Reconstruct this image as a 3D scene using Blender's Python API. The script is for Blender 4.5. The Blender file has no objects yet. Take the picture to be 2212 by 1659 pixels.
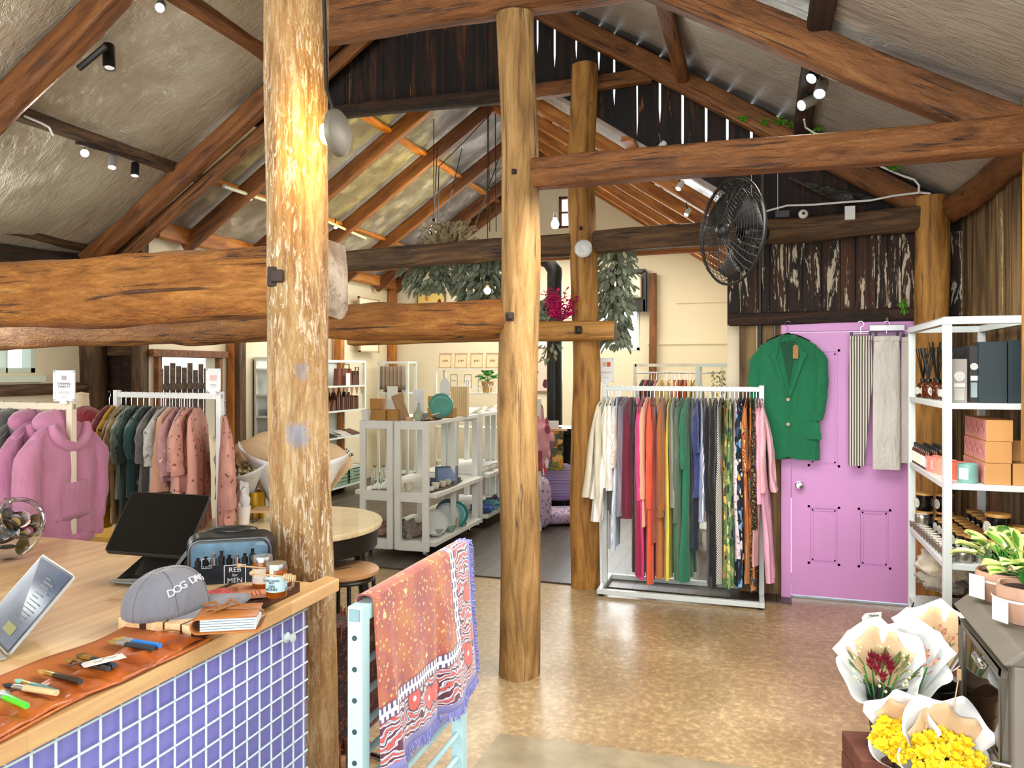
import bpy, math, random
from mathutils import Vector, Matrix, noise, Euler
R=math.radians; PI=math.pi
random.seed(7)
scene=bpy.context.scene
col=scene.collection
# ---------------- camera ----------------
CAM=Vector((1.223,-3.861,1.6)); YAW=R(18); FPX=1660.0; HOR=800.0
cd=bpy.data.cameras.new('camera'); cam=bpy.data.objects.new('camera',cd); col.objects.link(cam)
cam.location=CAM; cam.rotation_euler=(R(90),0,YAW); cd.sensor_width=36; cd.lens=36*FPX/2212
cd.shift_y=-(829.5-HOR)/2212; cd.clip_start=.05; scene.camera=cam
# ---------------- world, light, exposure ----------------
w=bpy.data.worlds.new('sky'); scene.world=w; w.use_nodes=True
bgn=w.node_tree.nodes['Background']; bgn.inputs[0].default_value=(.86,.93,1,1); bgn.inputs[1].default_value=1.5
scene.view_settings.view_transform='Standard'; scene.view_settings.look='None'
scene.view_settings.gamma=1; scene.view_settings.exposure=0.4; scene.view_settings.use_curve_mapping=False
scene.cycles.use_denoising=True
scene.cycles.max_bounces=8; scene.cycles.diffuse_bounces=4; scene.cycles.glossy_bounces=3; scene.cycles.transmission_bounces=6
scene.cycles.transparent_max_bounces=8; scene.cycles.sample_clamp_indirect=4; scene.cycles.caustics_reflective=False; scene.cycles.caustics_refractive=False
def area(name,loc,rot,sx,sy,pw,c=(1,1,1),spread=PI):
    l=bpy.data.lights.new(name,'AREA'); l.shape='RECTANGLE'; l.size=sx; l.size_y=sy; l.energy=pw; l.color=c; l.spread=spread
    o=bpy.data.objects.new(name,l); col.objects.link(o); o.location=loc; o.rotation_euler=rot; return o
def point(name,loc,pw,c=(1,1,1),r=.05,parent=None):
    l=bpy.data.lights.new(name,'POINT'); l.energy=pw; l.color=c; l.shadow_soft_size=r
    o=bpy.data.objects.new(name,l); col.objects.link(o); o.location=loc; o.parent=parent; return o
def spot(name,loc,tgt,pw,c=(1,1,1),ang=60,r=.03,blend=.5):
    l=bpy.data.lights.new(name,'SPOT'); l.energy=pw; l.color=c; l.shadow_soft_size=r; l.spot_size=R(ang); l.spot_blend=blend
    o=bpy.data.objects.new(name,l); col.objects.link(o); o.location=loc
    o.rotation_euler=(Vector(tgt)-Vector(loc)).to_track_quat('-Z','Y').to_euler(); return o
# daylight through the wide open barn front behind the viewer and the shop windows; overhead fills and amber spots are added
area('open_front_daylight',(.4,-6.6,1.9),(R(90),0,0),5.2,2.8,260,(1,.98,.96))
area('end_window_daylight',(-.8,6.7,2.2),(R(-90),0,0),2.6,1.4,90,(.9,.96,1))
area('side_window_daylight',(-4.5,-.6,2.0),(R(90),0,R(-90)),1.8,.6,45,(.95,1,.98))
area('room_fill_light',(-1.7,4.6,3.3),(0,0,0),2.6,3.6,150,(1,.93,.8))  # unseen overhead fill added to brighten the far room
area('shed_fill_light',(1.2,-.7,2.5),(0,0,0),1.7,1.9,75,(1,.95,.88))  # added fill with no visible fixture, lifts the right side of the shed
spot('amber_roof_fill',(-1.3,3.0,2.9),(-2.9,3.2,3.9),110,(1,.72,.02),75,.03)  # unseen spot added to give the far-room foil its yellow glow
spot('amber_roof_fill_two',(-1.6,4.6,2.9),(-3.0,4.6,3.7),110,(1,.72,.02),70,.03)  # second added spot, also unseen, tinting the foil yellow
# ---------------- view helpers: rays used only to measure real positions ----------------
Fv=Vector((-math.sin(YAW),math.cos(YAW),0)); Rv=Vector((math.cos(YAW),math.sin(YAW),0))
def ray(px,py): return Fv+Rv*((px-1106)/FPX)+Vector((0,0,(HOR-py)/FPX))
def P(px,py,d): return CAM+ray(px,py)*d
def onZ(px,py,z): r=ray(px,py); return CAM+r*((z-CAM.z)/r.z)
def onX(px,py,x): r=ray(px,py); return CAM+r*((x-CAM.x)/r.x)
def onY(px,py,y): r=ray(px,py); return CAM+r*((y-CAM.y)/r.y)
# ---------------- mesh helpers ----------------
class MB:
    def __init__(s): s.v=[]; s.f=[]; s.m=[]; s.sm=[]
    def add(s,vs,fs,mi=0,sm=False):
        b=len(s.v); s.v+= [tuple(v) for v in vs]
        for f in fs: s.f.append([b+i for i in f]); s.m.append(mi); s.sm.append(sm)
        return s
    def box(s,c,sz,mi=0,rz=0,M=None):
        hx,hy,hz=[a/2 for a in sz]; vs=[]
        for x in(-hx,hx):
            for y in(-hy,hy):
                for z in(-hz,hz): vs.append(Vector((x,y,z)))
        T=Matrix.Translation(c)@(M.to_4x4() if M is not None else Matrix.Rotation(rz,4,'Z'))
        s.add([T@v for v in vs],[(0,1,3,2),(4,6,7,5),(0,4,5,1),(2,3,7,6),(0,2,6,4),(1,5,7,3)],mi); return s
    def b2(s,x0,x1,y0,y1,z0,z1,mi=0): return s.box(((x0+x1)/2,(y0+y1)/2,(z0+z1)/2),(abs(x1-x0),abs(y1-y0),abs(z1-z0)),mi)
    def rings(s,rs,mi=0,sm=True,cap=True,closed=False):
        n=len(rs[0]); vs=[v for r in rs for v in r]; fs=[]
        k=len(rs)
        for i in range(k if closed else k-1):
            for j in range(n):
                a=i*n+j; b=i*n+(j+1)%n; c=((i+1)%k)*n+(j+1)%n; d=((i+1)%k)*n+j; fs.append((a,b,c,d))
        s.add(vs,fs,mi,sm)
        if cap and not closed: s.add(rs[0],[tuple(range(n-1,-1,-1))],mi); s.add(rs[-1],[tuple(range(n))],mi)
        return s
    def tube(s,pts,r,n=8,mi=0,cap=True,closed=False):
        pts=[Vector(p) for p in pts]; k=len(pts); rs=[]; up=None
        for i,p in enumerate(pts):
            if closed: d=pts[(i+1)%k]-pts[i-1]
            else: d=pts[min(i+1,k-1)]-pts[max(i-1,0)]
            if d.length<1e-9: d=Vector((0,0,1))
            d.normalize()
            if up is None: up=Vector((0,0,1)) if abs(d.z)<.9 else Vector((1,0,0))
            a=d.cross(up)
            if a.length<1e-6: a=d.orthogonal()
            a.normalize(); b=a.cross(d).normalized(); up=b
            rr=r[i] if isinstance(r,(list,tuple)) else r
            rs.append([p+a*math.cos(2*PI*j/n)*rr+b*math.sin(2*PI*j/n)*rr for j in range(n)])
        return s.rings(rs,mi,True,cap,closed)
    def lathe(s,prof,n=24,c=(0,0,0),mi=0,cap=True,sm=True,M=None):
        c=Vector(c); rs=[]
        for r,z in prof:
            ring=[Vector((math.cos(2*PI*j/n)*r,math.sin(2*PI*j/n)*r,z)) for j in range(n)]
            if M is not None: ring=[M@v for v in ring]
            rs.append([v+c for v in ring])
        return s.rings(rs,mi,sm,cap)
    def grid(s,fn,nu,nv,mi=0,sm=True):
        vs=[fn(i/nu,j/nv) for i in range(nu+1) for j in range(nv+1)]
        fs=[(i*(nv+1)+j,(i+1)*(nv+1)+j,(i+1)*(nv+1)+j+1,i*(nv+1)+j+1) for i in range(nu) for j in range(nv)]
        return s.add(vs,fs,mi,sm)
    def prism(s,poly,ext,mi=0):  # poly: 3D points, ext: vector
        n=len(poly); e=Vector(ext); p=[Vector(q) for q in poly]
        s.add(p+[q+e for q in p],[tuple(range(n-1,-1,-1)),tuple(range(n,2*n))]+[(i,(i+1)%n,n+(i+1)%n,n+i) for i in range(n)],mi); return s
    def build(s,name,mats,parent=None,loc=None,rot=None,bev=0,seg=2,solid=0,sub=0,mtx=None,dbl=True):
        me=bpy.data.meshes.new(name); me.from_pydata(s.v,[],s.f)
        for m in (mats if isinstance(mats,(list,tuple)) else [mats]): me.materials.append(m)
        me.polygons.foreach_set('material_index',s.m); me.polygons.foreach_set('use_smooth',s.sm); me.update()
        import bmesh
        bm=bmesh.new(); bm.from_mesh(me)
        if dbl: bmesh.ops.remove_doubles(bm,verts=bm.verts,dist=1e-6)
        bmesh.ops.recalc_face_normals(bm,faces=bm.faces); bm.to_mesh(me); bm.free()
        if any(s.sm): me.set_sharp_from_angle(angle=R(48))
        o=bpy.data.objects.new(name,me); col.objects.link(o); o.parent=parent
        if mtx is not None: o.matrix_local=mtx
        if loc is not None: o.location=loc
        if rot is not None: o.rotation_euler=rot
        if solid: md=o.modifiers.new('s','SOLIDIFY'); md.thickness=solid; md.offset=0
        if sub: md=o.modifiers.new('u','SUBSURF'); md.levels=md.render_levels=sub
        if bev: md=o.modifiers.new('b','BEVEL'); md.width=bev; md.segments=seg; md.limit_method='ANGLE'; md.angle_limit=R(40)
        return o
def tag(o,label,cat,group=None,kind=None):
    if label: o['label']=label
    if cat: o['category']=cat
    if group: o['group']=group
    if kind: o['kind']=kind
    return o
def T(name,label,cat,loc=(0,0,0),rz=0,group=None,rot=None):
    o=bpy.data.objects.new(name,None); col.objects.link(o); o.empty_display_size=.05; o.location=loc
    o.rotation_euler=rot if rot is not None else (0,0,rz)
    return tag(o,label,cat,group)
def struct(o): o['kind']='structure'; return o
def copyt(root,loc,rz=None,label=None,group=None,scale=None,rot=None,mats=None):
    r=root.copy(); col.objects.link(r); r.location=loc
    if rz is not None: r.rotation_euler=(0,0,rz)
    if rot is not None: r.rotation_euler=rot
    if scale is not None: r.scale=scale
    if label: r['label']=label
    if group: r['group']=group
    def rec(a,b):
        for ch in list(a.children):
            c=ch.copy(); col.objects.link(c); c.parent=b; rec(ch,c)
    rec(root,r); return r
def text(s,size,mat,parent,loc,rot,name='lettering',align='CENTER',ext=.0004,sx=1,spacing=1,line=1):
    c=bpy.data.curves.new(name,'FONT'); c.body=s; c.size=size; c.extrude=ext; c.align_x=align; c.align_y='CENTER'; c.space_character=spacing; c.space_line=line; c.resolution_u=3
    c.materials.append(mat); t_=bpy.data.objects.new('t',c); col.objects.link(t_); me=bpy.data.meshes.new_from_object(t_); bpy.data.objects.remove(t_); me.name=name; o=bpy.data.objects.new(name,me); col.objects.link(o); o.parent=parent; o.location=loc; o.rotation_euler=rot; o.scale=(sx,1,1); return o
# ---------------- materials ----------------
def hx(h,a=1):
    h=h.lstrip('#'); r=[int(h[i:i+2],16)/255 for i in(0,2,4)]
    return tuple((c/12.92 if c<=.04045 else ((c+.055)/1.055)**2.4) for c in r)+(a,)
class NT:
    def __init__(s,name):
        s.mat=bpy.data.materials.new(name); s.mat.use_nodes=True; s.t=s.mat.node_tree; s.b=s.t.nodes['Principled BSDF']
    def n(s,ty,**k):
        o=s.t.nodes.new(ty)
        for a,b in k.items():
            if a.startswith('i_'):
                key=a[2:]; key=int(key) if key.isdigit() else key.replace('_',' ')
                o.inputs[key].default_value=b
            else: setattr(o,a,b)
        return o
    def l(s,a,b): s.t.links.new(a,b)
    def coord(s,scale=(1,1,1),rot=(0,0,0),src='Object'):
        tc=s.n('ShaderNodeTexCoord'); mp=s.n('ShaderNodeMapping'); mp.inputs['Scale'].default_value=scale; mp.inputs['Rotation'].default_value=rot
        s.l(tc.outputs[src],mp.inputs[0]); return mp.outputs[0]
    def noise(s,vec,scale=5,detail=4,dist=0,rough=.55):
        o=s.n('ShaderNodeTexNoise'); o.inputs['Scale'].default_value=scale; o.inputs['Detail'].default_value=detail; o.inputs['Distortion'].default_value=dist; o.inputs['Roughness'].default_value=rough
        if vec is not None: s.l(vec,o.inputs['Vector'])
        return o.outputs['Fac']
    def ramp(s,fac,stops,interp='LINEAR'):
        o=s.n('ShaderNodeValToRGB'); cr=o.color_ramp; cr.interpolation=interp
        while len(cr.elements)<len(stops): cr.elements.new(.5)
        for e,(p,c) in zip(cr.elements,stops): e.position=p; e.color=c if not isinstance(c,str) else hx(c)
        s.l(fac,o.inputs[0]); return o.outputs[0]
    def mix(s,fac,a,b,mode='MIX'):
        o=s.n('ShaderNodeMix',data_type='RGBA',blend_type=mode)
        for sock,v in ((o.inputs[0],fac),(o.inputs[6],a),(o.inputs[7],b)):
            if isinstance(v,str): sock.default_value=hx(v)
            elif isinstance(v,(int,float,tuple)): sock.default_value=v
            else: s.l(v,sock)
        return o.outputs[2]
    def math(s,op,a,b=0):
        o=s.n('ShaderNodeMath',operation=op)
        for i,v in ((0,a),(1,b)):
            if isinstance(v,(int,float)): o.inputs[i].default_value=v
            else: s.l(v,o.inputs[i])
        return o.outputs[0]
    def bump(s,h,strength=.3,dist=.01):
        o=s.n('ShaderNodeBump'); o.inputs['Strength'].default_value=strength; o.inputs['Distance'].default_value=dist
        s.l(h,o.inputs['Height']); s.l(o.outputs[0],s.b.inputs['Normal'])
    def set(s,color=None,rough=None,metal=None,**k):
        if color is not None:
            if isinstance(color,str): s.b.inputs['Base Color'].default_value=hx(color)
            elif isinstance(color,tuple): s.b.inputs['Base Color'].default_value=color
            else: s.l(color,s.b.inputs['Base Color'])
        if rough is not None:
            if isinstance(rough,(int,float)): s.b.inputs['Roughness'].default_value=rough
            else: s.l(rough,s.b.inputs['Roughness'])
        if metal is not None: s.b.inputs['Metallic'].default_value=metal
        for a,b in k.items(): s.b.inputs[a.replace('_',' ')].default_value=b
        return s.mat
_mc={}
def plain(c,rough=.5,metal=0,var=.12,ns=8,bump=0,bs=60,name=None,**k):
    key=(c,rough,metal,var,ns,bump,bs,tuple(sorted(k.items())))
    if key in _mc: return _mc[key]
    n=NT(name or 'surface_'+c.strip('#')); v=n.coord()
    a=hx(c); lo=tuple(x*(1-var) for x in a[:3])+(1,); hi=tuple(min(1,x*(1+var)) for x in a[:3])+(1,)
    n.set(n.ramp(n.noise(v,ns,3),[(.3,lo),(.7,hi)]),rough,metal,**k)
    if bump: n.bump(n.noise(v,bs,3),bump,.004)
    _mc[key]=n.mat; return n.mat
def glass(c='#ffffff',rough=.02,alpha=None,name='clear_glass'):
    n=NT(name); n.set(c,rough,0,Transmission_Weight=1.0,IOR=1.3); return n.mat
def emis(c,st,name='lit'):
    n=NT(name); v=n.coord(); n.set(c,.5,0); n.b.inputs['Emission Color'].default_value=hx(c); n.b.inputs['Emission Strength'].default_value=st; return n.mat
def wood(name,cs,st=(1.1,9,9),crack=.5,rough=.68,bump=.5,blotch=None,cscale=1.0,marks=None,flake=None):
    n=NT(name); v=n.coord(st); a=n.noise(v,1.6,8,1.2,.6)
    c=n.ramp(a,[(.28,cs[0]),(.45,cs[1]),(.58,cs[2]),(.75,cs[3] if len(cs)>3 else cs[2])])
    v2=n.coord((2,2.5,2.5)); b=n.noise(v2,1.3,4,.4)
    c=n.mix(n.ramp(b,[(.35,(0,0,0,1)),(.7,(1,1,1,1))]),c,blotch or cs[0],'MIX') if blotch else n.mix(.35,c,n.ramp(b,[(.3,(.35,.35,.35,1)),(.7,(1,1,1,1))]),'MULTIPLY')
    v3=n.coord((.55*cscale,14*cscale,14*cscale)); k=n.noise(v3,1.5,3,.8)
    kr=n.ramp(k,[(.455,(1,1,1,1)),(.485,(.08,.06,.04,1)),(.5,(.08,.06,.04,1)),(.53,(1,1,1,1))])
    sp=n.noise(n.coord((1,5,5)),2.2,2); sm=n.ramp(sp,[(.52,(0,0,0,1)),(.6,(crack,crack,crack,1))])
    c=n.mix(sm,c,n.mix(1.0,c,kr,'MULTIPLY'))
    hm=n.math('ADD',n.math('MULTIPLY',a,.6),n.math('MULTIPLY',n.noise(n.coord((5,16,16)),2.5,5,2.2),.7))
    if marks:
        for (mx,my,mz,mr,mc) in marks:
            vd=n.n('ShaderNodeVectorMath',operation='DISTANCE'); tcx=n.n('ShaderNodeTexCoord'); n.l(tcx.outputs['Object'],vd.inputs[0]); vd.inputs[1].default_value=(mx,my,mz)
            dd=n.math('ADD',vd.outputs['Value'],n.math('MULTIPLY',n.math('SUBTRACT',n.noise(n.coord((1,1,1)),40,3),.5),mr*.9)); c=n.mix(n.ramp(dd,[(mr*.55,(.8,.8,.8,1)),(mr,(0,0,0,1))]),c,mc)
    if flake:
        fk=n.noise(n.coord((5,26,26)),2.2,5,1.4,.7); lo=n.ramp(n.noise(n.coord((1.1,2,2)),1.4,2),[(.42,(.12,.12,.12,1)),(.6,(1,1,1,1))])
        c=n.mix(n.mix(1.0,n.ramp(fk,[(.53,(0,0,0,1)),(.57,(.85,.85,.85,1))]),lo,'MULTIPLY'),c,flake)
    n.set(c,rough); n.bump(hm,bump,.02); return n.mat
M={}
M['post']=wood('pale_ironbark_post',['#6a4b29','#9c7642','#b68f58','#cfae7c'],(1.0,8,8),.75,.75,.45)
M['post_front']=wood('worn_pale_post',['#7a5126','#a07947','#b3915f','#cdb890'],(1.6,11,11),.3,.8,.9,flake='#e6dac2',marks=[(1.60,.06,-.10,.05,'#7f8797'),(1.39,.03,-.10,.055,'#7d8492')])
M['post_or']=wood('honey_post',['#5d3a12','#9a6a2a','#b5823c','#c99a55'],(1.0,8,8),.6,.7,.45)
M['beam']=wood('hewn_red_beam',['#45260f','#77481d','#895526','#a06e39'],(1.2,8,8),.9,.62,.8)
M['beam_big']=wood('hewn_orange_beam',['#68390f','#955c1e','#a66c2b','#c08c48'],(1.8,7,7),.9,.6,1.0,cscale=.7)
M['rafter']=wood('red_rafter',['#3c200d','#70411a','#875224','#9f6a35'],(1,9,9),.5,.6,.4)
M['rafter_lt']=wood('orange_rafter',['#6e3d15','#a9641f','#c27c30','#cf9450'],(1,9,9),.3,.6,.3)
M['darkwood']=wood('dark_old_board',['#120a05','#25150a','#3a2210','#5a3518'],(.9,10,10),.6,.75,.8)
M['midwood']=wood('grey_brown_beam',['#2c1d0f','#4f3720','#6b4e30','#866644'],(1.1,9,9),.8,.72,.7)
M['endgrain']=wood('grey_end_grain',['#5a4c3e','#857464','#a39585','#b9ac9c'],(3,3,3),.6,.8,.5)
def plank_mat(name,cs,peel,pw):
    n=NT(name); v=n.coord((7,7,.6)); a=n.noise(v,1.8,8,.8,.6)
    c=n.ramp(a,[(.3,cs[0]),(.47,cs[1]),(.6,cs[2]),(.78,cs[3])])
    p=n.noise(n.coord((7,7,.8)),2.0,6,1.2,.7); q=n.noise(n.coord((30,30,9)),3,4)
    pk=n.ramp(n.math('ADD',p,n.math('MULTIPLY',q,.16)),[(pw,(0,0,0,1)),(pw+.02,(1,1,1,1))])
    c=n.mix(pk,c,peel); n.set(c,.8); n.bump(n.math('ADD',a,pk),.6,.01); return n.mat
M['plank_dark']=plank_mat('peeling_dark_board',['#0b0603','#1f1108','#45250f','#63391b'],'#b8ad96',.635)
M['plank_wall']=plank_mat('weathered_brown_board',['#2a1c10','#665032','#8d7048','#ad9062'],'#c0aa7c',.72)
M['gable']=plank_mat('dark_gable_board',['#020101','#080402','#2a1508','#6e3d18'],'#7a4a22',.72)
def foilmat(name,c1,c2,metal=.75,rough=.42,sc=1,rot=0,bs=.55):
    n=NT(name); v=n.coord((2.2*sc,9*sc,4*sc),(0,0,rot)); a=n.noise(v,1.6,6,1.6,.6)
    v2=n.coord((1.5,1.5,1.5)); b=n.noise(v2,1.2,3)
    n.set(n.ramp(b,[(.3,c1),(.7,c2)]),rough,metal); cr=n.noise(n.coord((9*sc,30*sc,9*sc),(0,0,rot)),1.3,6,2.5,.65)
    m=n.ramp(n.noise(v2,2.3,2),[(.4,(.12,.12,.12,1)),(.65,(1,1,1,1))])
    rd=n.math('SUBTRACT',1.0,n.math('MULTIPLY',n.math('ABSOLUTE',n.math('SUBTRACT',n.noise(n.coord((5*sc,11*sc,5*sc),(0,0,rot)),1.7,4,1.8,.6),.5)),9)); rd=n.math('MAXIMUM',rd,0.0); rd=n.math('MULTIPLY',rd,n.ramp(n.noise(v2,3.1,2),[(.42,(.05,.05,.05,1)),(.62,(1,1,1,1))])); h=n.math('ADD',n.math('ADD',n.math('MULTIPLY',a,1.2),n.math('MULTIPLY',n.math('MULTIPLY',cr,m),.9)),n.math('MULTIPLY',rd,.28 if bs<.8 else .55)); n.bump(h,bs,.035 if bs<.8 else .06); return n.mat
M['foil_l']=foilmat('roof_foil_dull','#bdb29b','#d6ccb8',.5,.33,.8,R(60))
M['foil_r']=foilmat('roof_foil_grey','#b3afa6','#d0ccc3',.5,.32,.7,R(10))
M['foil_b']=foilmat('roof_foil_shiny','#d2cfca','#f0eeea',.5,.22,1.8,R(70),.95)
def concrete():
    n=NT('sealed_concrete'); v=n.coord((1,1,1)); a=n.noise(v,1.3,6,.3,.6); b=n.noise(v,28,5,.2,.7); g=n.noise(v,90,2)
    c=n.ramp(a,[(.3,'#8d7b5d'),(.5,'#a89677'),(.72,'#c4b598')])
    c=n.mix(.55,c,n.ramp(b,[(.38,'#7c6a4c'),(.52,'#a8916a'),(.66,'#e0d4b8')]),'OVERLAY')
    c=n.mix(n.ramp(g,[(.66,(0,0,0,1)),(.72,(.5,.5,.5,1))]),c,'#d6cdb6')
    n.set(c,n.ramp(a,[(.3,(.38,.38,.38,1)),(.7,(.24,.24,.24,1))])); n.bump(b,.08,.003); return n.mat
M['concrete']=concrete()
def boards():
    n=NT('grey_floorboards'); v=n.coord((1,1,1),(0,0,R(90)))
    br=n.n('ShaderNodeTexBrick'); n.l(v,br.inputs['Vector'])
    for k_,v_ in (('Scale',1.0),('Mortar Size',.004),('Brick Width',2.2),('Row Height',.11),('Bias',0.0)): br.inputs[k_].default_value=v_
    br.inputs['Color1'].default_value=hx('#5f564c'); br.inputs['Color2'].default_value=hx('#4a4138'); br.inputs['Mortar'].default_value=hx('#14100c')
    br.offset=.37
    c=n.mix(.5,br.outputs[0],n.ramp(n.noise(n.coord((9,1.2,1)),3,6,.5),[(.3,'#2c2620'),(.7,'#8c8071')]),'OVERLAY')
    n.set(c,.38); n.bump(n.math('MULTIPLY',br.outputs['Fac'],-1),.4,.006); return n.mat
M['boards']=boards()
M['cream']=plain('#e4d9bd',.75,var=.03,ns=2,name='cream_wall_paint')
M['white']=plain('#dcdfda',.45,var=.03,ns=3,name='white_paint')
M['whitem']=plain('#cfd8d6',.3,.0,var=.02,name='white_powder_coat')
M['black']=plain('#0c0c0d',.4,var=.2,name='black_paint')
M['blackm']=plain('#141414',.35,.5,var=.1,name='black_metal')
M['chrome']=plain('#c8c8c8',.18,1,var=.02,name='chrome')
M['iron']=plain('#352b26',.6,.6,var=.2,bump=.4,name='rusty_iron')
M['paper']=plain('#e2e1dc',.7,var=.02,name='white_paper')
M['kraft']=plain('#b98a4e',.75,var=.06,name='kraft_card')
M['pine']=wood('pale_wood',['#b08a58','#caa575','#d9b98b','#e2c79e'],(1,8,8),.0,.55,.1)
M['glass']=glass()
# ---------------- timbers ----------------
def timber(name,label,cat,p0,p1,w,h,mat,group=None,round_=.35,rough=.01,wander=.015,taper=1.0,seg=.07,roll=0,seed=0,mid=None,endm=None):
    p0=Vector(p0); p1=Vector(p1); d=p1-p0; L=d.length; x=d.normalized()
    up=Vector((0,0,1)) if abs(x.z)<.92 else Vector((0,1,0))
    y=up.cross(x).normalized(); z=x.cross(y).normalized()
    mt=Matrix(((x.x,y.x,z.x,p0.x),(x.y,y.y,z.y,p0.y),(x.z,y.z,z.z,p0.z),(0,0,0,1)))@Matrix.Rotation(roll,4,'X')
    n=20; k=max(2,int(L/seg)); rs=[]; e=2/(2-1.7*(1-round_)) if round_<1 else 2
    ex=2*round_+.18*(1-round_)
    for i in range(k+1):
        t=i/k; s=1+(taper-1)*t
        ox=noise.noise(Vector((t*L*.9,seed*3.1,.3)))*wander*2; oz=noise.noise(Vector((t*L*.9,seed*3.1,7.3)))*wander*2
        if mid: 
            q=4*t*(1-t); ox+=mid[0]*q; oz+=mid[1]*q
        ring=[]
        for j in range(n):
            a=2*PI*(j+.5)/n; c,sn=math.cos(a),math.sin(a)
            r1=abs(c)**ex*(1 if c>0 else -1); r2=abs(sn)**ex*(1 if sn>0 else -1)
            g=1+noise.noise(Vector((t*L*2.2,c*1.3+seed*5,sn*1.3)))*rough*9+noise.noise(Vector((t*L*7,c*3+seed*5,sn*3)))*rough*4
            ring.append(Vector((t*L,ox+r1*w/2*s*g,oz+r2*h/2*s*g)))
        rs.append(ring)
    m=MB().rings(rs,0,round_>.12); 
    if endm: m.m[-1]=1; m.m[-2]=1
    o=m.build(name,[mat]+([endm] if endm else []),mtx=mt)
    if round_<=.5: md=o.modifiers.new('n','EDGE_SPLIT'); md.split_angle=R(50)
    return tag(o,label,cat,group)
# ================= SETTING =================
def fz_l(x): return 5.73+.67*x      # front shed roof, left slope underside
def fz_r(x): return 4.0075-.57*x
def bz(x): return 4.61-.68*abs(x+1.667)
def slab(name,x0,x1,y0,y1,z0,z1,mat): return struct(MB().b2(x0,x1,y0,y1,z0,z1).build(name,mat))
slab('floor',-5.0,3.2,-6.6,1.72,-.12,0,M['concrete'])
slab('floor_timber',-5.0,1.42,1.72,7.3,-.12,.012,M['boards'])
slab('floor_threshold',1.42,3.2,1.72,2.6,-.12,0,M['concrete'])
pa,pb,pc_,pd=onZ(1080,1585,0),onZ(1700,1668,0),onZ(1760,1900,0),onZ(940,1760,0)
struct(MB().prism([(q.x,q.y,.0) for q in(pa,pb,pc_,pd)],(0,0,.003)).build('floor_patch',plain('#93866c',.35,var=.18,ns=9,name='grey_patch')))
# joint in the concrete at the near right
g=MB(); 
a=onZ(1290,1600,0.0); 
# roofs: sagging foil between purlins
def roof(name,x0,x1,zf,y0,y1,mat,off,bays,nu=50,nv=60,sag=.035,slope=1):
    def fn(u,v):
        x=x0+(x1-x0)*u; y=y0+(y1-y0)*v
        s=0
        for b0,b1 in bays:
            if b0<=y<=b1: s=math.sin(PI*(y-b0)/(b1-b0))
        n_=noise.noise(Vector((x*1.3,y*2.2,zf(0))))*.022+(max(0,2.3-x)*.065*max(0,min(1,y/1.8)) if 'right' in name and 'foil' in name else 0)+noise.noise(Vector((x*4,y*5,2)))*.008
        return (x,y,zf(x)+off-s*sag+n_)
    return struct(MB().grid(fn,nu,nv).build(name,mat,solid=.01))
fb=[(-6.5,-4.3),(-4.3,-1.9),(-1.9,0.0),(0,1.9)]
roof('ceiling_foil_left',-4.95,-1.40,fz_l,-6.5,2.03,M['foil_l'],.11,fb,60,90)
roof('ceiling_foil_right',-1.40,2.75,fz_r,-6.5,2.03,M['foil_r'],.11,[(-6.5,-3.2),(-3.2,-1.6),(-1.6,0),(0,1.93)])
RY=[2.42,3.41,4.32,5.42,6.4,6.93]
rb=[(RY[i],RY[i+1]) for i in range(len(RY)-1)]
rb=[(1.9,2.42)]+rb
roof('ceiling_room_left',-4.3,-1.667,bz,1.95,7.13,M['foil_b'],.135,rb,50,110,.045)
roof('ceiling_room_right',-1.667,.98,bz,1.97,7.13,M['foil_b'],.135,rb,50,110,.045)
# rafters of the room roof
for i,y in enumerate(RY):
    for sd,x1,nm in ((-1,-4.25,'left'),(1,.95,'right')):
        timber('rafter','%s-slope rafter of the far room, %s from the opening'%(nm,['first','second','third','fourth','fifth','sixth'][i]),'rafter',(-1.667,y,4.61-.02),(x1,y,bz(x1)-.02),(.085 if sd<0 else .07),(.16 if sd<0 else .11),M['rafter_lt' if sd>0 else 'rafter'],'rafters of the far room',.08,.002,.002,seg=.4)
timber('eave_beam','orange-brown eave beam along the top of the cream left wall of the far room','beam',(-4.2,1.98,2.93),(-4.2,7.0,2.93),.10,.16,M['rafter_lt'],None,.08,.002,.003,seg=.5)
for x,l in ((-3.6,'lower left'),(-2.5,'upper left'),(-.75,'upper right'),(.25,'lower right')):
    timber('purlin','pale sawn batten over the rafters of the far room, '+l+' one','purlin',(x,1.98,bz(x)+.06),(x,7.0,bz(x)+.06),.10,.04,M['rafter_lt'],'battens of the far room',.08,.002,.003,seg=.5)
timber('collar_tie','orange tie beam just behind and below the long dark tie beam','beam',(-4.15,2.35,2.54),(.9,2.35,2.59),.06,.12,M['rafter_lt'],'collar ties',.08,.002,.004,seg=.4)
# walls of the room
def wall_holes(name,axis,c,t,u0,u1,z0,z1,holes,mat,top=None):
    m=MB(); us=sorted({u0,u1}|{h[0] for h in holes}|{h[1] for h in holes}|({-1.667} if top else set()))
    for a,b in zip(us,us[1:]):
        hs=sorted([h for h in holes if h[0]<=a+1e-6 and h[1]>=b-1e-6],key=lambda h:h[2]); z=z0
        spans=[]
        for h in hs: spans.append((z,h[2],False)); z=h[3]
        spans.append((z,z1,True))
        for s0,s1,last in spans:
            ta,tb=(top(a),top(b)) if (last and top) else (s1,s1)
            if axis=='Y': poly=[(a,c,s0),(b,c,s0),(b,c,tb),(a,c,ta)]; e=(0,t,0)
            else: poly=[(c,a,s0),(c,b,s0),(c,b,tb),(c,a,ta)]; e=(t,0,0)
            m.prism(poly,e)
    return struct(m.build(name,mat))
wa=onY(1330,655,7.0); wb=onY(1382,757,7.0)
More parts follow.
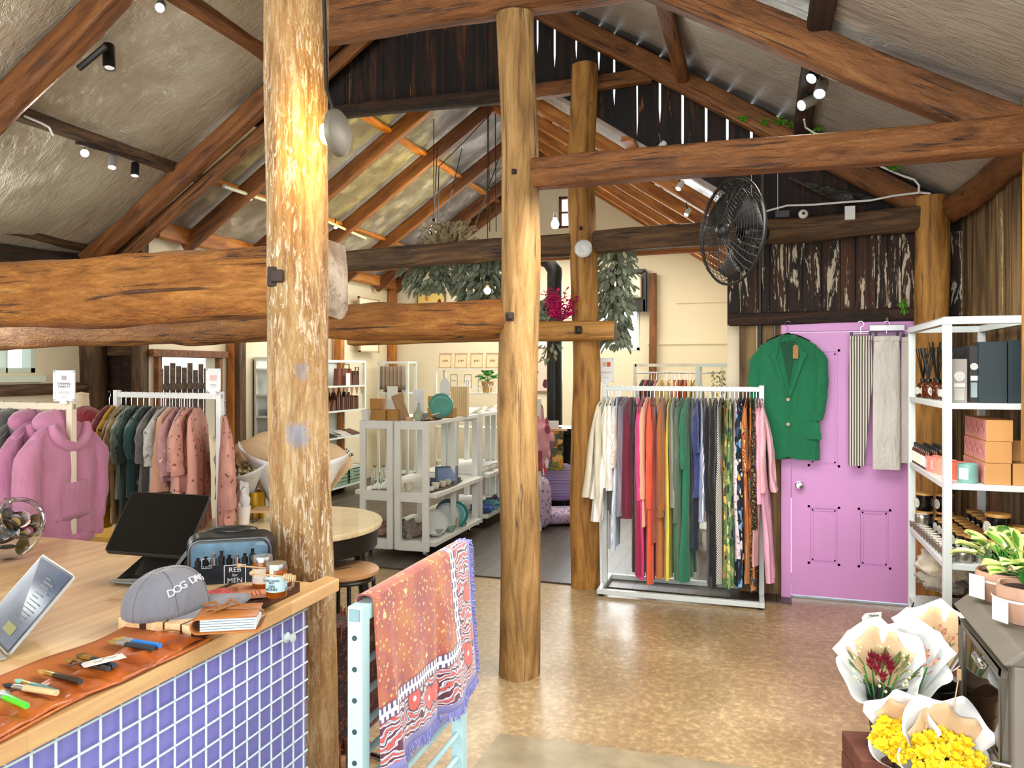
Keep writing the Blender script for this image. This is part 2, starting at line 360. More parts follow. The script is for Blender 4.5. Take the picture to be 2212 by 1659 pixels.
W1=(wa.x-.42,wb.x,wb.z,wa.z)                # sash window in the end wall
ga=onY(1207,425,7.0); gb=onY(1232,492,7.0); W2=(ga.x,ga.x+.34,gb.z,ga.z)
ha=onY(1140,740,7.0); hb=onY(1172,762,7.0); W3=(ha.x-.45,hb.x+.1,hb.z,ha.z+.5)
wall_holes('wall_back','Y',7.0,.12,-4.3,1.0,0,3,[W1,W2,W3],M['cream'],top=lambda x:bz(x)+.2)
la=onX(340,770,-4.3); lb=onX(464,770,-4.3)
WL=(la.y,lb.y,.9,1.73)
wall_holes('wall_left_room','X',-4.42,.12,2.0,7.0,0,2.95,[WL],M['cream'])
wall_holes('wall_right_room','X',.98,.12,2.05,7.0,0,2.95,[],M['cream'])
# picture rails and battens on the end wall
for k,(z,x0,x1) in enumerate(((2.38,-4.3,-1.3),(1.98,-.3,.98),(2.55,.1,.98))):
    slab('trim_%d'%(k+1),x0,x1,6.975,7.0,z-.02,z+.02,M['cream'])
def window(nm,x0,x1,z0,z1,y,mat,bars=(1,1),fr=.045,glassm=None):
    m=MB(); e=.03
    for a,b,c,d in ((x0,x0+fr,z0,z1),(x1-fr,x1,z0,z1),(x0,x1,z0,z0+fr),(x0,x1,z1-fr,z1)): m.b2(a,b,y-e,y+e,c,d)
    for i in range(bars[0]): x=x0+(x1-x0)*(i+1)/(bars[0]+1); m.b2(x-.012,x+.012,y-.015,y+.015,z0,z1)
    for i in range(bars[1]): z=z0+(z1-z0)*(i+1)/(bars[1]+1); m.b2(x0,x1,y-.015,y+.015,z-.012,z+.012)
    o=struct(m.build(nm,mat,bev=.004)); g=MB().b2(x0+fr,x1-fr,y-.003,y+.003,z0+fr,z1-fr).build('window_pane',M['pane'],o); g['kind']='structure'; return o
pn=NT('window_glass'); pn.set('#ffffff',.0,0,Transmission_Weight=1.0,IOR=1.02); M['pane']=pn.mat
window('window_1',W1[0],W1[1],W1[2],W1[3],7.03,M['white'],(1,1))
window('window_2',W2[0],W2[1],W2[2],W2[3],7.03,M['rafter'],(0,1),.035)
window('window_3',W3[0],W3[1],W3[2],W3[3],7.03,M['white'],(1,0))
# outside behind the left opening: paling fence and shrub
m=MB()
for i in range(46): 
    y=2.4+i*.105; h=1.65+random.uniform(-.05,.05); m.b2(-6.02,-6.0,y,y+.075,0,h)
m.b2(-6.0,-5.96,2.4,7.2,.5,.58); m.b2(-6.0,-5.96,2.4,7.2,1.35,1.43)
tag(m.build('paling_fence',M['midwood']),'weathered paling fence outside the opening behind the dress rack','fence')
slab('ground_outside',-12,-5.0,-6,9,-.14,-.02,plain('#7d7462',.9,var=.2,ns=3))
slab('ground_outside_back',-4.7,6,7.3,13,-.14,-.02,plain('#7d7462',.9,var=.2,ns=3))
# room left opening frame
fr=MB(); y0,y1,z0,z1=WL
fr.b2(-4.3,-4.24,y0-.05,y0,z0,z1); fr.b2(-4.3,-4.24,y1,y1+.05,z0,z1); fr.b2(-4.3,-4.22,y0-.13,y1+.13,z1,z1+.07)
struct(fr.build('window_frame_left',M['rafter'],bev=.004))
# posts on the room walls
def sq_post(label,x,y,z0,z1,w,mat,group='square wall posts'): return timber('wall_post',label,'post',(x,y,z0),(x,y,z1),w,w*.8,mat,group,.08,.002,.003,seg=.4)
a=onY(1411,800,6.95); sq_post('brown square post on the cream end wall beside the sash window',a.x,6.93,0,2.95,.10,M['rafter'])
a=onY(848,800,6.9); sq_post('brown square post in the far left corner beside the white shelves',a.x,6.9,0,2.9,.12,M['rafter_lt'])
a=onY(729,800,5.7); sq_post('brown square post on the left wall behind the leather bag shelves',-4.2,onX(733,800,-4.2).y,0,2.9,.12,M['rafter_lt'])
sq_post('reddish square post between the dress rack and the white alcove',*onX(514,800,-4.2).xy[:],0,2.9,.15,M['midwood'])
sq_post('orange square post touching the dark alcove post',*onX(503,800,-4.24).xy[:],0,2.9,.10,M['rafter_lt'])
# far gable boards (front shed end wall) with daylight slits
GY=1.93
def fz_e(x): return 2.70+.63*(2.3-x)
def gtop(x): return (fz_l(x) if x<-1.4 else fz_e(x))+.22
def gbot(x):
    if x<-.35: return 3.76
    if x<1.0: return bz(x)+.08
    return 1.93
slits=[(1160,25,122),(1197,42,150),(1244,68,135),(1293,92,155),(1326,108,232),(1375,168,300),(1425,160,268),(1474,180,335),(1525,205,330),(1571,226,330),(1623,256,330),(1680,286,335)]
xs=[onY(s[0],(s[1]+s[2])/2,GY).x for s in slits]
zs=[onY(s[0],s[2],GY).z for s in slits]
edges=[(-2.9,None)]+[(-2.9+.185*(i+1),None) for i in range(16)]
edges=[e for e in edges if e[0]<xs[0]-.08]+[(x,z) for x,z in zip(xs,zs)]
x=xs[-1]
while x<2.7: x+=.13; edges.append((x,None))
m=MB(); gap=.009
for (a,za),(b,zb) in zip(edges,edges[1:]):
    ga_=gap if za else .0005; gb_=gap if zb else .0005
    xm=(a+b)/2; bt=gbot(xm)
    cuts=[a,b]
    if a<1.0<b: bt=min(gbot(a),gbot(b))
    dy=random.uniform(0,.012)
    zl=za if za else 9; zr=zb if zb else 9
    la_=[(a+.0005,bt if a>=-.21 and a<1 and False else max(bt,gbot(a)) if a<1 else bt)]
    if za and za>bt: la_+=[(a+.0005,za),(a+ga_,za+.12)]
    la_+=[(a+ga_,gtop(a))]
    rb_=[(b-.0005,gbot(b) if b<1.0 else bt)]
    if zb and zb>bt: rb_+=[(b-.0005,zb),(b-gb_,zb+.12)]
    rb_+=[(b-gb_,gtop(b))]
    poly=rb_[::1]+la_[::-1]
    if a<1.0<=b: poly=[(b-.0005,1.93)]+rb_[1:]+la_[::-1][:-1]+[(a+.0005,1.93)]
    m.prism([(p[0],GY+dy,p[1]) for p in poly],(0,.02,0),0 if a<1.1 else 0)
struct(m.build('wall_gable',M['gable']))
# dark peeling boards above the door, planks beside it
m=MB(); x=1.0
while x<2.45:
    wd=random.uniform(.07,.13); d=random.uniform(0,.02); m.b2(x,min(x+wd-.004,2.5),GY-.035-d,GY-.005,1.93,2.52); x+=wd
struct(m.build('wall_end_boards',M['plank_dark']))
dl=onY(1690,800,GY).x; dr=dl+.86
m=MB(); x=1.07
while x<dl-.001:
    wd=min(.12,dl-x); m.b2(x,x+wd-.001,GY-.02,GY+.02,.0,1.95); x+=wd
x=dr
while x<2.5: m.b2(x,x+.116,GY-.02,GY+.02,0,1.93); x+=.12
struct(m.build('wall_end_planks',M['plank_wall']))
timber('lintel','dark rough lintel over the pink door','beam',(1.0,GY-.06,1.965),(2.35,GY-.06,1.975),.1,.09,M['darkwood'],None,.15,.01,.006)
# right wall of upright boards
m=MB(); y=-1.2
while y<1.93:
    wd=random.uniform(.09,.14); d=random.uniform(0,.02); m.b2(2.47+d,2.5+d,y,y+wd-.006,0,2.66); y+=wd
m.b2(2.53,2.56,-1.2,1.95,0,2.66)
struct(m.build('wall_right',M['plank_wall']))
timber('wall_plate','rough brown log plate along the top of the right plank wall','beam',(2.44,-.6,2.66),(2.40,1.9,2.66),.15,.17,M['beam'],None,.5,.02,.02)
# left wall of the shed with window, dark boards, plates
LX=-4.80
a=onX(75,800,LX)
wall_holes('wall_left','X',LX-.12,.12,-6,1.98,0,2.65,[(-.3,a.y,1.58,2.25)],M['cream'])
wx=MB()
for s_ in ((-.3,-.24,1.58,2.25),(a.y-.04,a.y,1.58,2.25),(-.3,a.y,1.58,1.62),(.72,.75,1.58,2.25),(.95,.965,1.58,2.25)): wx.b2(LX-.1,LX+.005,s_[0],s_[1],s_[2],s_[3])
wx.b2(LX,LX+.05,-.4,a.y+.07,1.50,1.55)
struct(wx.build('window_4',plain('#c9d6c4',.4,var=.03)))
timber('wall_log','weathered horizontal log under the left window','beam',(LX+.03,-5.5,1.44),(LX+.03,1.7,1.44),.10,.1,M['midwood'],None,.4,.015,.01)
timber('wall_plate','dark rough log plate at the foot of the left roof','beam',(-4.74,-5.5,2.58),(-4.74,1.9,2.58),.2,.2,M['darkwood'],None,.6,.03,.03)
timber('wall_plate','thin grey-brown log lying above the left wall plate','beam',(-4.62,-5.5,2.74),(-4.62,1.85,2.74),.1,.1,M['midwood'],None,.8,.03,.04,seed=4)
m=MB()
for i in range(6): m.b2(-4.9+i*.1,-4.9+i*.1+.096,1.97+.015*(i%2),2.0+.015*(i%2),0,2.95)
struct(m.build('wall_left_boards',M['darkwood']))
pp=onY(312,800,1.98); sq_post('brown square post at the edge of the dark boards behind the dress rack',pp.x,1.92,0,2.8,.12,M['midwood'])
timber('noggin','short brown rail across the top of the dark boards','beam',(-4.72,1.93,1.79),(-4.42,1.93,1.79),.06,.1,M['midwood'],None,.1,.004,.003)
# ---- main posts ----
def post(label,path,r,mat,seed,taper=1.0,n=24,nm='log_post',top=None,knots=0):
    # path: list of (x,y,z); radius list
    pts=[Vector(p) for p in path]; k=70; rs=[]
    L=pts[-1].z-pts[0].z
    for i in range(k+1):
        t=i/k; f=t*(len(pts)-1); j=min(int(f),len(pts)-2); u=f-j; u=u*u*(3-2*u)*.5+u*.5; c=pts[j].lerp(pts[j+1],u)
        rr=r*(1+(taper-1)*t); ring=[]
        for q in range(n):
            a=2*PI*q/n; g=1+noise.noise(Vector((math.cos(a)*.9+seed,math.sin(a)*.9,t*L*.9)))*.13+noise.noise(Vector((math.cos(a)*3+seed,math.sin(a)*3,t*L*2)))*.035
            ring.append(Vector((t*L,math.cos(a)*rr*g+(c.x-pts[0].x),math.sin(a)*rr*g+(c.y-pts[0].y))))
        rs.append(ring)
    # local X is up so the grain runs along the post
    mt=Matrix(((0,1,0,pts[0].x),(0,0,1,pts[0].y),(1,0,0,pts[0].z),(0,0,0,1)))
    o=MB().rings(rs,0,True).build(nm,mat,mtx=mt); return tag(o,label,'post')
P1x,P1y=-.249,-1.62
def atd(px,y): a=onY(px,800,y); return a.x
post('thick pale barked post at the counter corner with a wall lamp on it',[(atd(662,P1y),P1y,0),(atd(654,P1y),P1y,1.0),(atd(646,P1y),P1y,1.7),(atd(636,P1y),P1y,2.4),(atd(640,P1y),P1y,3.1),(atd(640,P1y),P1y,4.1)],.103,M['post_front'],1.3,.96)
post('middle pale log post with a long crack and an iron bolt',[(atd(1121,0),0,-.01),(atd(1124,0),0,.5),(atd(1117,0),0,1.2),(atd(1124,0),0,2.2),(atd(1122,0),0,2.9),(atd(1111,0),0,3.47)],.106,M['post'],5.1,.95)
post('rear log post with a round white alarm and a sawn top',[(atd(1266,1.73),1.73,-.01),(atd(1263,1.73),1.73,.6),(atd(1268,1.73),1.73,1.6),(atd(1262,1.73),1.73,2.4),(atd(1255,1.73),1.73,2.9),(atd(1264,1.73),1.73,3.86)],.105,M['post_or'],9.7,.93)
post('round corner post beside the pink door',[(2.29,1.75,0),(2.27,1.75,1.4),(2.28,1.75,2.73)],.105,M['post_or'],13.2,.97)
post('round post at the right edge carrying the near tie beam',[(2.40,0,1.2),(2.40,0,1.9),(2.40,0,2.78)],.10,M['post_or'],17.9)
lp=onY(192,800,1.80); post('bulging old log post between the left window and the dark boards',[(lp.x,lp.y,0),(lp.x,lp.y+.02,1.2),(lp.x,lp.y-.01,2.5)],.135,M['midwood'],21.5)
# concrete collar at the foot of the middle post
# ---- beams ----
bx0=onY(755,600,-1.37).x
timber('tie_beam','massive rough-hewn orange beam running left from the front post','beam',(-4.75,-1.47,1.91),(bx0,-1.47,1.91),.19,.265,M['beam_big'],None,.16,.012,.012,seed=2,endm=M['endgrain'])
timber('low_beam','long hewn log beam behind the front post, just under the massive beam','beam',(-4.75,.02,1.835),(.0,.02,1.86),.16,.17,M['beam_big'],None,.35,.02,.02,taper=1.25,seed=5)
xe=onY(1330,700,1.58).x
timber('low_beam','short squared beam bolted across the rear post with a sawn end','beam',(-1.9,1.58,1.885),(xe,1.58,1.89),.13,.145,M['post_or'],None,.12,.012,.012,seed=8,endm=M['endgrain'])
timber('tie_beam','straight brown tie beam from the middle post to the right edge','beam',(.09,.0,2.62),(2.36,0,2.63),.13,.155,M['beam'],None,.1,.006,.008,seed=3)
timber('tie_beam','long dark tie beam across the rear post towards the corner post','beam',(-4.6,1.73,2.42),(2.22,1.75,2.60),.13,.165,M['midwood'],None,.16,.014,.015,seed=6)
timber('collar_beam','heavy orange collar beam resting on top of the middle post','beam',(onY(600,50,0).x,0,3.60),(1.3,0,3.60),.16,.26,M['beam'],None,.2,.01,.01,seed=7)
timber('gable_rail','dark rail under the gable boards from behind the lamp to the right slope','beam',(-3.0,1.87,3.79),(-.45,1.87,3.76),.09,.11,M['darkwood'],None,.12,.006,.006)
timber('gable_rail','short brown rail of the gable meeting the right rafter','beam',(-.45,1.86,3.76),(.45,1.86,3.78),.09,.11,M['beam'],None,.12,.006,.006)
# rafters of the shed
def rafterL(label,y,x0=-4.75,x1=-1.4,w=.12,h=.17,mat=None,off=-.04): timber('rafter',label,'rafter',(x0,y,fz_l(x0)+off),(x1,y,fz_l(x1)+off),w,h,mat or M['rafter'],'left rafters of the front shed',.1,.006,.01,seed=y)
def rafterR(label,y,w=.10,h=.16,x0=-1.4,x1=2.3,off=-.05,m_=None): timber('rafter',label,'rafter',(x0,y,fz_r(x0)+off),(x1,y,fz_r(x1)+off),w,h,m_ or M['beam'],'right rafters of the front shed',.1,.006,.01,seed=y+9)
rafterL('near left rafter crossing the top left corner',-.08,w=.14,h=.2)
rafterL('left rafter rising behind the front post towards the dark gable',1.60,w=.12,h=.17)
rafterL('thin left rafter directly below the one behind the front post',1.76,w=.06,h=.12,off=-.15,mat=M['beam'])
rafterR('thick orange right rafter crossing the top right corner',.05,.12,.17)
timber('rafter','long right rafter along the top of the slitted gable','rafter',(-1.4,1.78,fz_e(-1.4)-.02),(2.3,1.78,fz_e(2.3)-.07),.10,.15,M['beam'],'right rafters of the front shed',.1,.006,.01,seed=4)
def purl(label,x,zf,mat=None,w=.10,h=.06,y0=-6.4,y1=1.9): timber('purlin',label,'purlin',(x,y0,zf(x)+.07),(x,y1,zf(x)+.07),w,h,mat or M['midwood'],'purlins of the front shed',.15,.006,.01,seed=x)
purl('left purlin beside the bright spotlight near the top edge',-2.52,fz_l,M['rafter'],w=.14,h=.09)
purl('lower left purlin above the three spotlights',-3.64,fz_l,w=.12,h=.09)
purl('right purlin meeting the gable rafter near the top of the view',.70,fz_r,M['beam'],w=.09,h=.09)
purl('dark right purlin carrying three lit spotlights',1.48,fz_r,M['darkwood'],w=.11,h=.09)
purl('dark ridge purlin at the apex of the shed',-1.40,lambda x:4.72,M['darkwood'])
# pink door
PK=plain('#cf93cc',.5,var=.04,ns=2,bump=.05,name='pink_door_paint')
dy=GY-.045
d=T('door_1',None,None,(0,0,0)); d['kind']='structure'
f=MB(); DT=1.93
f.b2(dl-.01,dl+.055,dy-.03,dy+.05,0,DT); f.b2(dr-.055,dr+.01,dy-.03,dy+.05,0,DT); f.b2(dl-.01,dr+.01,dy-.031,dy+.05,DT-.06,DT)
f.build('door_frame',PK,d,bev=.003)['kind']='structure'
lf=MB(); L0,L1=dl+.06,dr-.06; z0,z1=.03,DT-.065; W_=L1-L0
lf.b2(L0,L1,dy+.005,dy+.03,z0,z1)
def stile(a,b,c,e): lf.b2(a,b,dy-.01,dy+.006,c,e)
st=.105; mid=(L0+L1)/2
stile(L0,L0+st,z0,z1); stile(L1-st,L1,z0,z1); stile(mid-.055,mid+.055,z0,z1)
for c,e in ((z0,.25),(.66,.93),(z1-.12,z1)): lf.b2(L0,L1,dy-.0095,dy+.006,c,e)
for a,b in ((L0+st,mid-.055),(mid+.055,L1-st)):
    for c,e in ((.25,.66),(.93,z1-.12)):
        for k,(o_,t_) in enumerate(((.0,.016),(.028,.01))):
            for q in ((a+o_,a+o_+t_,c+o_,e-o_),(b-o_-t_,b-o_,c+o_,e-o_),(a+o_,b-o_,c+o_,c+o_+t_),(a+o_,b-o_,e-o_-t_,e-o_)): lf.b2(q[0],q[1],dy-.008+.006*k,dy+.006,q[2],q[3])
lf.build('door_leaf',PK,d)['kind']='structure'
kb=MB(); kc=(L0+.05,dy-.01,.80)
kb.lathe([(.026,0),(.026,.004),(.012,.008),(.012,.03),(.024,.036),(.028,.05),(.022,.06),(.001,.063)],20,kc,M=Matrix.Rotation(R(90),3,'X'))
kb.build('door_knob',M['chrome'],d)['kind']='structure'
slab('daylight_sill',dl,dr,dy+.03,dy+.3,-.01,.012,plain('#cfe0e6',.5))  # sill coloured pale blue to stand for daylight showing under the door
# ================= FABRICS =================
def fabric(c,rough=.85,var=.1,fold=.25,name=None):
    key=('fab',c)
    if key in _mc: return _mc[key]
    n=NT(name or 'cloth_'+c.strip('#')); v=n.coord((1,1,1)); a=hx(c)
    lo=tuple(x*(1-var) for x in a[:3])+(1,); hi=tuple(min(1,x*(1+var)) for x in a[:3])+(1,)
    n.set(n.ramp(n.noise(n.coord((1,1,.35)),14,4),[(.3,lo),(.7,hi)]),rough,0,Sheen_Weight=.25)
    n.bump(n.math('ADD',n.noise(n.coord((1,1,.16)),22,4,.8),n.math('MULTIPLY',n.noise(n.coord((1,1,.6)),13,3,1.5),.8)),fold*2.2,.018); _mc[key]=n.mat; return n.mat
def print_(name,base,cols,scale=22,thr=.42,stretch=(1,1,1),vein=None):
    n=NT('print_'+name); v=n.coord(stretch)
    d=n.noise(v,scale*.35,2); vn=n.n('ShaderNodeTexVoronoi'); vn.inputs['Scale'].default_value=scale; vn.inputs['Randomness'].default_value=1
    mx=n.n('ShaderNodeVectorMath',operation='ADD'); sc=n.n('ShaderNodeVectorMath',operation='SCALE'); sc.inputs['Scale'].default_value=.06
    nz=n.n('ShaderNodeTexNoise'); nz.inputs['Scale'].default_value=scale*.8; n.l(v,nz.inputs['Vector']); n.l(nz.outputs['Color'],sc.inputs[0]); n.l(v,mx.inputs[0]); n.l(sc.outputs[0],mx.inputs[1]); n.l(mx.outputs[0],vn.inputs['Vector'])
    sep=n.n('ShaderNodeSeparateColor'); n.l(vn.outputs['Color'],sep.inputs[0])
    k=len(cols); pc=n.ramp(sep.outputs[0],[(i/k,c) for i,c in enumerate(cols)],'CONSTANT')
    m=n.ramp(vn.outputs['Distance'],[(thr-.03,(1,1,1,1)),(thr,(0,0,0,1))])
    m2=n.ramp(sep.outputs[1],[(.5,(1,1,1,1)),(.52,(.0,.0,.0,1))]) if vein is None else 1.0
    c=n.mix(n.mix(1.0,m,m2,'MULTIPLY') if vein is None else m,base,pc)
    n.set(c,.85); n.bump(n.noise(n.coord((1,1,.12)),26,3),.25,.01); return n.mat
def stripes(name,c1,c2,scale=60,ratio=.5,axis='Y',c3=None):
    n=NT('stripe_'+name); v=n.coord((1,1,1)); w_=n.n('ShaderNodeTexWave',bands_direction=axis); w_.inputs['Scale'].default_value=scale; w_.inputs['Distortion'].default_value=.3; n.l(v,w_.inputs['Vector'])
    st=[(0,c1),(ratio,c2)]
    if c3: st.append((.8,c3))
    n.set(n.ramp(w_.outputs[0],st,'CONSTANT'),.85); return n.mat
def floralm(name,base,leaf,fl,scale=9): return print_(name,base,[leaf,fl,leaf,base],scale,.34)
HB=M['black']; HWIRE=M['chrome']
# ---- hangers and garments: local x runs along the rail, y across it, z=0 at the rail top ----
def mk_hanger(parent,hw,mat=None,hook=.075,z0=-.085):
    m=MB(); mat=mat or HB
    m.tube([(0,-hw*.95,z0-.055),(0,-hw*.5,z0-.02),(0,0,z0),(0,hw*.5,z0-.02),(0,hw*.95,z0-.055)],.006,6)
    h=m.build('hanger',mat,parent)
    q=MB(); r=.02
    pts=[(0,0,z0)]+[(0,0,z0+.02)]+[(0,-math.cos(a)*r+0,z0+.0+.065+math.sin(a)*r) for a in [R(t) for t in(-60,0,40,80,120,160,190)]]
    pts=[(0,0,z0),(0,0,z0+.045)]+[(0,r*math.sin(R(t)),z0+.045+r-r*math.cos(R(t))) for t in (40,80,120,160,200,235)]
    q.tube(pts,.0018,5); q.build('hook',HWIRE,h); return h
def cloth_body(hw,L,t=.02,flare=1.05,neck=.055,z0=-.085,nf=5,seed=0,shoulder=.055,waist=None,lean=.0,N=36,bottom=0,fold=1.0):
    m=MB(); rs=[]; K=26
    for k in range(K+1):
        u=k/K; z=z0-u*L
        if u<.001: w=neck
        else:
            q=min(1,(z0-z)/shoulder) if shoulder>0 else 1; w=neck+(hw-neck)*(q**.8); w*=1+(flare-1)*u
            if waist: w*=1-(1-waist)*math.exp(-((u-.4)/.14)**2)
        tt=t*(.35+.65*min(1,u*4))*(1+.35*u); ring=[]
        fo=fold*min(1,u*2.2)
        ox=lean*u+noise.noise(Vector((seed*2.3,u*1.7,0)))*.012*fold
        for j in range(N):
            a=2*PI*j/N; c,s_=math.cos(a),math.sin(a)
            y=c*w+noise.noise(Vector((seed,u*3,c)))*.012*fo
            x=s_*tt*(abs(s_)**-.35 if abs(s_)>.01 else 1)
            x+=math.sin(nf*PI*y/hw+seed*1.7+noise.noise(Vector((seed,u*2,3)))*2.0)*.010*fo*(1 if s_>0 else .6)
            ring.append(Vector((x+ox,y,z+ (noise.noise(Vector((c*2,seed,5)))*.015 if k==K else 0))))
        rs.append(ring)
    m.rings(rs,0,True); return m
def sleeve_mb(side,hw,ls,z0=-.085,r0=.05,r1=.04,out=.03,seed=0,tx=.55,cuff=0,drop=.05,lean=0):
    m=MB(); rs=[]; K=18; N=16
    for k in range(K+1):
        u=k/K; q=min(1,u/.18); q=q*(2-q)
        z=z0-.028-(1-math.cos(q*PI/2))*.045-u*ls*(1 if u>.1 else .75)
        y=side*((hw-.085)+(.075+out*.5)*q+out*.5*math.sin(u*PI)-.02*u*u)
        r=(.022+(r0-.022)*q)*(1-u)+ (r1)*u
        ox=noise.noise(Vector((seed+7,u*2.5,side)))*.014*u
        fl=.55+.45*math.sin(min(1,u*3)*PI/2)
        ring=[]
        for j in range(N):
            a=2*PI*j/N; wob=1+noise.noise(Vector((math.cos(a)*1.2+seed,u*7+a*.3,math.sin(a)*1.2)))*.22
            yy=math.sin(a)*r*wob; ring.append(Vector((ox+math.cos(a)*r*tx*wob*fl,y+yy,z-side*yy*(.9*(1-q))+noise.noise(Vector((seed,a,u*4)))*.004)))
        rs.append(ring)
    m.rings(rs,0,True); return m
def garment(name,label,cat,loc,rz,mat,hw=.2,L=.7,t=.02,flare=1.05,sl=0,group=None,seed=None,hanger=True,hmat=None,neck=.055,r0=.05,r1=.04,out=.03,nf=5,waist=None,cuff=0,z0=-.085,shoulder=.055,clip=False,fold=1.0,hood=False,lean=0,neckless=False):
    seed=seed if seed is not None else random.uniform(0,50)
    o=T(name,label,cat,loc,rz,group)
    cloth_body(hw,L,t,flare,neck,z0,nf,seed,shoulder,waist,lean,fold=fold*1.25).build('body_cloth',mat,o)
    if sl:
        for sd in(-1,1): sleeve_mb(sd,hw,sl,z0,r0,r1,out,seed,.75 if t>.03 else .45,cuff).build('sleeve',mat,o)
    if hanger: mk_hanger(o,hw*.9 if not clip else hw,hmat)
    return o
# ---- clothes rack ----
def rack(label,loc,rz,W,D,H,mat,s=.03,group=None,foot=True):
    o=T('clothes_rack',label,'clothes rack',loc,rz,group)
    MB().box((0,0,H-s/2),(W,s*.8,s)).build('rail',mat,o,bev=.003)
    for sd in(-1,1):
        MB().box((sd*(W/2-s/2),0,H/2+.01),(s,s,H)).build('upright',mat,o,bev=.003)
        MB().box((sd*(W/2-s/2),0,.03),(s,D,s)).build('foot_bar',mat,o,bev=.003)
        MB().box((0,sd*(D/2-s/2),.03),(W-2*s,s,s)).build('base_rail',mat,o,bev=.003)
        for q in(-1,1): MB().lathe([(.012,0),(.018,.002),(.018,.008),(.006,.012),(.006,.02)],12,(sd*(W/2-.03),q*(D/2-.015),0)).build('levelling_foot',M['black'],o)
    return o
def rackframe(fl,fr,D):
    a=Vector((fl.x,fl.y,0)); b=Vector((fr.x,fr.y,0)); d=(b-a); W=d.length; rz=math.atan2(d.y,d.x); n_=Vector((-math.sin(rz),math.cos(rz),0))
    return (a+b)/2+n_*D/2,rz,W
fl=onZ(1289,1287,0); fr=onZ(1652,1319,0); RC,RZC,RW=rackframe(fl,fr,.46); RH=1.485
rack('white metal clothes rack full of rainbow-ordered clothes beside the pink door',RC,RZC,RW,.46,RH,M['whitem'],.035)
u_=Vector((math.cos(RZC),math.sin(RZC),0)); v_=Vector((-math.sin(RZC),math.cos(RZC),0))
def on_rack(px,C_,rz,z):   # point where the rail is met by the view line
    u=Vector((math.cos(rz),math.sin(rz),0)); r=ray(px,840); n_=Vector((-math.sin(rz),math.cos(rz),0))
    t=(Vector((C_.x,C_.y,0))-Vector((CAM.x,CAM.y,0))).dot(n_)/Vector((r.x,r.y,0)).dot(n_); p=CAM+r*t; return Vector((p.x,p.y,z)),t
zeb=stripes('zebra','#f2efe8','#141414',38,.5,'DIAGONAL'); bst=stripes('blue','#dfe6f2','#4a6399',90,.6); wst=stripes('pale_blue','#dfe9f2','#9db4cc',70,.6)
pst=stripes('pink','#f0c9c4','#c98f92',120,.7); ost=stripes('orange','#c65a1e','#2d3f4a',50,.4,'Y','#e5b06a')
maze=print_('maze','#1a1510',['#c59b62','#b98c55'],70,.36,vein=1); leaf1=print_('green_leaf','#8b8a4f',['#d2763a','#4a7a4a','#e0c060','#24453a','#c7d19a'],30,.5,(1,1,.5),1)
leaf2=print_('yellow_leaf','#7fa06a',['#e8e0a0','#2b4a63','#cfd884','#3f6d48'],26,.5,(1,1,.6),1); mag=print_('magenta_dot','#e9dfe6',['#b02a78','#7a2a63','#d884b4'],70,.42)
leaf3=print_('blue_leaf','#17202c',['#7fb0d8','#e9e4d4','#39506b','#d9a52f'],24,.46,(1,1,.6),1); nav=print_('navy_floral','#1b2340',['#e2b52c','#f0ead8','#7fa0c8'],26,.42); mul=print_('multi','#c07a3a',['#2f4f5f','#e0b080','#8a2f2a','#4f8a7a'],34,.5,(1,1,.4),1)
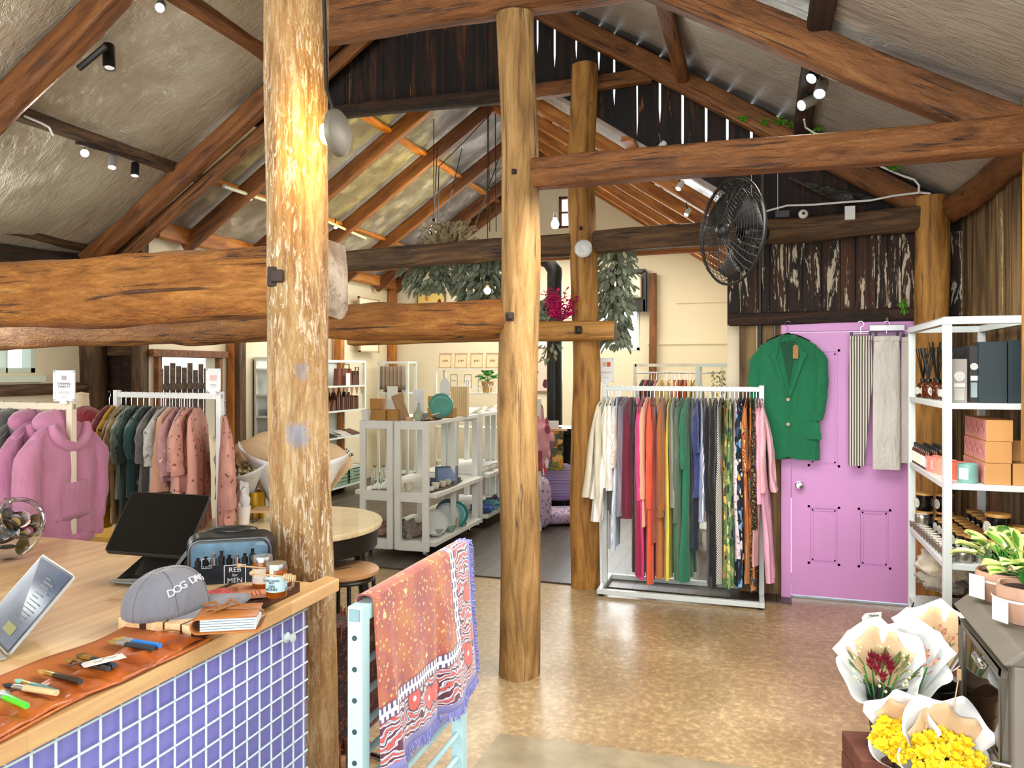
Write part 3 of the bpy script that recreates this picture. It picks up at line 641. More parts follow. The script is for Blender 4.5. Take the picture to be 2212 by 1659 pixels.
GL=[ # px, material, label, kind, bottom y, sleeve bottom y, group extras
(1306,'#d9d2bb','long cream knit cardigan at the left end of the rainbow rack','cardigan',1075,1112,.03),
(1314,'#e9e6da','off-white loose cotton top second on the rainbow rack','top',1080,1045,.02),
(1322,'#f1f0ec','crisp white shirt with a rolled cuff on the rainbow rack','shirt',1126,1050,.03),
(1331,zeb if 0 else stripes('ivory','#eceae2','#b9b4a4',60,.75),'white shirt with fine dark stripes next to the grey trousers','shirt',1060,1002,.015),
(1337,wst,'pale blue striped skirt showing low at the left of the rainbow rack','skirt',1192,0,.02),
(1341,'#4b4b54','charcoal trousers near the white shirts on the rainbow rack','trousers',1114,0,.02),
(1353,'#8c8492','grey-mauve dress between charcoal and burgundy','dress',1115,0,.02),
(1364,'#6d1b36','burgundy velvet dress on the rainbow rack','dress',1122,0,.032),
(1371,'#3b2119','dark brown velvet trousers below the burgundy dress','trousers',1238,0,.014),
(1380,'#d93f87','hot pink shirt dress with a turned-up cuff','dress',1252,1072,.02),
(1390,'#9c1a4b','raspberry maxi dress behind the hot pink sleeve','dress',1242,0,.02),
(1398,'#f0b795','peach blouse with a gathered sleeve','blouse',1140,1070,.016),
(1405,'#ef5a33','bright coral red shirt dress','dress',1260,1090,.018),
(1414,'#a5432a','rust red dress beside the coral one','dress',1172,0,.018),
(1425,'#b36d34','light tan maxi dress on the rainbow rack','dress',1250,0,.02),
(1433,'#a8602a','caramel brown long-sleeved shirt','shirt',1100,1108,.024),
(1447,'#e3d24a','lemon yellow maxi dress between caramel and grey','dress',1254,0,.014),
(1455,'#93948a','stone grey tunic beside the yellow dress','tunic',1095,0,.016),
(1463,'#566e5a','sage green long-sleeved dress','dress',1254,1122,.018),
(1474,'#2f6b50','deep green maxi dress between sage and emerald','dress',1252,0,.02),
(1486,'#1f7350','emerald green maxi dress with a bell sleeve','dress',1256,1005,.026),
(1497,'#161d30','midnight navy trousers on the rainbow rack','trousers',1190,0,.018),
(1506,'#2c3c7c','royal blue top half hidden by the black dresses','top',1075,970,.014),
(1514,bst,'blue and white striped dress beside the black dresses','dress',1128,0,.014),
(1523,'#0d0d0f','wide black dress, first of the black ones','dress',1104,0,.03),
(1534,'#101012','long black jumpsuit, second of the black ones','jumpsuit',1270,0,.022),
(1545,'#0b0b0c','long black dress next to the zebra print','dress',1240,1075,.024),
(1556,zeb,'zebra striped maxi dress','dress',1262,0,.016),
(1566,leaf1,'olive and rust leaf print maxi dress','dress',1268,0,.02),
(1577,leaf2,'yellow-green leaf print maxi dress','dress',1272,0,.018),
(1587,mag,'magenta speckled dress among the printed dresses','dress',1205,0,.014),
(1595,leaf3,'black dress with blue and white leaves','dress',1266,1000,.02),
(1605,nav,'navy floral dress with yellow blooms','dress',1242,0,.016),
(1613,ost,'orange and grey striped wrap dress','dress',1262,1010,.014),
(1620,mul,'multicoloured patchwork print dress','dress',1272,0,.014),
(1628,maze,'tan dress with a black maze print','dress',1278,1135,.018),
(1634,pst,'pink pinstriped shirt dress near the right end of the rack','dress',1222,0,.014),
(1640,'#e6a9c3','long candy pink shirt with tails at the right end of the rack','shirt',1258,1080,.018),
(1646,'#eeb4bd','rose pink short shirt, last on the rainbow rack','shirt',1062,1055,.014)]
for i,(px,c,lab,kd,yb,ys,t) in enumerate(GL):
    p,d=on_rack(px,RC,RZC,RH+.004); mt_=fabric(c) if isinstance(c,str) else c
    df=d-.17; zb=CAM.z-(yb-HOR)*df/FPX; L=RH-.085-zb; zs=CAM.z-(ys-HOR)*df/FPX if ys else 0
    tr=kd in('trousers','skirt')
    hw=.17 if tr else random.uniform(.18,.21)
    lean=(-.10 if i<3 else -.04 if i<6 else .08 if i>36 else random.uniform(-.012,.012))
    garment(kd,lab,kd,p,RZC+random.uniform(-.12,.12),mt_,hw,L,t,1.0 if tr else 1.12,sl=max(.15,(RH-.13-zs)) if ys else 0,seed=i*1.37,neck=.15 if tr else .05,shoulder=.012 if tr else .06,group='clothes on the rainbow rack',r0=.052,r1=.05,out=.02,nf=3+(i%4),lean=lean)
# empty hooks crowding the rail are part of each garment; small white size dividers
# ---- left racks ----
def pxrack(label,x0,x1,d0,d1,H,D,mat,s=.03):
    a=P(x0,800,d0); b=P(x1,800,d1); a.z=b.z=0; dd=b-a; rz=math.atan2(dd.y,dd.x); c=(a+b)/2
    return c,rz,dd.length,rack(label,c,rz,dd.length,D,H,mat,s)
CB,RZB,WB,_=pxrack('white clothes rack of muted floral dresses in front of the left opening',249,480,4.5,4.15,1.475,.46,M['white'],.032)
rackB=[(236,'#7c2530','dark red cardigan at the left end of the dress rack','cardigan',1060,1010,.02,None),
(248,floralm('mustard','#b8891a','#4a3310','#7a4f10',26),'mustard dress with a dark leaf print','dress',1135,960,.03,None),
(262,'#7a6a3c','olive linen dress beside the mustard one','dress',1090,990,.025,None),
(272,'#9c7a4c','camel brown dress on the dress rack','dress',1125,1000,.02,None),
(284,'#7e8f80','sage green blouse with scalloped sleeve','blouse',1075,985,.02,None),
(297,floralm('dkgreen','#22342c','#b9a99a','#6f4f4f',20),'dark green floral dress on the dress rack','dress',1120,985,.025,None),
(310,'#1f4a40','teal green blouse on the dress rack','blouse',1070,970,.02,None),
(322,floralm('black','#16161a','#5c5c60','#3f4a4a',20),'black floral dress on the dress rack','dress',1125,990,.025,None),
(336,'#5a5652','charcoal linen tunic on the dress rack','tunic',1100,985,.022,None),
(348,floralm('grey','#6d6865','#3a3636','#9a9490',24),'grey dress with a darker leaf print','dress',1110,975,.022,None),
(358,floralm('pale','#b3b0a6','#6f6f68','#d8d4ca',26),'pale grey floral blouse','blouse',1085,990,.02,None),
(372,'#bd8e70','peach tulle dress with tiers','dress',1060,0,.04,None),
(388,floralm('dusty','#a87d78','#8a5f5a','#e2c2b8',40),'dusty pink blouse beside the tulle dress','blouse',1040,1010,.022,None),
(398,'#ad817c','plain dusty pink linen shirt','shirt',1060,1000,.022,None),
(410,floralm('rose','#bd8a78','#5b4a2c','#8f3a3f',34),'rose pink dress with dark rose sprigs','dress',1130,1010,.03,None),
(428,floralm('rose2','#bb8775','#63502f','#a0484a',30),'large rose pink floral robe facing out beside the rack upright','robe',1150,0,.03,None)]
for i,(px,c,lab,kd,yb,ys,t,_) in enumerate(rackB):
    p,d=on_rack(px,CB,RZB,1.479); mt_=fabric(c) if isinstance(c,str) else c
    df=d-.15; zb=CAM.z-(yb-HOR)*df/FPX; L=1.39-zb; zs=CAM.z-(ys-HOR)*df/FPX if ys else 0
    garment(kd,lab,kd,p,RZB+R(34)+random.uniform(-.08,.08),mt_,random.uniform(.2,.23),L,t,1.15 if c!='#bd8e70' else 1.25,sl=max(.2,(1.35-zs)) if ys else 0,seed=60+i*1.7,neck=.05,group='clothes on the muted dress rack',r0=.065,r1=.075,out=.03,nf=4+(i%3))
# the robe and a second floral dress on the near end face the viewer
p=P(486,800,4.15); p.z=1.44
garment('robe','pale rose kimono robe hanging at the right end of the dress rack','robe',p,RZB+R(50),floralm('rose3','#b98474','#5d4c2c','#8f3a3f',32),.15,.86,.03,1.2,sl=.40,seed=91,group='clothes on the muted dress rack',r0=.07,r1=.09,out=.03)
# hoodie rack
CA,RZA,WA,_=pxrack('cream clothes rack holding pink and grey hoodies at the far left',-190,160,3.95,3.62,1.445,.46,plain('#d9cdb4',.5,var=.03),.032)
wh=M['pine']
PKH='#b97a97'; GRH='#55554f'
def hoodie(label,px,c,rot,seed,sl=.50,hw=.20,L=.54,extra=None):
    p,d=on_rack(px,CA,RZA,1.449); mt_=fabric(c,fold=.10)
    o=garment('hoodie',label,'hoodie',p,RZA+rot,mt_,hw,L,.045,1.04,sl=sl,seed=seed,hmat=wh,group='hoodies on the left rack',r0=.075,r1=.055,out=.05,nf=2,fold=.7)
    h=MB()
    def hf(u,v):
        a=-.2+u*(PI+.4); r=.085+.02*math.sin(v*PI); return Vector((-.035+.075*v-.02+.04*math.sin(a)*v,math.cos(a)*r*(1-.15*v),-.10-.05*v+math.sin(a)*.03*(1-v)+.03))
    pts=[(.03+.02*math.sin(a),math.cos(a)*.12,-.10-.11*abs(math.sin(a))) for a in [PI*k/10 for k in range(11)]]
    h.tube(pts,[.015,.024,.028,.028,.026,.025,.026,.028,.028,.024,.015],12)
    pts=[(-.045,math.cos(a)*.12,-.10+.01*math.sin(a)) for a in [PI*k/10 for k in range(11)]]
    h.tube(pts,[.02,.03,.04,.05,.055,.06,.055,.05,.04,.03,.02],12)
    h.build('hood',mt_,o)
    MB().grid(lambda u,v:Vector((.052+.012*math.sin(v*PI),(-.13+.26*v)*(1-.25*u),-.085-L+.09+.17*u)),6,10).build('pocket',mt_,o,solid=.006)
    b=MB(); N=40
    b.rings([[Vector((math.sin(2*PI*j/N)*.062,math.cos(2*PI*j/N)*hw*1.0,-.085-L+z)) for j in range(N)] for z in(-.045,.015)],0,True,False); b.build('hem_band',mt_,o,solid=.004)
    for sd in(-1,1): MB().lathe([(.036,0),(.04,.01),(.04,.06),(.037,.065)],14,(0.0,sd*(hw+.022),-.085-.05-sl-.03)).build('cuff',mt_,o)
    return o
hoodie('wine red hoodie at the far left end of the hoodie rack',-40,'#6f1f2a',R(30),3)
hoodie('dark grey hoodie furthest left in view on the hoodie rack',8,GRH,R(27),5)
hoodie('dark grey hoodie next to the pink ones',42,GRH,R(24),9)
hoodie('pink hoodie behind the front pink hoodie',82,'#b07090',R(20),13)
hoodie('pink hoodie at the right end of the rack facing the counter',138,PKH,R(12),17,L=.55,hw=.205)
q,d=on_rack(150,CA,RZA,1.2)
MB().box((0,0,0),(.035,.001,.09)).build('price_tag_card',M['paper'],loc=None)
bpy.data.objects.remove(bpy.data.objects['price_tag_card'])
# sign frames standing on the racks
def sign(label,loc,rz,w,h,lines,name='sign_holder',frame=None,pic=None):
    o=T(name,label,'sign',loc,rz)
    MB().box((0,0,h/2+.02),(w,.006,h)).build('card',M['paper'],o)
    f=MB()
    for a in(-1,1): f.box((a*(w/2+.004),0,h/2+.02),(.01,.012,h+.02)); f.box((0,0,h/2+.02+a*(h/2+.004)),(w+.018,.012,.01))
    f.box((0,0,.008),(.03,.03,.02)); f.build('frame',frame or M['whitem'],o)
    for s_,sz,z,c in lines: text(s_,sz,c,o,(0,-.0045,z),(R(90),0,0))
    if pic: 
        for (x,z,ww,hh,c) in pic: MB().box((x,-.004,z),(ww,.002,hh)).build('picture',c,o)
    return o
INK=plain('#3a3a3a',.7,var=0); GREYI=plain('#9a9aa2',.7,var=0)
p=P(139,853,3.6); p.z=1.445; sg=sign('clear-framed sign on top of the hoodie rack by the left window',p,YAW+R(10),.075,.125,[('THERMAL\nTWEETY',.014,.085,INK)],pic=[(0,.12,.02,.02,GREYI),(0,.055,.05,.0015,GREYI),(0,.05,.054,.0015,GREYI),(0,.045,.05,.0015,GREYI),(0,.03,.03,.002,GREYI)])
p=P(461,853,4.1); p.z=1.475; sign('white-framed sign on the right end of the dress rack',p,YAW+R(5),.055,.105,[],pic=[(0,.085,.035,.03,plain('#d8b9b0',.7)),(0,.05,.03,.002,GREYI),(0,.045,.033,.002,GREYI),(0,.035,.028,.01,plain('#cfd3d8',.7))])
p=P(1309,830,5.75); p.z=1.50; sign('white-framed sign with a small red picture on the left end of the rainbow rack',p,YAW,.095,.165,[],pic=[(-.012,.145,.03,.035,plain('#d8b49a',.7)),(.02,.145,.026,.035,plain('#c4502e',.7)),(0,.09,.075,.0015,GREYI),(0,.085,.078,.0015,GREYI),(0,.08,.07,.0015,GREYI),(-.0,.045,.035,.003,GREYI)])
# ================= RIGHT SIDE =================
# green jacket hanging on the door frame top
dyf=GY-.09
def flatgarment_origin(px,py,y): a=onY(px,py,y); return a
GJ='#066a42'
jm=fabric(GJ,name='green_linen',fold=.35)
a=onY(1702,697,dyf-.05)
o=T('jacket','emerald green two-button jacket hanging on the pink door frame','jacket',(a.x,a.y,a.z),R(0))
# body built facing -Y: x across
def jbody():
    m=MB(); K=30; N=48; rs=[]; L=.845; hw=.195
    for k in range(K+1):
        u=k/K; q=min(1,u/.075); w=.075+(hw-.075)*q**.85; w*=1-.03*math.exp(-((u-.45)/.2)**2)+.06*u; z=-.10-u*L
        ring=[]
        for j in range(N):
            a_=2*PI*j/N; c,s_=math.cos(a_),math.sin(a_); x=c*w
            t=.035*(.5+.5*min(1,u*5)); y=s_*t*(abs(s_)**-.4 if abs(s_)>.01 else 1)
            y+=math.sin(x*34+2*noise.noise(Vector((x*3,u*2,1))))*.005*min(1,u*3)+noise.noise(Vector((x*6,u*3,4)))*.010
            zz=z+(noise.noise(Vector((x*5,3,5)))*.006 if k==K else 0)
            if k==K and s_<0 and abs(x)<.05: zz+=.02*(1-abs(x)/.05)
            ring.append(Vector((x,y,zz)))
        rs.append(ring)
    return m.rings(rs,0,True)
jbody().build('body_cloth',jm,o)
for sd in(-1,1):
    m=sleeve_mb(sd,.20,.60 if sd<0 else .50,-.10,.048,.04,.03,3+sd,.6); b=m.build('sleeve',jm,o,rot=(0,0,R(-90)))
    b2=MB().prism([(sd*.055,-.045,-.115),(sd*.10,-.047,-.20),(sd*.125,-.048,-.22),(sd*.105,-.05,-.255),(sd*.012,-.05,-.52),(sd*.004,-.049,-.5),(sd*.075,-.047,-.24)],(0,-.006,0)).build('lapel',jm,o,bev=.003)
    MB().prism([(sd*.115,-.044,-.68),(sd*.20,-.044,-.69),(sd*.215,-.044,-.80),(sd*.12,-.044,-.80)],(0,-.005,0)).build('pocket',jm,o,bev=.003)
MB().tube([(-.06,-.03,-.11),(-.03,.0,-.095),(0,.02,-.09),(.03,.0,-.095),(.06,-.03,-.11)],.014,10).build('collar',jm,o)
MB().prism([(-.05,-.042,-.13),(.05,-.042,-.13),(.006,-.043,-.44)],(0,-.003,0)).build('neck_opening',fabric('#07472f'),o)
BT=plain('#9b8a62',.35,var=.3,ns=60)
for z in(-.53,-.70): MB().lathe([(.001,.004),(.012,.004),(.0135,.002),(.0135,0)],20,(.0,-.052,z),M=Matrix.Rotation(R(90),3,'X')).build('button',BT,o)
h=mk_hanger(o,.15,z0=-.075); h.rotation_euler=(0,0,R(90))
KR=plain('#a07a48',.8,var=.08)
tg=MB(); tg.prism([(.03,-.056,-.25),(.065,-.056,-.25),(.065,-.056,-.17),(.055,-.056,-.155),(.04,-.056,-.155),(.03,-.056,-.17)],(0,-.001,0)); tg.tube([(.047,-.055,-.165),(.045,-.05,-.12),(.03,-.04,-.09)],.0012,5); tg.build('swing_tag',KR,o)
# trousers on the door
def pants(label,px0,px1,pyt,pyb,mat,y,legs=1,seed=1,lean=0,group=None):
    a=onY(px0,pyt,y); b=onY(px1,pyt,y); zb=onY((px0+px1)/2,pyb,y).z; W=b.x-a.x; cx=(a.x+b.x)/2; zt=a.z; L=zt-zb
    o=T('trousers',label,'trousers',(cx,y,zt+.10))
    m=MB(); K=24; N=40; rs=[]
    for k in range(K+1):
        u=k/K; z=-.10-u*L; w=W/2*(1.0 if legs==2 else (1-.0*u)); ring=[]
        if legs==1: w=W/2*(.92+.12*math.sin(min(1,u*3)*PI/2)-.55*max(0,u-.35)); 
        else: w=W/2*(.93+.09*math.sin(min(1,u*3)*PI/2)+.03*u)
        off=-(W*.27)*max(0,u-.35) if legs==1 else 0
        for j in range(N):
            a_=2*PI*j/N; c,s_=math.cos(a_),math.sin(a_); x=c*w
            yy=s_*.022*(abs(s_)**-.4 if abs(s_)>.01 else 1)+math.sin(x*(120 if u<.1 else 45)+seed)*(.004 if u<.1 else .006*(1-.3*u))
            ring.append(Vector((x+off+lean*u,yy,z)))
        rs.append(ring)
    m.rings(rs,0,True).build('leg_cloth',mat,o)
    MB().box((0,0,-.115),(W*.96,.05,.035)).build('waistband',mat,o,bev=.006)
    hg=MB(); hg.tube([(-W*.48,0,-.085),(W*.48,0,-.085)],.005,8); r=.02
    hg.tube([(0,0,-.085),(0,0,-.04)]+[(r*math.sin(R(t)),0,-.04+r-r*math.cos(R(t))) for t in (40,80,120,160,200,235)],.002,5); hh=hg.build('clip_hanger',M['chrome'],o)
    for sd in(-1,1): MB().box((sd*W*.40,-.012,-.095),(.016,.02,.045)).build('clip',M['black'],hh,bev=.003)
    return o
pm=stripes('ticking','#d9d4c8','#55524b',19,.45,'X')
pants('black and cream striped trousers clipped to a hanger on the pink door',1834,1884,726,1006,pm,dyf-.06,1,1)
lin=fabric('#cbc8c0',fold=.35)
pants('white linen trousers hanging beside the striped ones on the pink door',1886,1944,727,1014,lin,dyf-.09,2,2)
pants('second pair of white linen trousers, seen behind the shelf upright',1946,1990,729,1000,fabric('#c2beb5',fold=.35),dyf-.07,2,5)
# rail on the door top that holds the hangers
q=T('door_hook_rail','grey metal hook rail on top of the pink door','hook rail',(onY(1915,712,dyf).x,dyf-.02,1.885))
MB().box((0,0,0),(.22,.018,.045)).build('rail_plate',plain('#b9bcbf',.3,.6),q,bev=.005)
MB().tube([(0,-.01,.04),(0,-.03,.06),(0,-.01,.085),(0,.03,.08)],.008,8).build('hook',M['chrome'],q)
# ---------- white shelf unit along the right wall ----------
SX0,SX1,SY0,SY1,SH=2.03,2.42,.17,1.10,1.85
LV=[1.448,1.073,.70,.30]
sh=T('shelf_unit','white metal shelf unit of candles and bottles against the right plank wall','shelf unit',(0,0,0))
s_=.036
for i,(x,y) in enumerate(((SX0,SY0),(SX1,SY0),(SX0,SY1),(SX1,SY1))): MB().box((x+(s_/2 if x==SX0 else -s_/2),y+(s_/2 if y==SY0 else -s_/2),SH/2-.018),(s_,s_,SH-.036)).build('upright',M['whitem'],sh,bev=.002)
tf=MB(); tf.b2(SX0,SX1,SY0,SY0+s_,SH-.035,SH); tf.b2(SX0,SX1,SY1-s_,SY1,SH-.035,SH); tf.b2(SX0,SX0+s_,SY0+s_,SY1-s_,SH-.035,SH); tf.b2(SX1-s_,SX1,SY0+s_,SY1-s_,SH-.035,SH); tf.build('top_frame',M['whitem'],sh,bev=.002)
for z in LV+[.06]: MB().b2(SX0+.003,SX1-.003,SY0+.003,SY1-.003,z-.028,z).build('shelf',M['whitem'],sh,bev=.002)
AMB=NT('amber_glass'); AMB.set('#5a2408',.06,0,Transmission_Weight=.35,IOR=1.4); AMB=AMB.mat
LBL=plain('#e9e4d6',.6,var=.03)
def seal(parent,r,loc,rot):   # round maker's seal: rings and centre
    m=MB(); m.lathe([(.0,.0006),(r,.0006),(r,0)],24); o=m.build('round_label',LBL,parent,loc=loc,rot=rot)
    k=MB(); 
    for rr in(.82,.5,.25): k.tube([(math.cos(2*PI*i/20)*r*rr,math.sin(2*PI*i/20)*r*rr,.0008) for i in range(20)],r*.035,4,closed=True)
    k.build('label_rings',INK,o); return o
def ordn(i): return ['first','second','third','fourth','fifth','sixth','seventh','eighth','ninth','tenth','eleventh','twelfth','thirteenth','fourteenth','fifteenth'][i]
# diffuser bottles
def bottle(name,label,cat,h,r,cap=.02,stick=False,rect=False,group=None,lab_round=True):
    o=T(name,label,cat,(0,0,0),0,group)
    MB().lathe([(r*.95,0),(r,.004),(r,h*.62),(r*.9,h*.72),(r*.38,h*.82),(r*.36,h*.86)],20).build('glass_body',AMB,o)
    MB().lathe([(r*.45,h*.84),(r*.45,h),(r*.40,h*1.0)],16).build('cap',M['black'],o)
    if lab_round: seal(o,r*.62,(-r*1.01,0,h*.36),(R(90),0,R(-90)))
    else: 
        MB().rings([[Vector((math.cos(a_)*r*1.02,math.sin(a_)*r*1.02,z)) for a_ in [2*PI*j/20 for j in range(20)]] for z in(h*.10,h*.6)],0,True,False).build('paper_label',LBL,o)
    if stick:
        m=MB()
        for k in range(6): a_=k*1.05+.2; m.tube([(0,0,h*.9),(math.cos(a_)*.035,math.sin(a_)*.035,h+.17)],.0028,5)
        m.build('reed_sticks',M['black'],o)
    return o
b0=bottle('diffuser_bottle','amber reed diffuser nearest the door on the top shelf','diffuser',.105,.033,stick=True,group='reed diffusers on the top shelf')
bp=[(2.09,.99),(2.10,.91),(2.09,.83),(2.11,.74),(2.10,.65),(2.12,.56),(2.11,.47)]
for i,(x,y) in enumerate(bp):
    o=b0 if i==0 else copyt(b0,(0,0,0),label='amber reed diffuser, %s from the door end of the top shelf'%ordn(i))
    o.location=(x,y,LV[0]); o.rotation_euler=(0,0,random.uniform(-.3,.6)); o.scale=(1,1,1 if i!=3 else 1.1)
BX=plain('#12181b',.6,var=.06); BX2=plain('#0c0d0e',.6,var=.06)
def cbox(name,label,cat,c,sz,mat,rz=0,group=None,parts=None):
    o=T(name,label,cat,c,rz,group); MB().box((0,0,sz[2]/2),sz).build('carton',mat,o,bev=.0015)
    if parts: parts(o)
    return o
for i,(x,y,w,h,l) in enumerate(((2.355,.62,.10,.275,'black tall gift box at the back of the top shelf, behind the diffusers'),(2.355,.74,.10,.27,'black tall gift box second from the wall corner on the top shelf'),(2.30,.86,.10,.28,'black tall gift box farthest back on the top shelf'),(2.255,.52,.09,.27,'black tall box just behind the grey lidded box'),(2.23,.70,.08,.27,'narrow black box standing among the diffusers'))):
    cbox('gift_box',l,'box',(x,y,LV[0]),(w,.10,h),BX2 if i%2 else BX,0,'black gift boxes')
def teal(o): pass
cbox('gift_box','large dark teal box at the front of the top shelf beside the slim black one','box',(2.245,.275,LV[0]),(.115,.10,.285),plain('#14262c',.55,var=.05),0,'black gift boxes')
cbox('gift_box','large dark teal box at the right edge of the top shelf','box',(2.365,.275,LV[0]),(.115,.10,.29),plain('#15272d',.55,var=.05),0,'black gift boxes')
def slim(o):
    seal(o,.016,(0,-.0455,.17),(R(90),0,0)); MB().box((0,-.0455,.115),(.028,.002,.022)).build('label',LBL,o); MB().box((0,-.0455,.06),(.026,.002,.07)).build('window',plain('#8fa0a4',.1),o)
cbox('gift_box','slim black box with a round seal and small window on the top shelf','box',(2.172,.29,LV[0]),(.036,.09,.27),M['black'],0,'black gift boxes',slim)
def greyb(o):
    seal(o,.022,(0,-.0305,.125),(R(90),0,0)); MB().box((0,-.0305,.082),(.045,.002,.018)).build('label',plain('#c9c6c0',.5),o); MB().box((0,-.0305,.04),(.042,.002,.055)).build('window',plain('#a9a49c',.1),o)
cbox('display_box','grey display box with a round seal standing on the top shelf','box',(2.105,.245,LV[0]),(.064,.06,.205),plain('#8b8681',.45,var=.03),0,None,greyb)
# small white-labelled bottles, three rows
b1=bottle('oil_bottle','x','bottle',.115,.0175,rect=False,group='white-labelled bottles on the second shelf',lab_round=False)
n_=0
for r_ in range(3):
    for i in range(9 if r_==0 else 8):
        x=2.062+.045*r_; y=1.05-i*.047-.01*r_
        lab='white-labelled amber bottle, %s from the door in the %s row of the second shelf'%(ordn(i),('front','middle','back')[r_])
        o=b1 if n_==0 else copyt(b1,(0,0,0)); n_+=1; o['label']=lab
        o.location=(x,y,LV[1]); o.rotation_euler=(0,0,random.uniform(-.2,.2))
# peach tumblers
def candle(name,label,cat,r,h,mat,lid=None,rnd=False,group=None,sq=None):
    o=T(name,label,cat,(0,0,0),0,group)
    MB().lathe([(r*.9,0),(r,.006),(r,h),(r*.93,h),(r*.92,h*.85),(.001,h*.84)],24,cap=True).build('jar',mat,o)
    if lid: MB().lathe([(r*.9,h-.006),(r*.9,h+.001),(r*1.06,h+.001),(r*1.06,h+.011),(r*1.03,h+.013),(.001,h+.013)],24).build('lid',lid,o)
    if rnd: seal(o,r*.62,(-r*1.01*math.cos(.35),-r*1.01*math.sin(.35),h*.5),(R(90),0,R(-90)+.35))
    if sq: MB().rings([[Vector((-math.cos(a_)*r*1.015,-math.sin(a_)*r*1.015,z)) for a_ in (-.5,-.25,0,.25,.5)] for z in(h*.2,h*.8)],0,True,False).build('paper_label',sq,o)
    return o
pc=[('#d98274','#f0b8b0'),('#e08f7d','#f3c2c8'),('#e79a80','#e8a090'),('#e59a86','#f2c4b4'),('#e8a088','#efb4a6')]
for i,(c,l) in enumerate(pc):
    o=candle('candle_jar','peach glass candle, %s from the oil bottles on the second shelf'%ordn(i),'candle',.034,.082,plain(c,.2,var=.1),None,False,'peach candles',plain(l,.6)); o.location=(2.075+.012*i,.645-.068*i,LV[1])
o=candle('candle_jar','pale teal candle jar beside the shelf upright','candle',.043,.088,plain('#7fb3ab',.35,var=.03),None,False,None,plain('#e3ebe8',.6)); o.location=(2.145,.24,LV[1]); o.rotation_euler=(0,0,.9)
o=candle('candle_jar','coral candle jar behind the pale teal one','candle',.036,.085,plain('#d9694f',.25,var=.05),None,False,None,None); o.location=(2.13,.34,LV[1])
# kraft boxes with pink printed ends
KF=plain('#c08d52',.7,var=.04); PKP=print_('pink_marble','#c9837e',['#7a3f4c','#e3a59a','#b06a70'],45,.5,(1,1,.5),1)
def kb_(o):
    MB().box((-.0535,0,.05),(.002,.092,.092)).build('printed_end',PKP,o)
rows=['bottom','middle','top']
for lv in range(3):
    for i in range(4):
        o=T('candle_carton','kraft carton with a pink printed side, %s layer, %s from the front'%(rows[lv],ordn(i)),'box',(2.255+.004*lv,.235+i*.098,LV[1]+.0005+lv*.0995),0,'kraft candle cartons')
        MB().box((0,0,.049),(.106,.094,.098)).build('carton',KF,o,bev=.0015); kb_(o)
for i,(x,y,z,l) in enumerate(((2.365,.235,0,'kraft carton at the right end, standing alone on the shelf'),(2.365,.34,0,'kraft carton at the right end, second from the front'),(2.365,.34,.0995,'kraft carton on top of the right-hand stack'))):
    cbox('candle_carton',l,'box',(x,y,LV[1]+.0005+z),(.096,.092,.098),KF,0,'kraft candle cartons')
# third shelf: black candles with wooden lids, tins
LID=wood('lid_wood',['#9c6c30','#b7843f','#c99850','#d8ab66'],(8,8,8),0,.5,.05); BG=plain('#0a0a0b',.12,var=.05)
c0=None
big=[(2.10,1.02,0,'black candle jar with a wooden lid, stacked on the tins nearest the door',.088),(2.20,1.02,0,'black candle jar with a wooden lid behind the door-end tins',.0)]
def bigc(label,x,y,z,r=.044,h=.088,rz=0):
    global c0
    if c0 is None: c0=candle('black_candle',label,'candle',.044,.088,BG,LID,True,'black candles with wooden lids'); o=c0
    else: o=copyt(c0,(0,0,0),label=label)
    o.location=(x,y,z); o.scale=(r/.044,r/.044,h/.088); o.rotation_euler=(0,0,rz); return o
z3=LV[2]+.0005
bigc('black sealed candle with wooden lid, lower one nearest the door',2.105,1.03,z3); bigc('black sealed candle with wooden lid, upper one nearest the door',2.105,1.03,z3+.102)
bigc('black candle with seal and wooden lid, lower of the second stack from the door',2.205,1.02,z3); bigc('black candle with seal and wooden lid, upper of the second stack from the door',2.205,1.02,z3+.102)
for i in range(6): bigc('small black candle, %s from the door in the row behind the tins'%ordn(i),2.165+.004*i,.90-i*.082,z3,.034,.075)
for i in range(7): bigc('small lidded black candle, %s from the door in the back row'%ordn(i),2.245+.003*i,.90-i*.082,z3,.034,.085)
for i in range(7): bigc('black lidded candle, %s from the door along the wall side of the third shelf'%ordn(i),2.325+.003*i,.90-i*.09,z3,.036,.12)
bigc('large black candle at the right front, lower of two',2.275,.265,z3,.050,.095); bigc('large black candle at the right front, upper of two',2.275,.265,z3+.109,.050,.105)
bigc('black candle at the far right front beside the two stacked ones',2.37,.28,z3,.042,.15)
bigc('medium black candle behind the two front tins',2.20,.36,z3,.042,.09)
TIN=plain('#a9a59c',.28,.9,var=.08)
tin0=None
def tin(label,x,y,z,r=.031,h=.034):
    global tin0
    if tin0 is None:
        tin0=T('candle_tin',label,'tin',(0,0,0),0,'round candle tins'); r0=.031
        MB().lathe([(r0*.96,0),(r0,.003),(r0,.026)],20).build('tin_body',TIN,tin0); MB().lathe([(r0*1.04,.022),(r0*1.04,.033),(r0*.98,.035),(.001,.035)],20).build('tin_lid',TIN,tin0)
        l=MB().lathe([(r0*.8,.0355),(r0*.8,.036),(.001,.036)],20).build('lid_label',LBL,tin0); o=tin0
    else: o=copyt(tin0,(0,0,0),label=label)
    o.location=(x,y,z); o.scale=(r/.031,r/.031,h/.035); return o
tin('round tin, first of the front row at the door end',2.065,1.06,z3)
for i in range(12): tin('round tin, %s after the door-end tin in the front row'%ordn(i),2.068+.001*i,.975-i*.066,z3,.031,.045)
tin('larger round tin resting on the first tins at the door end',2.075,.93,z3+.046,.036,.05)
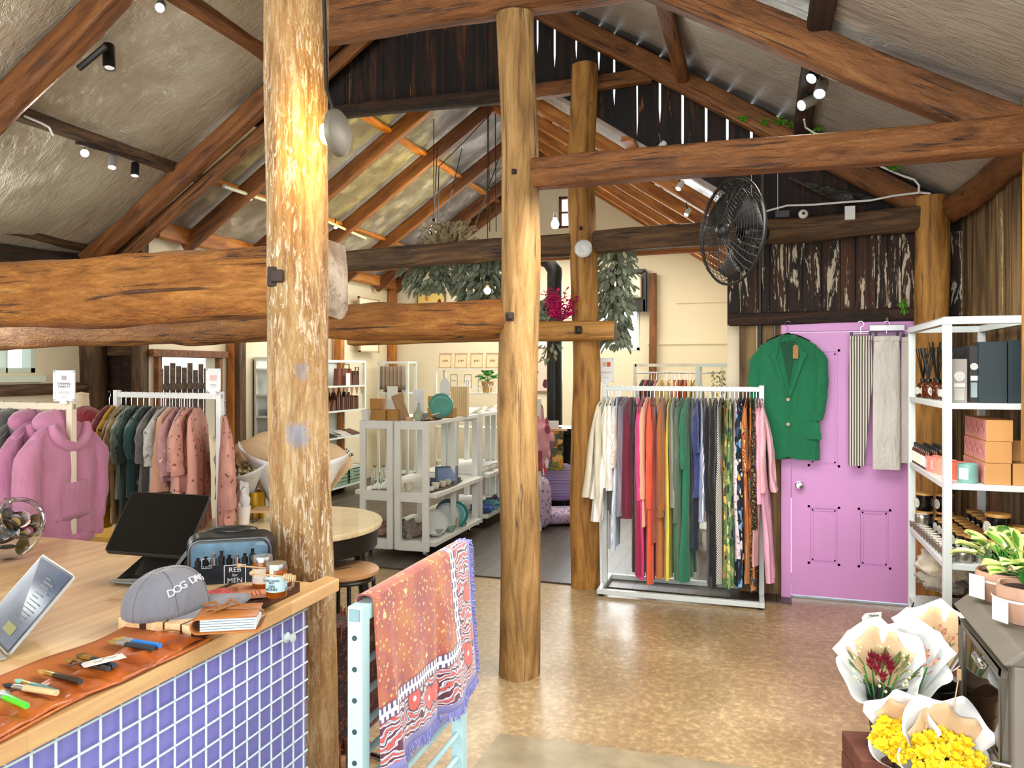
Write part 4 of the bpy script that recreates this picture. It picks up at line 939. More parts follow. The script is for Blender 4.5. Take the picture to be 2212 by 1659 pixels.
tin('larger round tin at the front of the third shelf by the upright',2.125,.235,z3,.038,.058); tin('taller round tin beside the front upright, behind the larger one',2.205,.25,z3,.036,.066)
# fourth shelf: sheepskin, tray of dog treats, notebooks
z4=LV[3]+.001
WOOL=NT('sheepskin'); WOOL.set(WOOL.ramp(WOOL.noise(WOOL.coord((1,1,1)),9,4),[(.35,'#a9997c'),(.6,'#dccfb4')]),.95,0,Sheen_Weight=.6); WOOL.bump(WOOL.noise(WOOL.coord((1,1,1)),90,4),1.0,.012)
def blob(m,c,sx,sy,sz,seed=0,amp=.18,fr=2,nu=18,nv=12,mi=0):
    def fn(u,v):
        a=2*PI*u; b=PI*v; d=Vector((math.cos(a)*math.sin(b),math.sin(a)*math.sin(b),math.cos(b))); k=1+amp*noise.noise(d*fr+Vector((seed,seed,0))); return Vector((c[0]+d.x*sx*k,c[1]+d.y*sy*k,c[2]+d.z*sz*k))
    return m.grid(fn,nu,nv,mi)
tag(blob(MB(),(0,0,0),.15,.25,.075,3,.25,3,36,24).build('sheepskin_roll',WOOL.mat,loc=(2.18,.78,z4+.255)),'cream folded sheepskin lying over the treat box on the fourth shelf','sheepskin')
tag(blob(MB(),(0,0,0),.12,.16,.05,8,.3,3,30,20).build('sheepskin_roll',fabric('#8f8677',.95,fold=.6),loc=(2.13,.68,z4+.19)),'grey-brown sheepskin folded beneath the cream one','sheepskin')
tr=T('treat_tray','pine tray of knotted dog chews with dark ribbons','tray',(2.17,.52,z4)); m=MB()
m.b2(-.12,.12,-.22,.22,0,.008); m.b2(-.12,-.11,-.22,.22,0,.05); m.b2(.11,.12,-.22,.22,0,.05); m.b2(-.12,.12,-.22,-.21,0,.05); m.b2(-.12,.12,.21,.22,0,.05); m.build('tray_box',M['pine'],tr)
CH=plain('#c9a878',.7,var=.25,ns=20)
random.seed(21)
for i in range(34):
    x,y=random.uniform(-.09,.09),random.uniform(-.19,.19); a_=random.uniform(0,PI); m=MB(); z=.022+random.uniform(0,.055); dx,dy_=math.cos(a_)*.032,math.sin(a_)*.032; dz=random.uniform(-.012,.012)
    m.tube([(-dx,-dy_,-dz),(dx,dy_,dz)],.007,6); 
    for q in(-1,1): blob(m,(dx*q,dy_*q,dz*q),.014,.014,.011,i,.3,2,8,6)
    tag(m.build('dog_chew',CH if i%3 else plain('#6b4a2c',.7,var=.3),loc=(tr.location.x+x,tr.location.y+y,z4+z)),'knotted rawhide chew in the pine tray on the fourth shelf','dog chew','dog chews in the pine tray')
m=MB()
for i in range(9):
    x,y=random.uniform(-.08,.05),random.uniform(-.15,.15); m.tube([(x,y,.07),(x+.03,y+.01,.10),(x+.05,y-.03,.09),(x+.02,y-.05,.075)],.003,5)
m.build('ribbon',M['black'],tr)
tag(MB().tube([(-.03,.02,0),(-.045,.0,-.03),(-.04,-.02,-.09),(-.045,-.02,-.12)],.004,6).build('ribbon_tie',M['black'],loc=(SX0+.02,.83,z4+.02)),'black ribbon tied round the shelf edge','ribbon')
cbox('notebook_box','cream boxed set with rose-gold scissors at the front of the lower shelf','box',(2.16,.25,.3005),(.12,.09,.05),plain('#e4ddd0',.5))
cbox('gift_box','pink gift box on the bottom shelf behind the flowers','box',(2.12,.55,.061),(.10,.10,.17),plain('#c97f78',.5),.2)
cbox('storage_box','dark brown box on the bottom shelf at the wall','box',(2.33,.40,.061),(.13,.4,.18),plain('#5a3a22',.6))
for i in range(4):
    o=cbox('gift_box','black boxed candle, %s from the front under the third shelf'%ordn(i),'box',(2.33,.25+i*.105,z4),(.11,.095,.26),plain('#191018',.5),0,'boxed candles on the fourth shelf')
    seal(o,.016,(-.0555,0,.14),(R(90),0,R(-90)))
# ---------- stove ----------
ST=plain('#6a655a',.55,.25,var=.08,bump=.12,bs=40,name='stove_grey'); ST2=plain('#817c72',.5,.3,var=.05,bump=.1,name='stove_side')
st=T('wood_stove','grey cast wood stove with a glass door at the bottom right','stove',(0,0,0))
fx=1.965; ya,yb=-1.14,-.47; zt=.735
m=MB(); pr=[(fx-.035,zt-.05),(fx+.02,zt),(fx+.49,zt),(fx+.49,zt-.05)]
m.prism([(x,ya-.0,z) for x,z in pr],(0,yb-ya,0)); m.build('top_plate',ST,st,bev=.01,seg=3)
m=MB(); m.b2(fx,fx+.48,ya+.03,yb-.03,.13,zt-.05); m.build('body',ST2,st,bev=.012,seg=3)
m=MB(); dy0,dy1,dz0,dz1=ya+.07,yb-.05,.30,zt-.085
for q in ((dy0,dy1,dz1-.03,dz1),(dy0,dy1,dz0,dz0+.035),(dy0,dy0+.035,dz0,dz1),(dy1-.035,dy1,dz0,dz1)): m.b2(fx-.022,fx+.002,q[0],q[1],q[2],q[3])
dr_=m.build('door',ST,st,bev=.006)
MB().b2(fx-.012,fx-.006,dy0+.03,dy1-.03,dz0+.03,dz1-.025).build('door_glass',plain('#2a1d14',.04,0,var=.4,ns=3),dr_)
MB().b2(fx-.016,fx-.011,dy1-.045,dy1-.036,dz0+.035,dz1-.03).build('door_trim',M['chrome'],dr_)
def coil(parent,p0,p1,r,n,name='spring_handle'):
    p0=Vector(p0);p1=Vector(p1); d=(p1-p0).normalized(); a_=d.orthogonal().normalized(); b_=d.cross(a_); pts=[p0.lerp(p1,t/(n*10))+a_*math.cos(2*PI*t/10)*r+b_*math.sin(2*PI*t/10)*r for t in range(n*10+1)]
    m=MB().tube(pts,.0022,5); m.tube([p0,p1],.004,8); return m.build(name,M['chrome'],parent)
coil(st,(fx-.06,dy0+.06,dz1-.01),(fx-.06,dy0+.14,dz1-.005),.012,9,'damper_handle')
MB().tube([(fx,ya+.05,.36),(fx-.05,ya+.05,.365),(fx-.06,ya+.06,.34),(fx-.062,ya+.06,.30)],.007,8).build('latch_arm',M['chrome'],st)
coil(st,(fx-.062,ya+.06,.31),(fx-.062,ya+.06,.17),.014,17)
MB().b2(fx+.03,fx+.46,ya+.06,yb-.06,.02,.13).build('ash_drawer',ST,st,bev=.006)
MB().b2(fx-.02,fx+.49,ya+.0,yb+.0,0,.03).build('base',ST2,st,bev=.006)
coil(st,(fx-.02,dy0+.2,.235),(fx-.02,dy0+.32,.235),.012,10,'air_slider')
# pots with variegated plant
TP=plain('#caa188',.6,var=.05)
def lobed_pot(label,loc,r,h,plant=True,sc=1):
    o=T('plant_pot',label,'potted plant',loc,random.uniform(0,1)); N=48; rs=[]
    for k in range(11):
        u=k/10; rr=r*(.62+.42*math.sin(u*PI*.62)); rs.append([Vector((math.cos(a_)*rr*(1+.10*abs(math.sin(2.5*a_))),math.sin(a_)*rr*(1+.10*abs(math.sin(2.5*a_))),h*u)) for a_ in [2*PI*j/N for j in range(N)]])
    rs+= [[v*.9+Vector((0,0,.1*v.z)) for v in rs[-1]],[v*.86-Vector((0,0,-.06*v.z+.01)) for v in rs[-1]]]
    MB().rings(rs,0,True).build('pot',TP,o); 
    MB().lathe([(r*.85,h*.9),(.001,h*.92)],24,cap=False).build('soil',plain('#2a1d14',.95,var=.3,bump=.6),o)
    return o
VL=NT('variegated_leaf'); v=VL.coord((1,1,1)); gx=VL.n('ShaderNodeAttribute',attribute_name='edge'); VL.set(VL.mix(VL.ramp(VL.math('ADD',gx.outputs['Fac'],VL.math('MULTIPLY',VL.noise(v,30,3),.35)),[(.72,(0,0,0,1)),(.80,(1,1,1,1))]),VL.ramp(VL.noise(v,12,3),[(.35,'#2f6b1a'),(.65,'#63a02e')]),'#d3dc86'),.35); VL=VL.mat
GLF=plain('#3c8a32',.4,var=.3,ns=15); EUC=plain('#929c84',.75,var=.3,ns=18,name='grey_green_leaf')
def leaf(m,base,d,L,W,curl=.4,up=Vector((0,0,1)),edges=None,nu=7,nv=4):
    d=d.normalized(); side=d.cross(up)
    if side.length<.05: side=d.orthogonal()
    side.normalize(); nrm=side.cross(d)
    def fn(u,v):
        w=W*math.sin(PI*min(1,u*.96+.04))**.8; x=(v-.5)*2; p=base+d*L*u*(1-.15*curl*u)+side*w*x*.5-nrm*(-.25*W*x*x)-Vector((0,0,1))*curl*L*u*u*.6
        if edges is not None: edges.append(abs(x)**1.2 if .1<u<.95 else 1)
        return p
    m.grid(fn,nu,nv)
def plant(parent,n,L,W,z,spread,mat,seed,ed=True,up=.9,curl=.5):
    random.seed(seed); stm=MB(); lm=MB(); e=[]
    for i in range(n):
        a_=i*2.4+random.uniform(-.3,.3); el=random.uniform(.2,up); d=Vector((math.cos(a_)*math.cos(el),math.sin(a_)*math.cos(el),math.sin(el))); L1=random.uniform(.4,1)*spread
        b=Vector((0,0,z)); tip=b+Vector((d.x*L1,d.y*L1,abs(d.z)*L1+.02)); stm.tube([b,b.lerp(tip,.5)+Vector((0,0,.015)),tip],.0022,5)
        leaf(lm,tip,d+Vector((0,0,-.1)),L*random.uniform(.7,1.1),W*random.uniform(.8,1.1),curl*random.uniform(.5,1.4),edges=e)
    stm.build('stem',GLF,parent); o=lm.build('leaves',mat,parent,dbl=False)
    if ed and len(o.data.vertices)==len(e):
        at=o.data.attributes.new('edge','FLOAT','POINT'); at.data.foreach_set('value',e)
    return o
p=onZ(2172,1345,.735); o=lobed_pot('terracotta pink lobed pot of variegated peperomia at the front of the stove top',(p.x+.06,p.y+.02,.736),.075,.13)
plant(o,22,.10,.075,.13,.12,VL,4,up=1.4)
MB().rings([[Vector((math.cos(a_)*.0965,math.sin(a_)*.0965,z)) for a_ in [2*PI*j/24 for j in range(24)]] for z in(.082,.09)],0,True,False).build('ribbon',M['paper'],o)
MB().box((-.10,-.03,.05),(.002,.06,.075),rz=.3).build('gift_tag',M['paper'],o)
o2=lobed_pot('terracotta pink lobed pot behind the front one on the stove',(p.x+.06,p.y+.27,.736),.08,.115); plant(o2,20,.10,.075,.115,.12,VL,9,up=1.4)
tgm=MB().box((-.10,-.02,.06),(.002,.06,.085),rz=.5).build('gift_tag',M['paper'],o2)
MB().rings([[Vector((math.cos(a_)*.0915,math.sin(a_)*.0915,z)) for a_ in [2*PI*j/24 for j in range(24)]] for z in(.08,.088)],0,True,False).build('ribbon',M['paper'],o2)
# ---------- bouquets in buckets ----------
WP=NT('wrapping_paper'); WP.set('#dadddd',.6,0); WP.b.inputs['Subsurface Weight'].default_value=.0; WP.bump(WP.noise(WP.coord((1,1,1)),9,2),.15,.01); WP=WP.mat
TAN=plain('#d3b48c',.7,var=.04); YF=NT('yellow_petal'); YF.set(YF.ramp(YF.noise(YF.coord((1,1,1)),40,3),[(.3,'#f0c000'),(.7,'#ffec40')]),.5); YF=YF.mat
def bouquet(label,loc,rz,h,r,fl,paper2=TAN,tilt=0,seed=0,dirv=-1,open_=1.0):
    random.seed(seed); o=T('bouquet',label,'bouquet',loc,rz,None,rot=(tilt,0,rz))
    # wrapping cone: two sheets with pointed corners, higher at the back
    def sheet(a0,a1,h0,pk,rr,name,mat,ph=0,off=0):
        def fn(u,v):
            a_=a0+(a1-a0)*u; top=h0*(1+pk*math.cos((u-.5)*PI)**2-.12*abs(math.sin(u*PI*3+ph))); rad=(.022+(rr-.022)*v**1.1)*(1+.08*math.sin(a_*5+ph)*v)+off; rad*=1+.25*v*v*abs(u-.5)
            return Vector((math.cos(a_)*rad,math.sin(a_)*rad,top*v))
        MB().grid(fn,28,10).build(name,mat,o,solid=.0015)
    sheet(R(10),R(170),h*1.0,.18,r*1.05,'back_paper',WP,seed,.004)
    sheet(R(-200),R(20),h*.72,-.25,r*.98,'front_paper',WP,seed+1,0)
    sheet(R(25),R(155),h*.93,.2,r*.92,'inner_paper',paper2,seed+2,-.004)
    m=MB()
    for i in range(9): a_=i*.7; m.tube([(math.cos(a_)*.012,math.sin(a_)*.012,-.02),(math.cos(a_)*r*.45,math.sin(a_)*r*.45,h*.66)],.003,5)
    m.build('stems',GLF,o); fl(o,h,r); return o
def daff(o,h,r):
    m=MB()
    for i in range(26):
        rr=r*.78*math.sqrt((i+.5)/26); a_=i*2.4; c=Vector((math.cos(a_)*rr,math.sin(a_)*rr-.01,h*.70+.02*(1-rr/r)+random.uniform(-.012,.012)))
        for q in range(6): b=a_+q*PI/3; leaf(m,c,Vector((math.cos(b),math.sin(b),.35)),.034,.022,.2,nu=4,nv=2)
        m.lathe([(.006,0),(.010,.012),(.014,.02)],10,c,cap=False)
    m.build('daffodils',YF,o)
def nat(o,h,r):
    m=MB(); g=MB(); w_=MB()
    for i in range(8):
        a_=i*2.4; rr=r*.5*random.random(); c=Vector((math.cos(a_)*rr,math.sin(a_)*rr,h*.72)); 
        for q in range(7): b=q*.9; leaf(m,c,Vector((math.cos(b)*.4,math.sin(b)*.4,1)),.05,.014,-.1,nu=4,nv=2)
    for i in range(40):
        a_=random.uniform(0,6.28); rr=r*.8*math.sqrt(random.random()); leaf(g,Vector((math.cos(a_)*rr,math.sin(a_)*rr,h*.68)),Vector((math.cos(a_)*.6,math.sin(a_)*.6,1)),.05,.012,.1,nu=4,nv=2)
    for i in range(30):
        a_=random.uniform(0,6.28); rr=r*.75; blob(w_,(math.cos(a_)*rr,math.sin(a_)*rr,h*.74+random.uniform(-.02,.02)),.006,.006,.006,i,.1,2,6,4)
    m.build('protea_blooms',plain('#8e2636',.6,var=.3),o); g.build('foliage',plain('#6d7c45',.6,var=.3),o); t_=w_.build('small_buds',plain('#dfe0a8',.6),o); t_['kind']='stuff'
def pale(o,h,r):
    m=MB(); g=MB()
    for i in range(26):
        a_=i*2.4; rr=r*.7*math.sqrt((i+.5)/26); leaf(m,Vector((math.cos(a_)*rr,math.sin(a_)*rr,h*.7)),Vector((math.cos(a_)*.5,math.sin(a_)*.5,.8)),.04,.02,.2,nu=4,nv=2)
    m.build('dried_blooms',plain('#c99a7c',.7,var=.25),o)
def bucket(label,loc,r,h,mat=None):
    o=T('flower_bucket',label,'bucket',loc); mat=mat or plain('#101113',.35,var=.25,ns=20)
    MB().lathe([(r*.72,0),(r*.95,h*.92),(r*1.03,h*.92),(r*1.05,h),(r*.97,h),(r*.92,h*.9),(r*.70,.01)],32).build('pail',mat,o)
    MB().lathe([(r*.93,h*.7),(.001,h*.7)],24,cap=False).build('water',plain('#1b2320',.05),o); return o
p=onZ(2018,1603,.30); bk=bucket('front black flower bucket holding two daffodil bouquets',(p.x,p.y,0),.118,.30)
bouquet('large daffodil bouquet in white paper, front right in the bucket',(p.x+.0,p.y+.0,.14),R(8),.30,.135,daff,tilt=R(36),seed=3)
bouquet('smaller daffodil bouquet in white paper leaning left out of the front bucket',(p.x-.07,p.y+.04,.17),R(-25),.26,.10,daff,tilt=R(34),seed=7)
p2=onZ(1905,1560,.30)
bks=T('brick_step','low step of old dark bricks under the left flower bucket','bricks',(p2.x-.0,p2.y-.03,0),R(12))
random.seed(3); BR=plain('#6a3d30',.85,var=.25,ns=12,bump=.4,name='old_brick'); BRG=plain('#5a4b42',.85,var=.25,ns=9,bump=.4)
for lz in range(3):
    for i in range(2):
        MB().box((-.06+i*.115,random.uniform(-.01,.01),.038+lz*.077),(.108,.23,.072),rz=random.uniform(-.03,.03)).build('brick',BR if (i+lz)%3 else BRG,bks,bev=.006)
bucket('rear black flower bucket standing on the old bricks',(p2.x+.03,p2.y+.07,.232),.085,.20)
bouquet('native bouquet with dark red proteas wrapped in white and tan paper',(p2.x-.0,p2.y+.07,.33),R(-5),.27,.13,nat,TAN,tilt=R(28),seed=11)
bouquet('white paper wrapped bouquet behind the front daffodils',(p2.x+.12,p2.y+.17,.32),R(-5),.27,.12,pale,WP,tilt=R(22),seed=14)
bouquet('tan and white wrapped bouquet beside the stove door',(p2.x+.25,p2.y+.36,.34),R(-30),.25,.14,pale,TAN,tilt=R(12),seed=17)
p3_=P(2050,1640,2.95); bucket('rear flower bucket hidden beside the stove',(p2.x+.24,p2.y+.40,0),.10,.32)
pk=T('price_stake','white handwritten price tag on a wooden stick in the native bouquet','price tag',P(1882,1342,2.95),YAW+R(5))
MB().prism([(-.035,0,-.02),(.04,0,-.012),(.04,0,.035),(-.025,0,.03),(-.038,0,.015)],(0,-.002,0)).build('tag_card',M['paper'],pk)
MB().tube([(-.015,.004,.0),(.02,.02,-.11),(.04,.05,-.2)],.003,6).build('stick',M['pine'],pk)
MB().box((-.012,-.004,-.008),(.01,.01,.04)).build('peg',M['pine'],pk)
text('Native\nBunch\n$35',.015,INK,pk,(.008,-.004,.008),(R(90),0,0))
pk2=T('price_stake','small wooden peg on a stick in the daffodil bouquet','price tag',P(2072,1470,2.6),YAW); MB().tube([(0,0,.02),(-.02,.0,-.10)],.002,6).build('stick',M['pine'],pk2); MB().box((0,0,.02),(.01,.01,.035)).build('peg',M['pine'],pk2)
# ================= COUNTER =================
def staves(name,c1,c2,mort,rot=90,bw=.42,rh=.04):
    n=NT(name); v=n.coord((1,1,1),(0,0,R(rot))); br=n.n('ShaderNodeTexBrick'); n.l(v,br.inputs['Vector'])
    for k_,v_ in (('Scale',1.0),('Mortar Size',.0004),('Brick Width',bw),('Row Height',rh),('Bias',-.1)): br.inputs[k_].default_value=v_
    br.inputs['Color1'].default_value=hx(c1); br.inputs['Color2'].default_value=hx(c2); br.inputs['Mortar'].default_value=hx(mort); br.offset=.37
    g=n.noise(n.coord((22,1.6,22) if rot==90 else (1.6,22,22)),2.2,6,.6); c=n.mix(.35,br.outputs[0],n.ramp(g,[(.3,'#6c5a40'),(.65,'#c9bb9f')]),'OVERLAY')
    n.set(c,.32); return n.mat
STV=staves('counter_top_wood','#d3b07c','#e6ca9b','#b8945f')
CT=.93
ct=T('shop_counter','pale wooden shop counter with a lilac front behind white wire mesh','counter',(0,0,0))
poly=[(-2.75,-3.6),(-.07,-3.6),(-.07,-1.68),(-.13,-1.66),(-.135,-1.745),(-.37,-1.745),(-.37,-1.5),(-2.75,-1.5)]
MB().prism([(x,y,CT-.04) for x,y in poly],(0,0,.04)).build('worktop',STV,ct,bev=.004)
LIL=plain('#6f6bc4',.5,var=.03,ns=3,name='lilac_paint'); LIL=plain('#8783cb',.45,var=.03,ns=2)
MB().b2(-.135,-.115,-3.55,-1.80,0,CT-.042).build('front_panel',LIL,ct)
MB().b2(-2.7,-.4,-1.56,-1.54,0,CT-.042).build('back_panel',plain('#5a5148',.6),ct)
m=MB(); ptc=.054; WM=plain('#d8f0ee',.35,var=.01)
y=-1.83
while y>-3.5: m.tube([(-.105,y,.02),(-.105,y,CT-.045)],.0028,6); y-=ptc
z=CT-.06
while z>.03: m.tube([(-.1005,-3.5,z),(-.1005,-1.815,z)],.0028,6); z-=ptc
m.build('wire_mesh',WM,ct)
p=onX(625,1378,-.09); MB().lathe([(.001,-.012),(.012,-.012),(.016,-.004),(.006,.0),(.006,.01),(.012,.014),(.012,.018),(.001,.02)],20,(0,0,0)).build('suction_hook',M['glass'],ct,loc=(-.093,p.y,p.z),rot=(0,R(90),0))
bpy.data.objects['suction_hook'].data.materials[0]=plain('#cfe0de',.1,var=.02)
def onC(px,py,z=CT): return onZ(px,py,z)
def quad_slab(pts,th,name,mat,parent,inset=0,off=0,bev=0,r=0):
    a,b,c,d=[Vector(q) for q in pts]; nrm=(b-a).cross(d-a).normalized()
    if inset: 
        u=(b-a).normalized(); v=(d-a).normalized(); a,b,c,d=a+(u+v)*inset,b+(v-u)*inset,c-(u+v)*inset,d+(u-v)*inset
    m=MB(); 
    if r:
        poly=[]; 
        for p_,e1,e2 in ((a,(d-a).normalized(),(b-a).normalized()),(b,(a-b).normalized(),(c-b).normalized()),(c,(b-c).normalized(),(d-c).normalized()),(d,(c-d).normalized(),(a-d).normalized())):
            for k in range(5): t=k/4*PI/2; poly.append(p_+e1*r*(1-math.sin(t))+e2*r*(1-math.cos(t))+nrm*off)
    else: poly=[q+nrm*off for q in(a,b,c,d)]
    m.prism(poly,-nrm*th); return m.build(name,mat,parent,bev=bev)
def ground(o): return o
# POS terminal
BL,BR_,TR_,TL=P(225,1190,2.40),P(400,1203,2.33),P(455,1070,2.55),P(285,1062,2.62)
ps=T('sales_terminal','black touchscreen sales terminal seen on the middle of the counter','terminal',(0,0,0))
SCR=plain('#030304',.22,var=.0,Specular_IOR_Level=.15); 
quad_slab((BL,BR_,TR_,TL),.012,'housing',plain('#3a3a3c',.3,.5),ps,r=.012); quad_slab((BL,BR_,TR_,TL),.002,'screen',SCR,ps,inset=.004,off=.0015,r=.01)
bc=onC(352,1250); SG=plain('#8d8d86',.3,.7,var=.03); SK=plain('#262522',.3,.3)
n_=(BR_-BL).cross(TL-BL).normalized(); mid_=(BL+BR_+TR_+TL)/4
m=MB(); u=(BR_-BL).normalized(); w0=Vector((n_.x,n_.y,0)).normalized()
ftp=Vector((mid_.x,mid_.y,CT))-w0*.02
m.prism([ftp+u*-.10+w0*.12+Vector((0,0,.004)),ftp+u*.11+w0*.12+Vector((0,0,.004)),ftp+u*.11-w0*.05+Vector((0,0,.004)),ftp+u*-.10-w0*.05+Vector((0,0,.004))],(0,0,.008)).build('base_plate',SG,ps,bev=.003)
k=MB(); b0_=ftp-w0*.03; top_=mid_-n_*.02-Vector((0,0,.03))
k.prism([b0_+u*-.07+Vector((0,0,.01)),b0_+u*.07+Vector((0,0,.01)),top_+u*.05,top_-u*.05],-w0*.02).build('stand_neck',SK,ps,bev=.004)
k=MB(); k.prism([ftp+u*-.095+w0*.10+Vector((0,0,.012)),ftp+u*-.06+w0*.06+Vector((0,0,.012)),ftp+u*-.06+w0*.0+Vector((0,0,.075)),ftp+u*-.095+w0*.0+Vector((0,0,.02))],u*.15).build('stand_wedge',SK,ps,bev=.003)
# laptop at left edge
A_,B_,C_=P(92,1197,2.15),P(161,1243,1.95),P(15,1430,1.775); D_=A_+(C_-B_)
C_.z=D_.z=CT+.012
lt=T('laptop','open silver laptop with a dim blue-grey screen at the left edge of the counter','laptop',(0,0,0))
quad_slab((D_,C_,B_,A_),.007,'lid',plain('#b9bab8',.3,.7),lt,r=.008); quad_slab((D_,C_,B_,A_),.001,'bezel',plain('#1b1b1e',.2),lt,inset=.003,off=.0008,r=.006)
sm_=NT('laptop_screen'); v=sm_.coord((1,1,1)); c=sm_.ramp(sm_.noise(v,6,3),[(.35,'#3f4c61'),(.65,'#5a6678')]); c=c; sm_.set(c,.12); sm_.b.inputs['Emission Strength'].default_value=.15; sm_.l(c,sm_.b.inputs['Emission Color'])
sc_=quad_slab((D_,C_,B_,A_),.001,'screen',sm_.mat,lt,inset=.009,off=.0016)
uu=(C_-D_).normalized(); vv=(A_-D_).normalized(); nn=(C_-D_).cross(A_-D_).normalized(); W_=(C_-D_).length; H_=(A_-D_).length
m=MB(); random.seed(5)
def onscr(m,x0,y0,x1,y1): 
    b=D_+nn*.0026; m.add([b+uu*x0*W_+vv*y0*H_,b+uu*x1*W_+vv*y0*H_,b+uu*x1*W_+vv*y1*H_,b+uu*x0*W_+vv*y1*H_],[(0,1,2,3)])
for i in range(12): onscr(m,.55,.30+i*.045,.55+random.uniform(.12,.3),.312+i*.045)
m.build('screen_text',plain('#2b3442',.4),lt); m=MB(); onscr(m,.52,.14,.80,.24); m.build('screen_button',plain('#7a7a1e',.4),lt)
kb=MB(); fw=Vector((nn.x,nn.y,0)).normalized(); kb.prism([D_+Vector((0,0,-.004)),C_+Vector((0,0,-.004)),C_+fw*.21+Vector((0,0,-.004)),D_+fw*.21+Vector((0,0,-.004))],(0,0,-.007)).build('keyboard_base',plain('#b9bab8',.3,.7),lt,bev=.002)
# glass jar of badges
cj=P(20,1152,2.72); jr=T('badge_jar','tilted glass jar full of round badges at the far left of the counter','jar',cj)
ax=(Rv*.75-Fv*.45+Vector((0,0,.45))).normalized(); q_=ax.to_track_quat('Z','Y').to_matrix()
cj.z=CT+.112; jr.location=cj
JG=NT('thin_glass'); JG.set('#f4fbfb',.03,0,Transmission_Weight=1.0,IOR=1.12); JG.b.inputs['Coat Weight'].default_value=.6; JG=JG.mat
MB().lathe([(.001,-.095),(.06,-.09),(.095,-.06),(.108,0),(.095,.05),(.072,.075),(.066,.085),(.075,.09),(.075,.10),(.066,.102)],36,M=q_,cap=False).build('glass_body',JG,jr,solid=.002)
for r0 in (.078,.086,.094): pass
random.seed(9); bcol=['#d9b9c0','#e8d24a','#2f2a28','#8c8f92','#d79a62','#efe9e0','#6f8fb5','#b85a6a','#3b2f2a','#e6e6e2','#c9c0a8','#4f5a4f','#f0c9c0','#a98f5c']
bd0=None
for i in range(38):
    d=Vector((random.gauss(0,1),random.gauss(0,1),random.gauss(0,1))).normalized()*random.uniform(.05,.082)
    if d.z>.045: d.z=.03*random.random()
    d=d if d.length<.085 else d*.085/d.length
    o=T('badge','round badge inside the tilted glass jar','badge',cj+d,0,'badges in the jar',rot=(random.uniform(-1.2,1.2)+R(60),random.uniform(-.6,.6),YAW+random.uniform(-.5,.5)))
    r=random.choice([.020,.026,.030]); MB().lathe([(.001,.004),(r*.9,.003),(r,0),(r*.95,-.002)],20).build('badge_face',plain(bcol[i%14],.25,var=.1),o); MB().lathe([(r*.6,.0045),(r*.55,.0048),(.001,.005)],16).build('badge_print',plain(bcol[(i+5)%14],.3,var=.2),o)
# cap
cp=onC(335,1352); cp=Vector((cp.x,cp.y,CT)); hd=R(10)+YAW   # facing right and a little to the viewer
CG=fabric('#6f7077',.9,fold=.2,name='grey_cotton'); cap=T('baseball_cap','grey cotton cap with white arched letters lying on the counter','cap',(cp.x+.0,cp.y+.03,CT+.032),hd,rot=(R(6),R(-4),hd)); cap.scale=(1.1,1.08,1.0)
def crown(a,b):   # a azimuth (0 front), b 0 rim..1 top
    r=.088*math.cos(b*PI/2)**.75; z=.005+.105*math.sin(b*PI/2)**.9; k=1+.06*math.cos(a); return Vector((math.cos(a)*r*k*1.12,math.sin(a)*r*.92,z+.012*math.cos(a)*math.sin(b*PI)))
m=MB(); m.grid(lambda u,v:crown(2*PI*u,v*.999),48,14); m.build('crown',CG,cap,solid=.0015)
m=MB()
def brim(u,v):
    a=(u-.5)*2; ang=a*1.25; r0=.085; x0=math.cos(ang)*.098; y0=math.sin(ang)*.082; L=.105*math.cos(a*PI/2)**.55
    return Vector((x0+L*v*1.0,y0*(1+.05*v),.006-.010*v+.022*(1-a*a)*math.sin(v*PI*.5)*.6-.020*a*a*v))
m.grid(brim,24,8); m.build('brim',CG,cap,solid=.004)
for k in range(6):
    a=k*PI/3; m=MB().tube([crown(a,b/10)*1.008 for b in range(10)],.0011,5); m.build('seam',plain('#5a5b62',.9,var=0),cap)
MB().lathe([(.008,0),(.006,.005),(.001,.006)],12,(0,0,.109)).build('top_button',CG,cap)
WT=plain('#f4f4f2',.6,var=0)
for i,ch in enumerate('DOG DAYS'):
    if ch==' ': continue
    a=-1.12+i*.175; b=.36+.07*math.cos((i-3.5)*.45); p_=crown(a,b); p1=crown(a+.02,b); p2_=crown(a,b+.03); tx_=(p1-p_).normalized(); ty=(p2_-p_).normalized(); nz=tx_.cross(ty).normalized(); ty=nz.cross(tx_)
    o=text(ch,.026,WT,cap,(0,0,0),(0,0,0),'letter',ext=.0008); o.matrix_local=Matrix(((tx_.x,ty.x,nz.x,p_.x+nz.x*.002),(tx_.y,ty.y,nz.y,p_.y+nz.y*.002),(tx_.z,ty.z,nz.z,p_.z+nz.z*.002),(0,0,0,1)))
# cutting board
bd=T('cutting_board','striped walnut and maple cutting board at the counter edge','cutting board',(-.235,-2.065,CT)); WAL=wood('walnut',['#2a150d','#40221a','#55301f','#6b4029'],(12,2,12),0,.4,.05); MAP=wood('maple',['#c9a06c','#d9b586','#e3c498','#ecd3ab'],(12,2,12),0,.4,.05)
xs_=[-.13,-.062,-.040,.012,.018,.066,.072,.10,.13]
for k,(a,b) in enumerate(zip(xs_,xs_[1:])): MB().b2(a,b,-.215,.215,0,.03).build('strip',[MAP,WAL][k%2] if k<7 else WAL,bd)
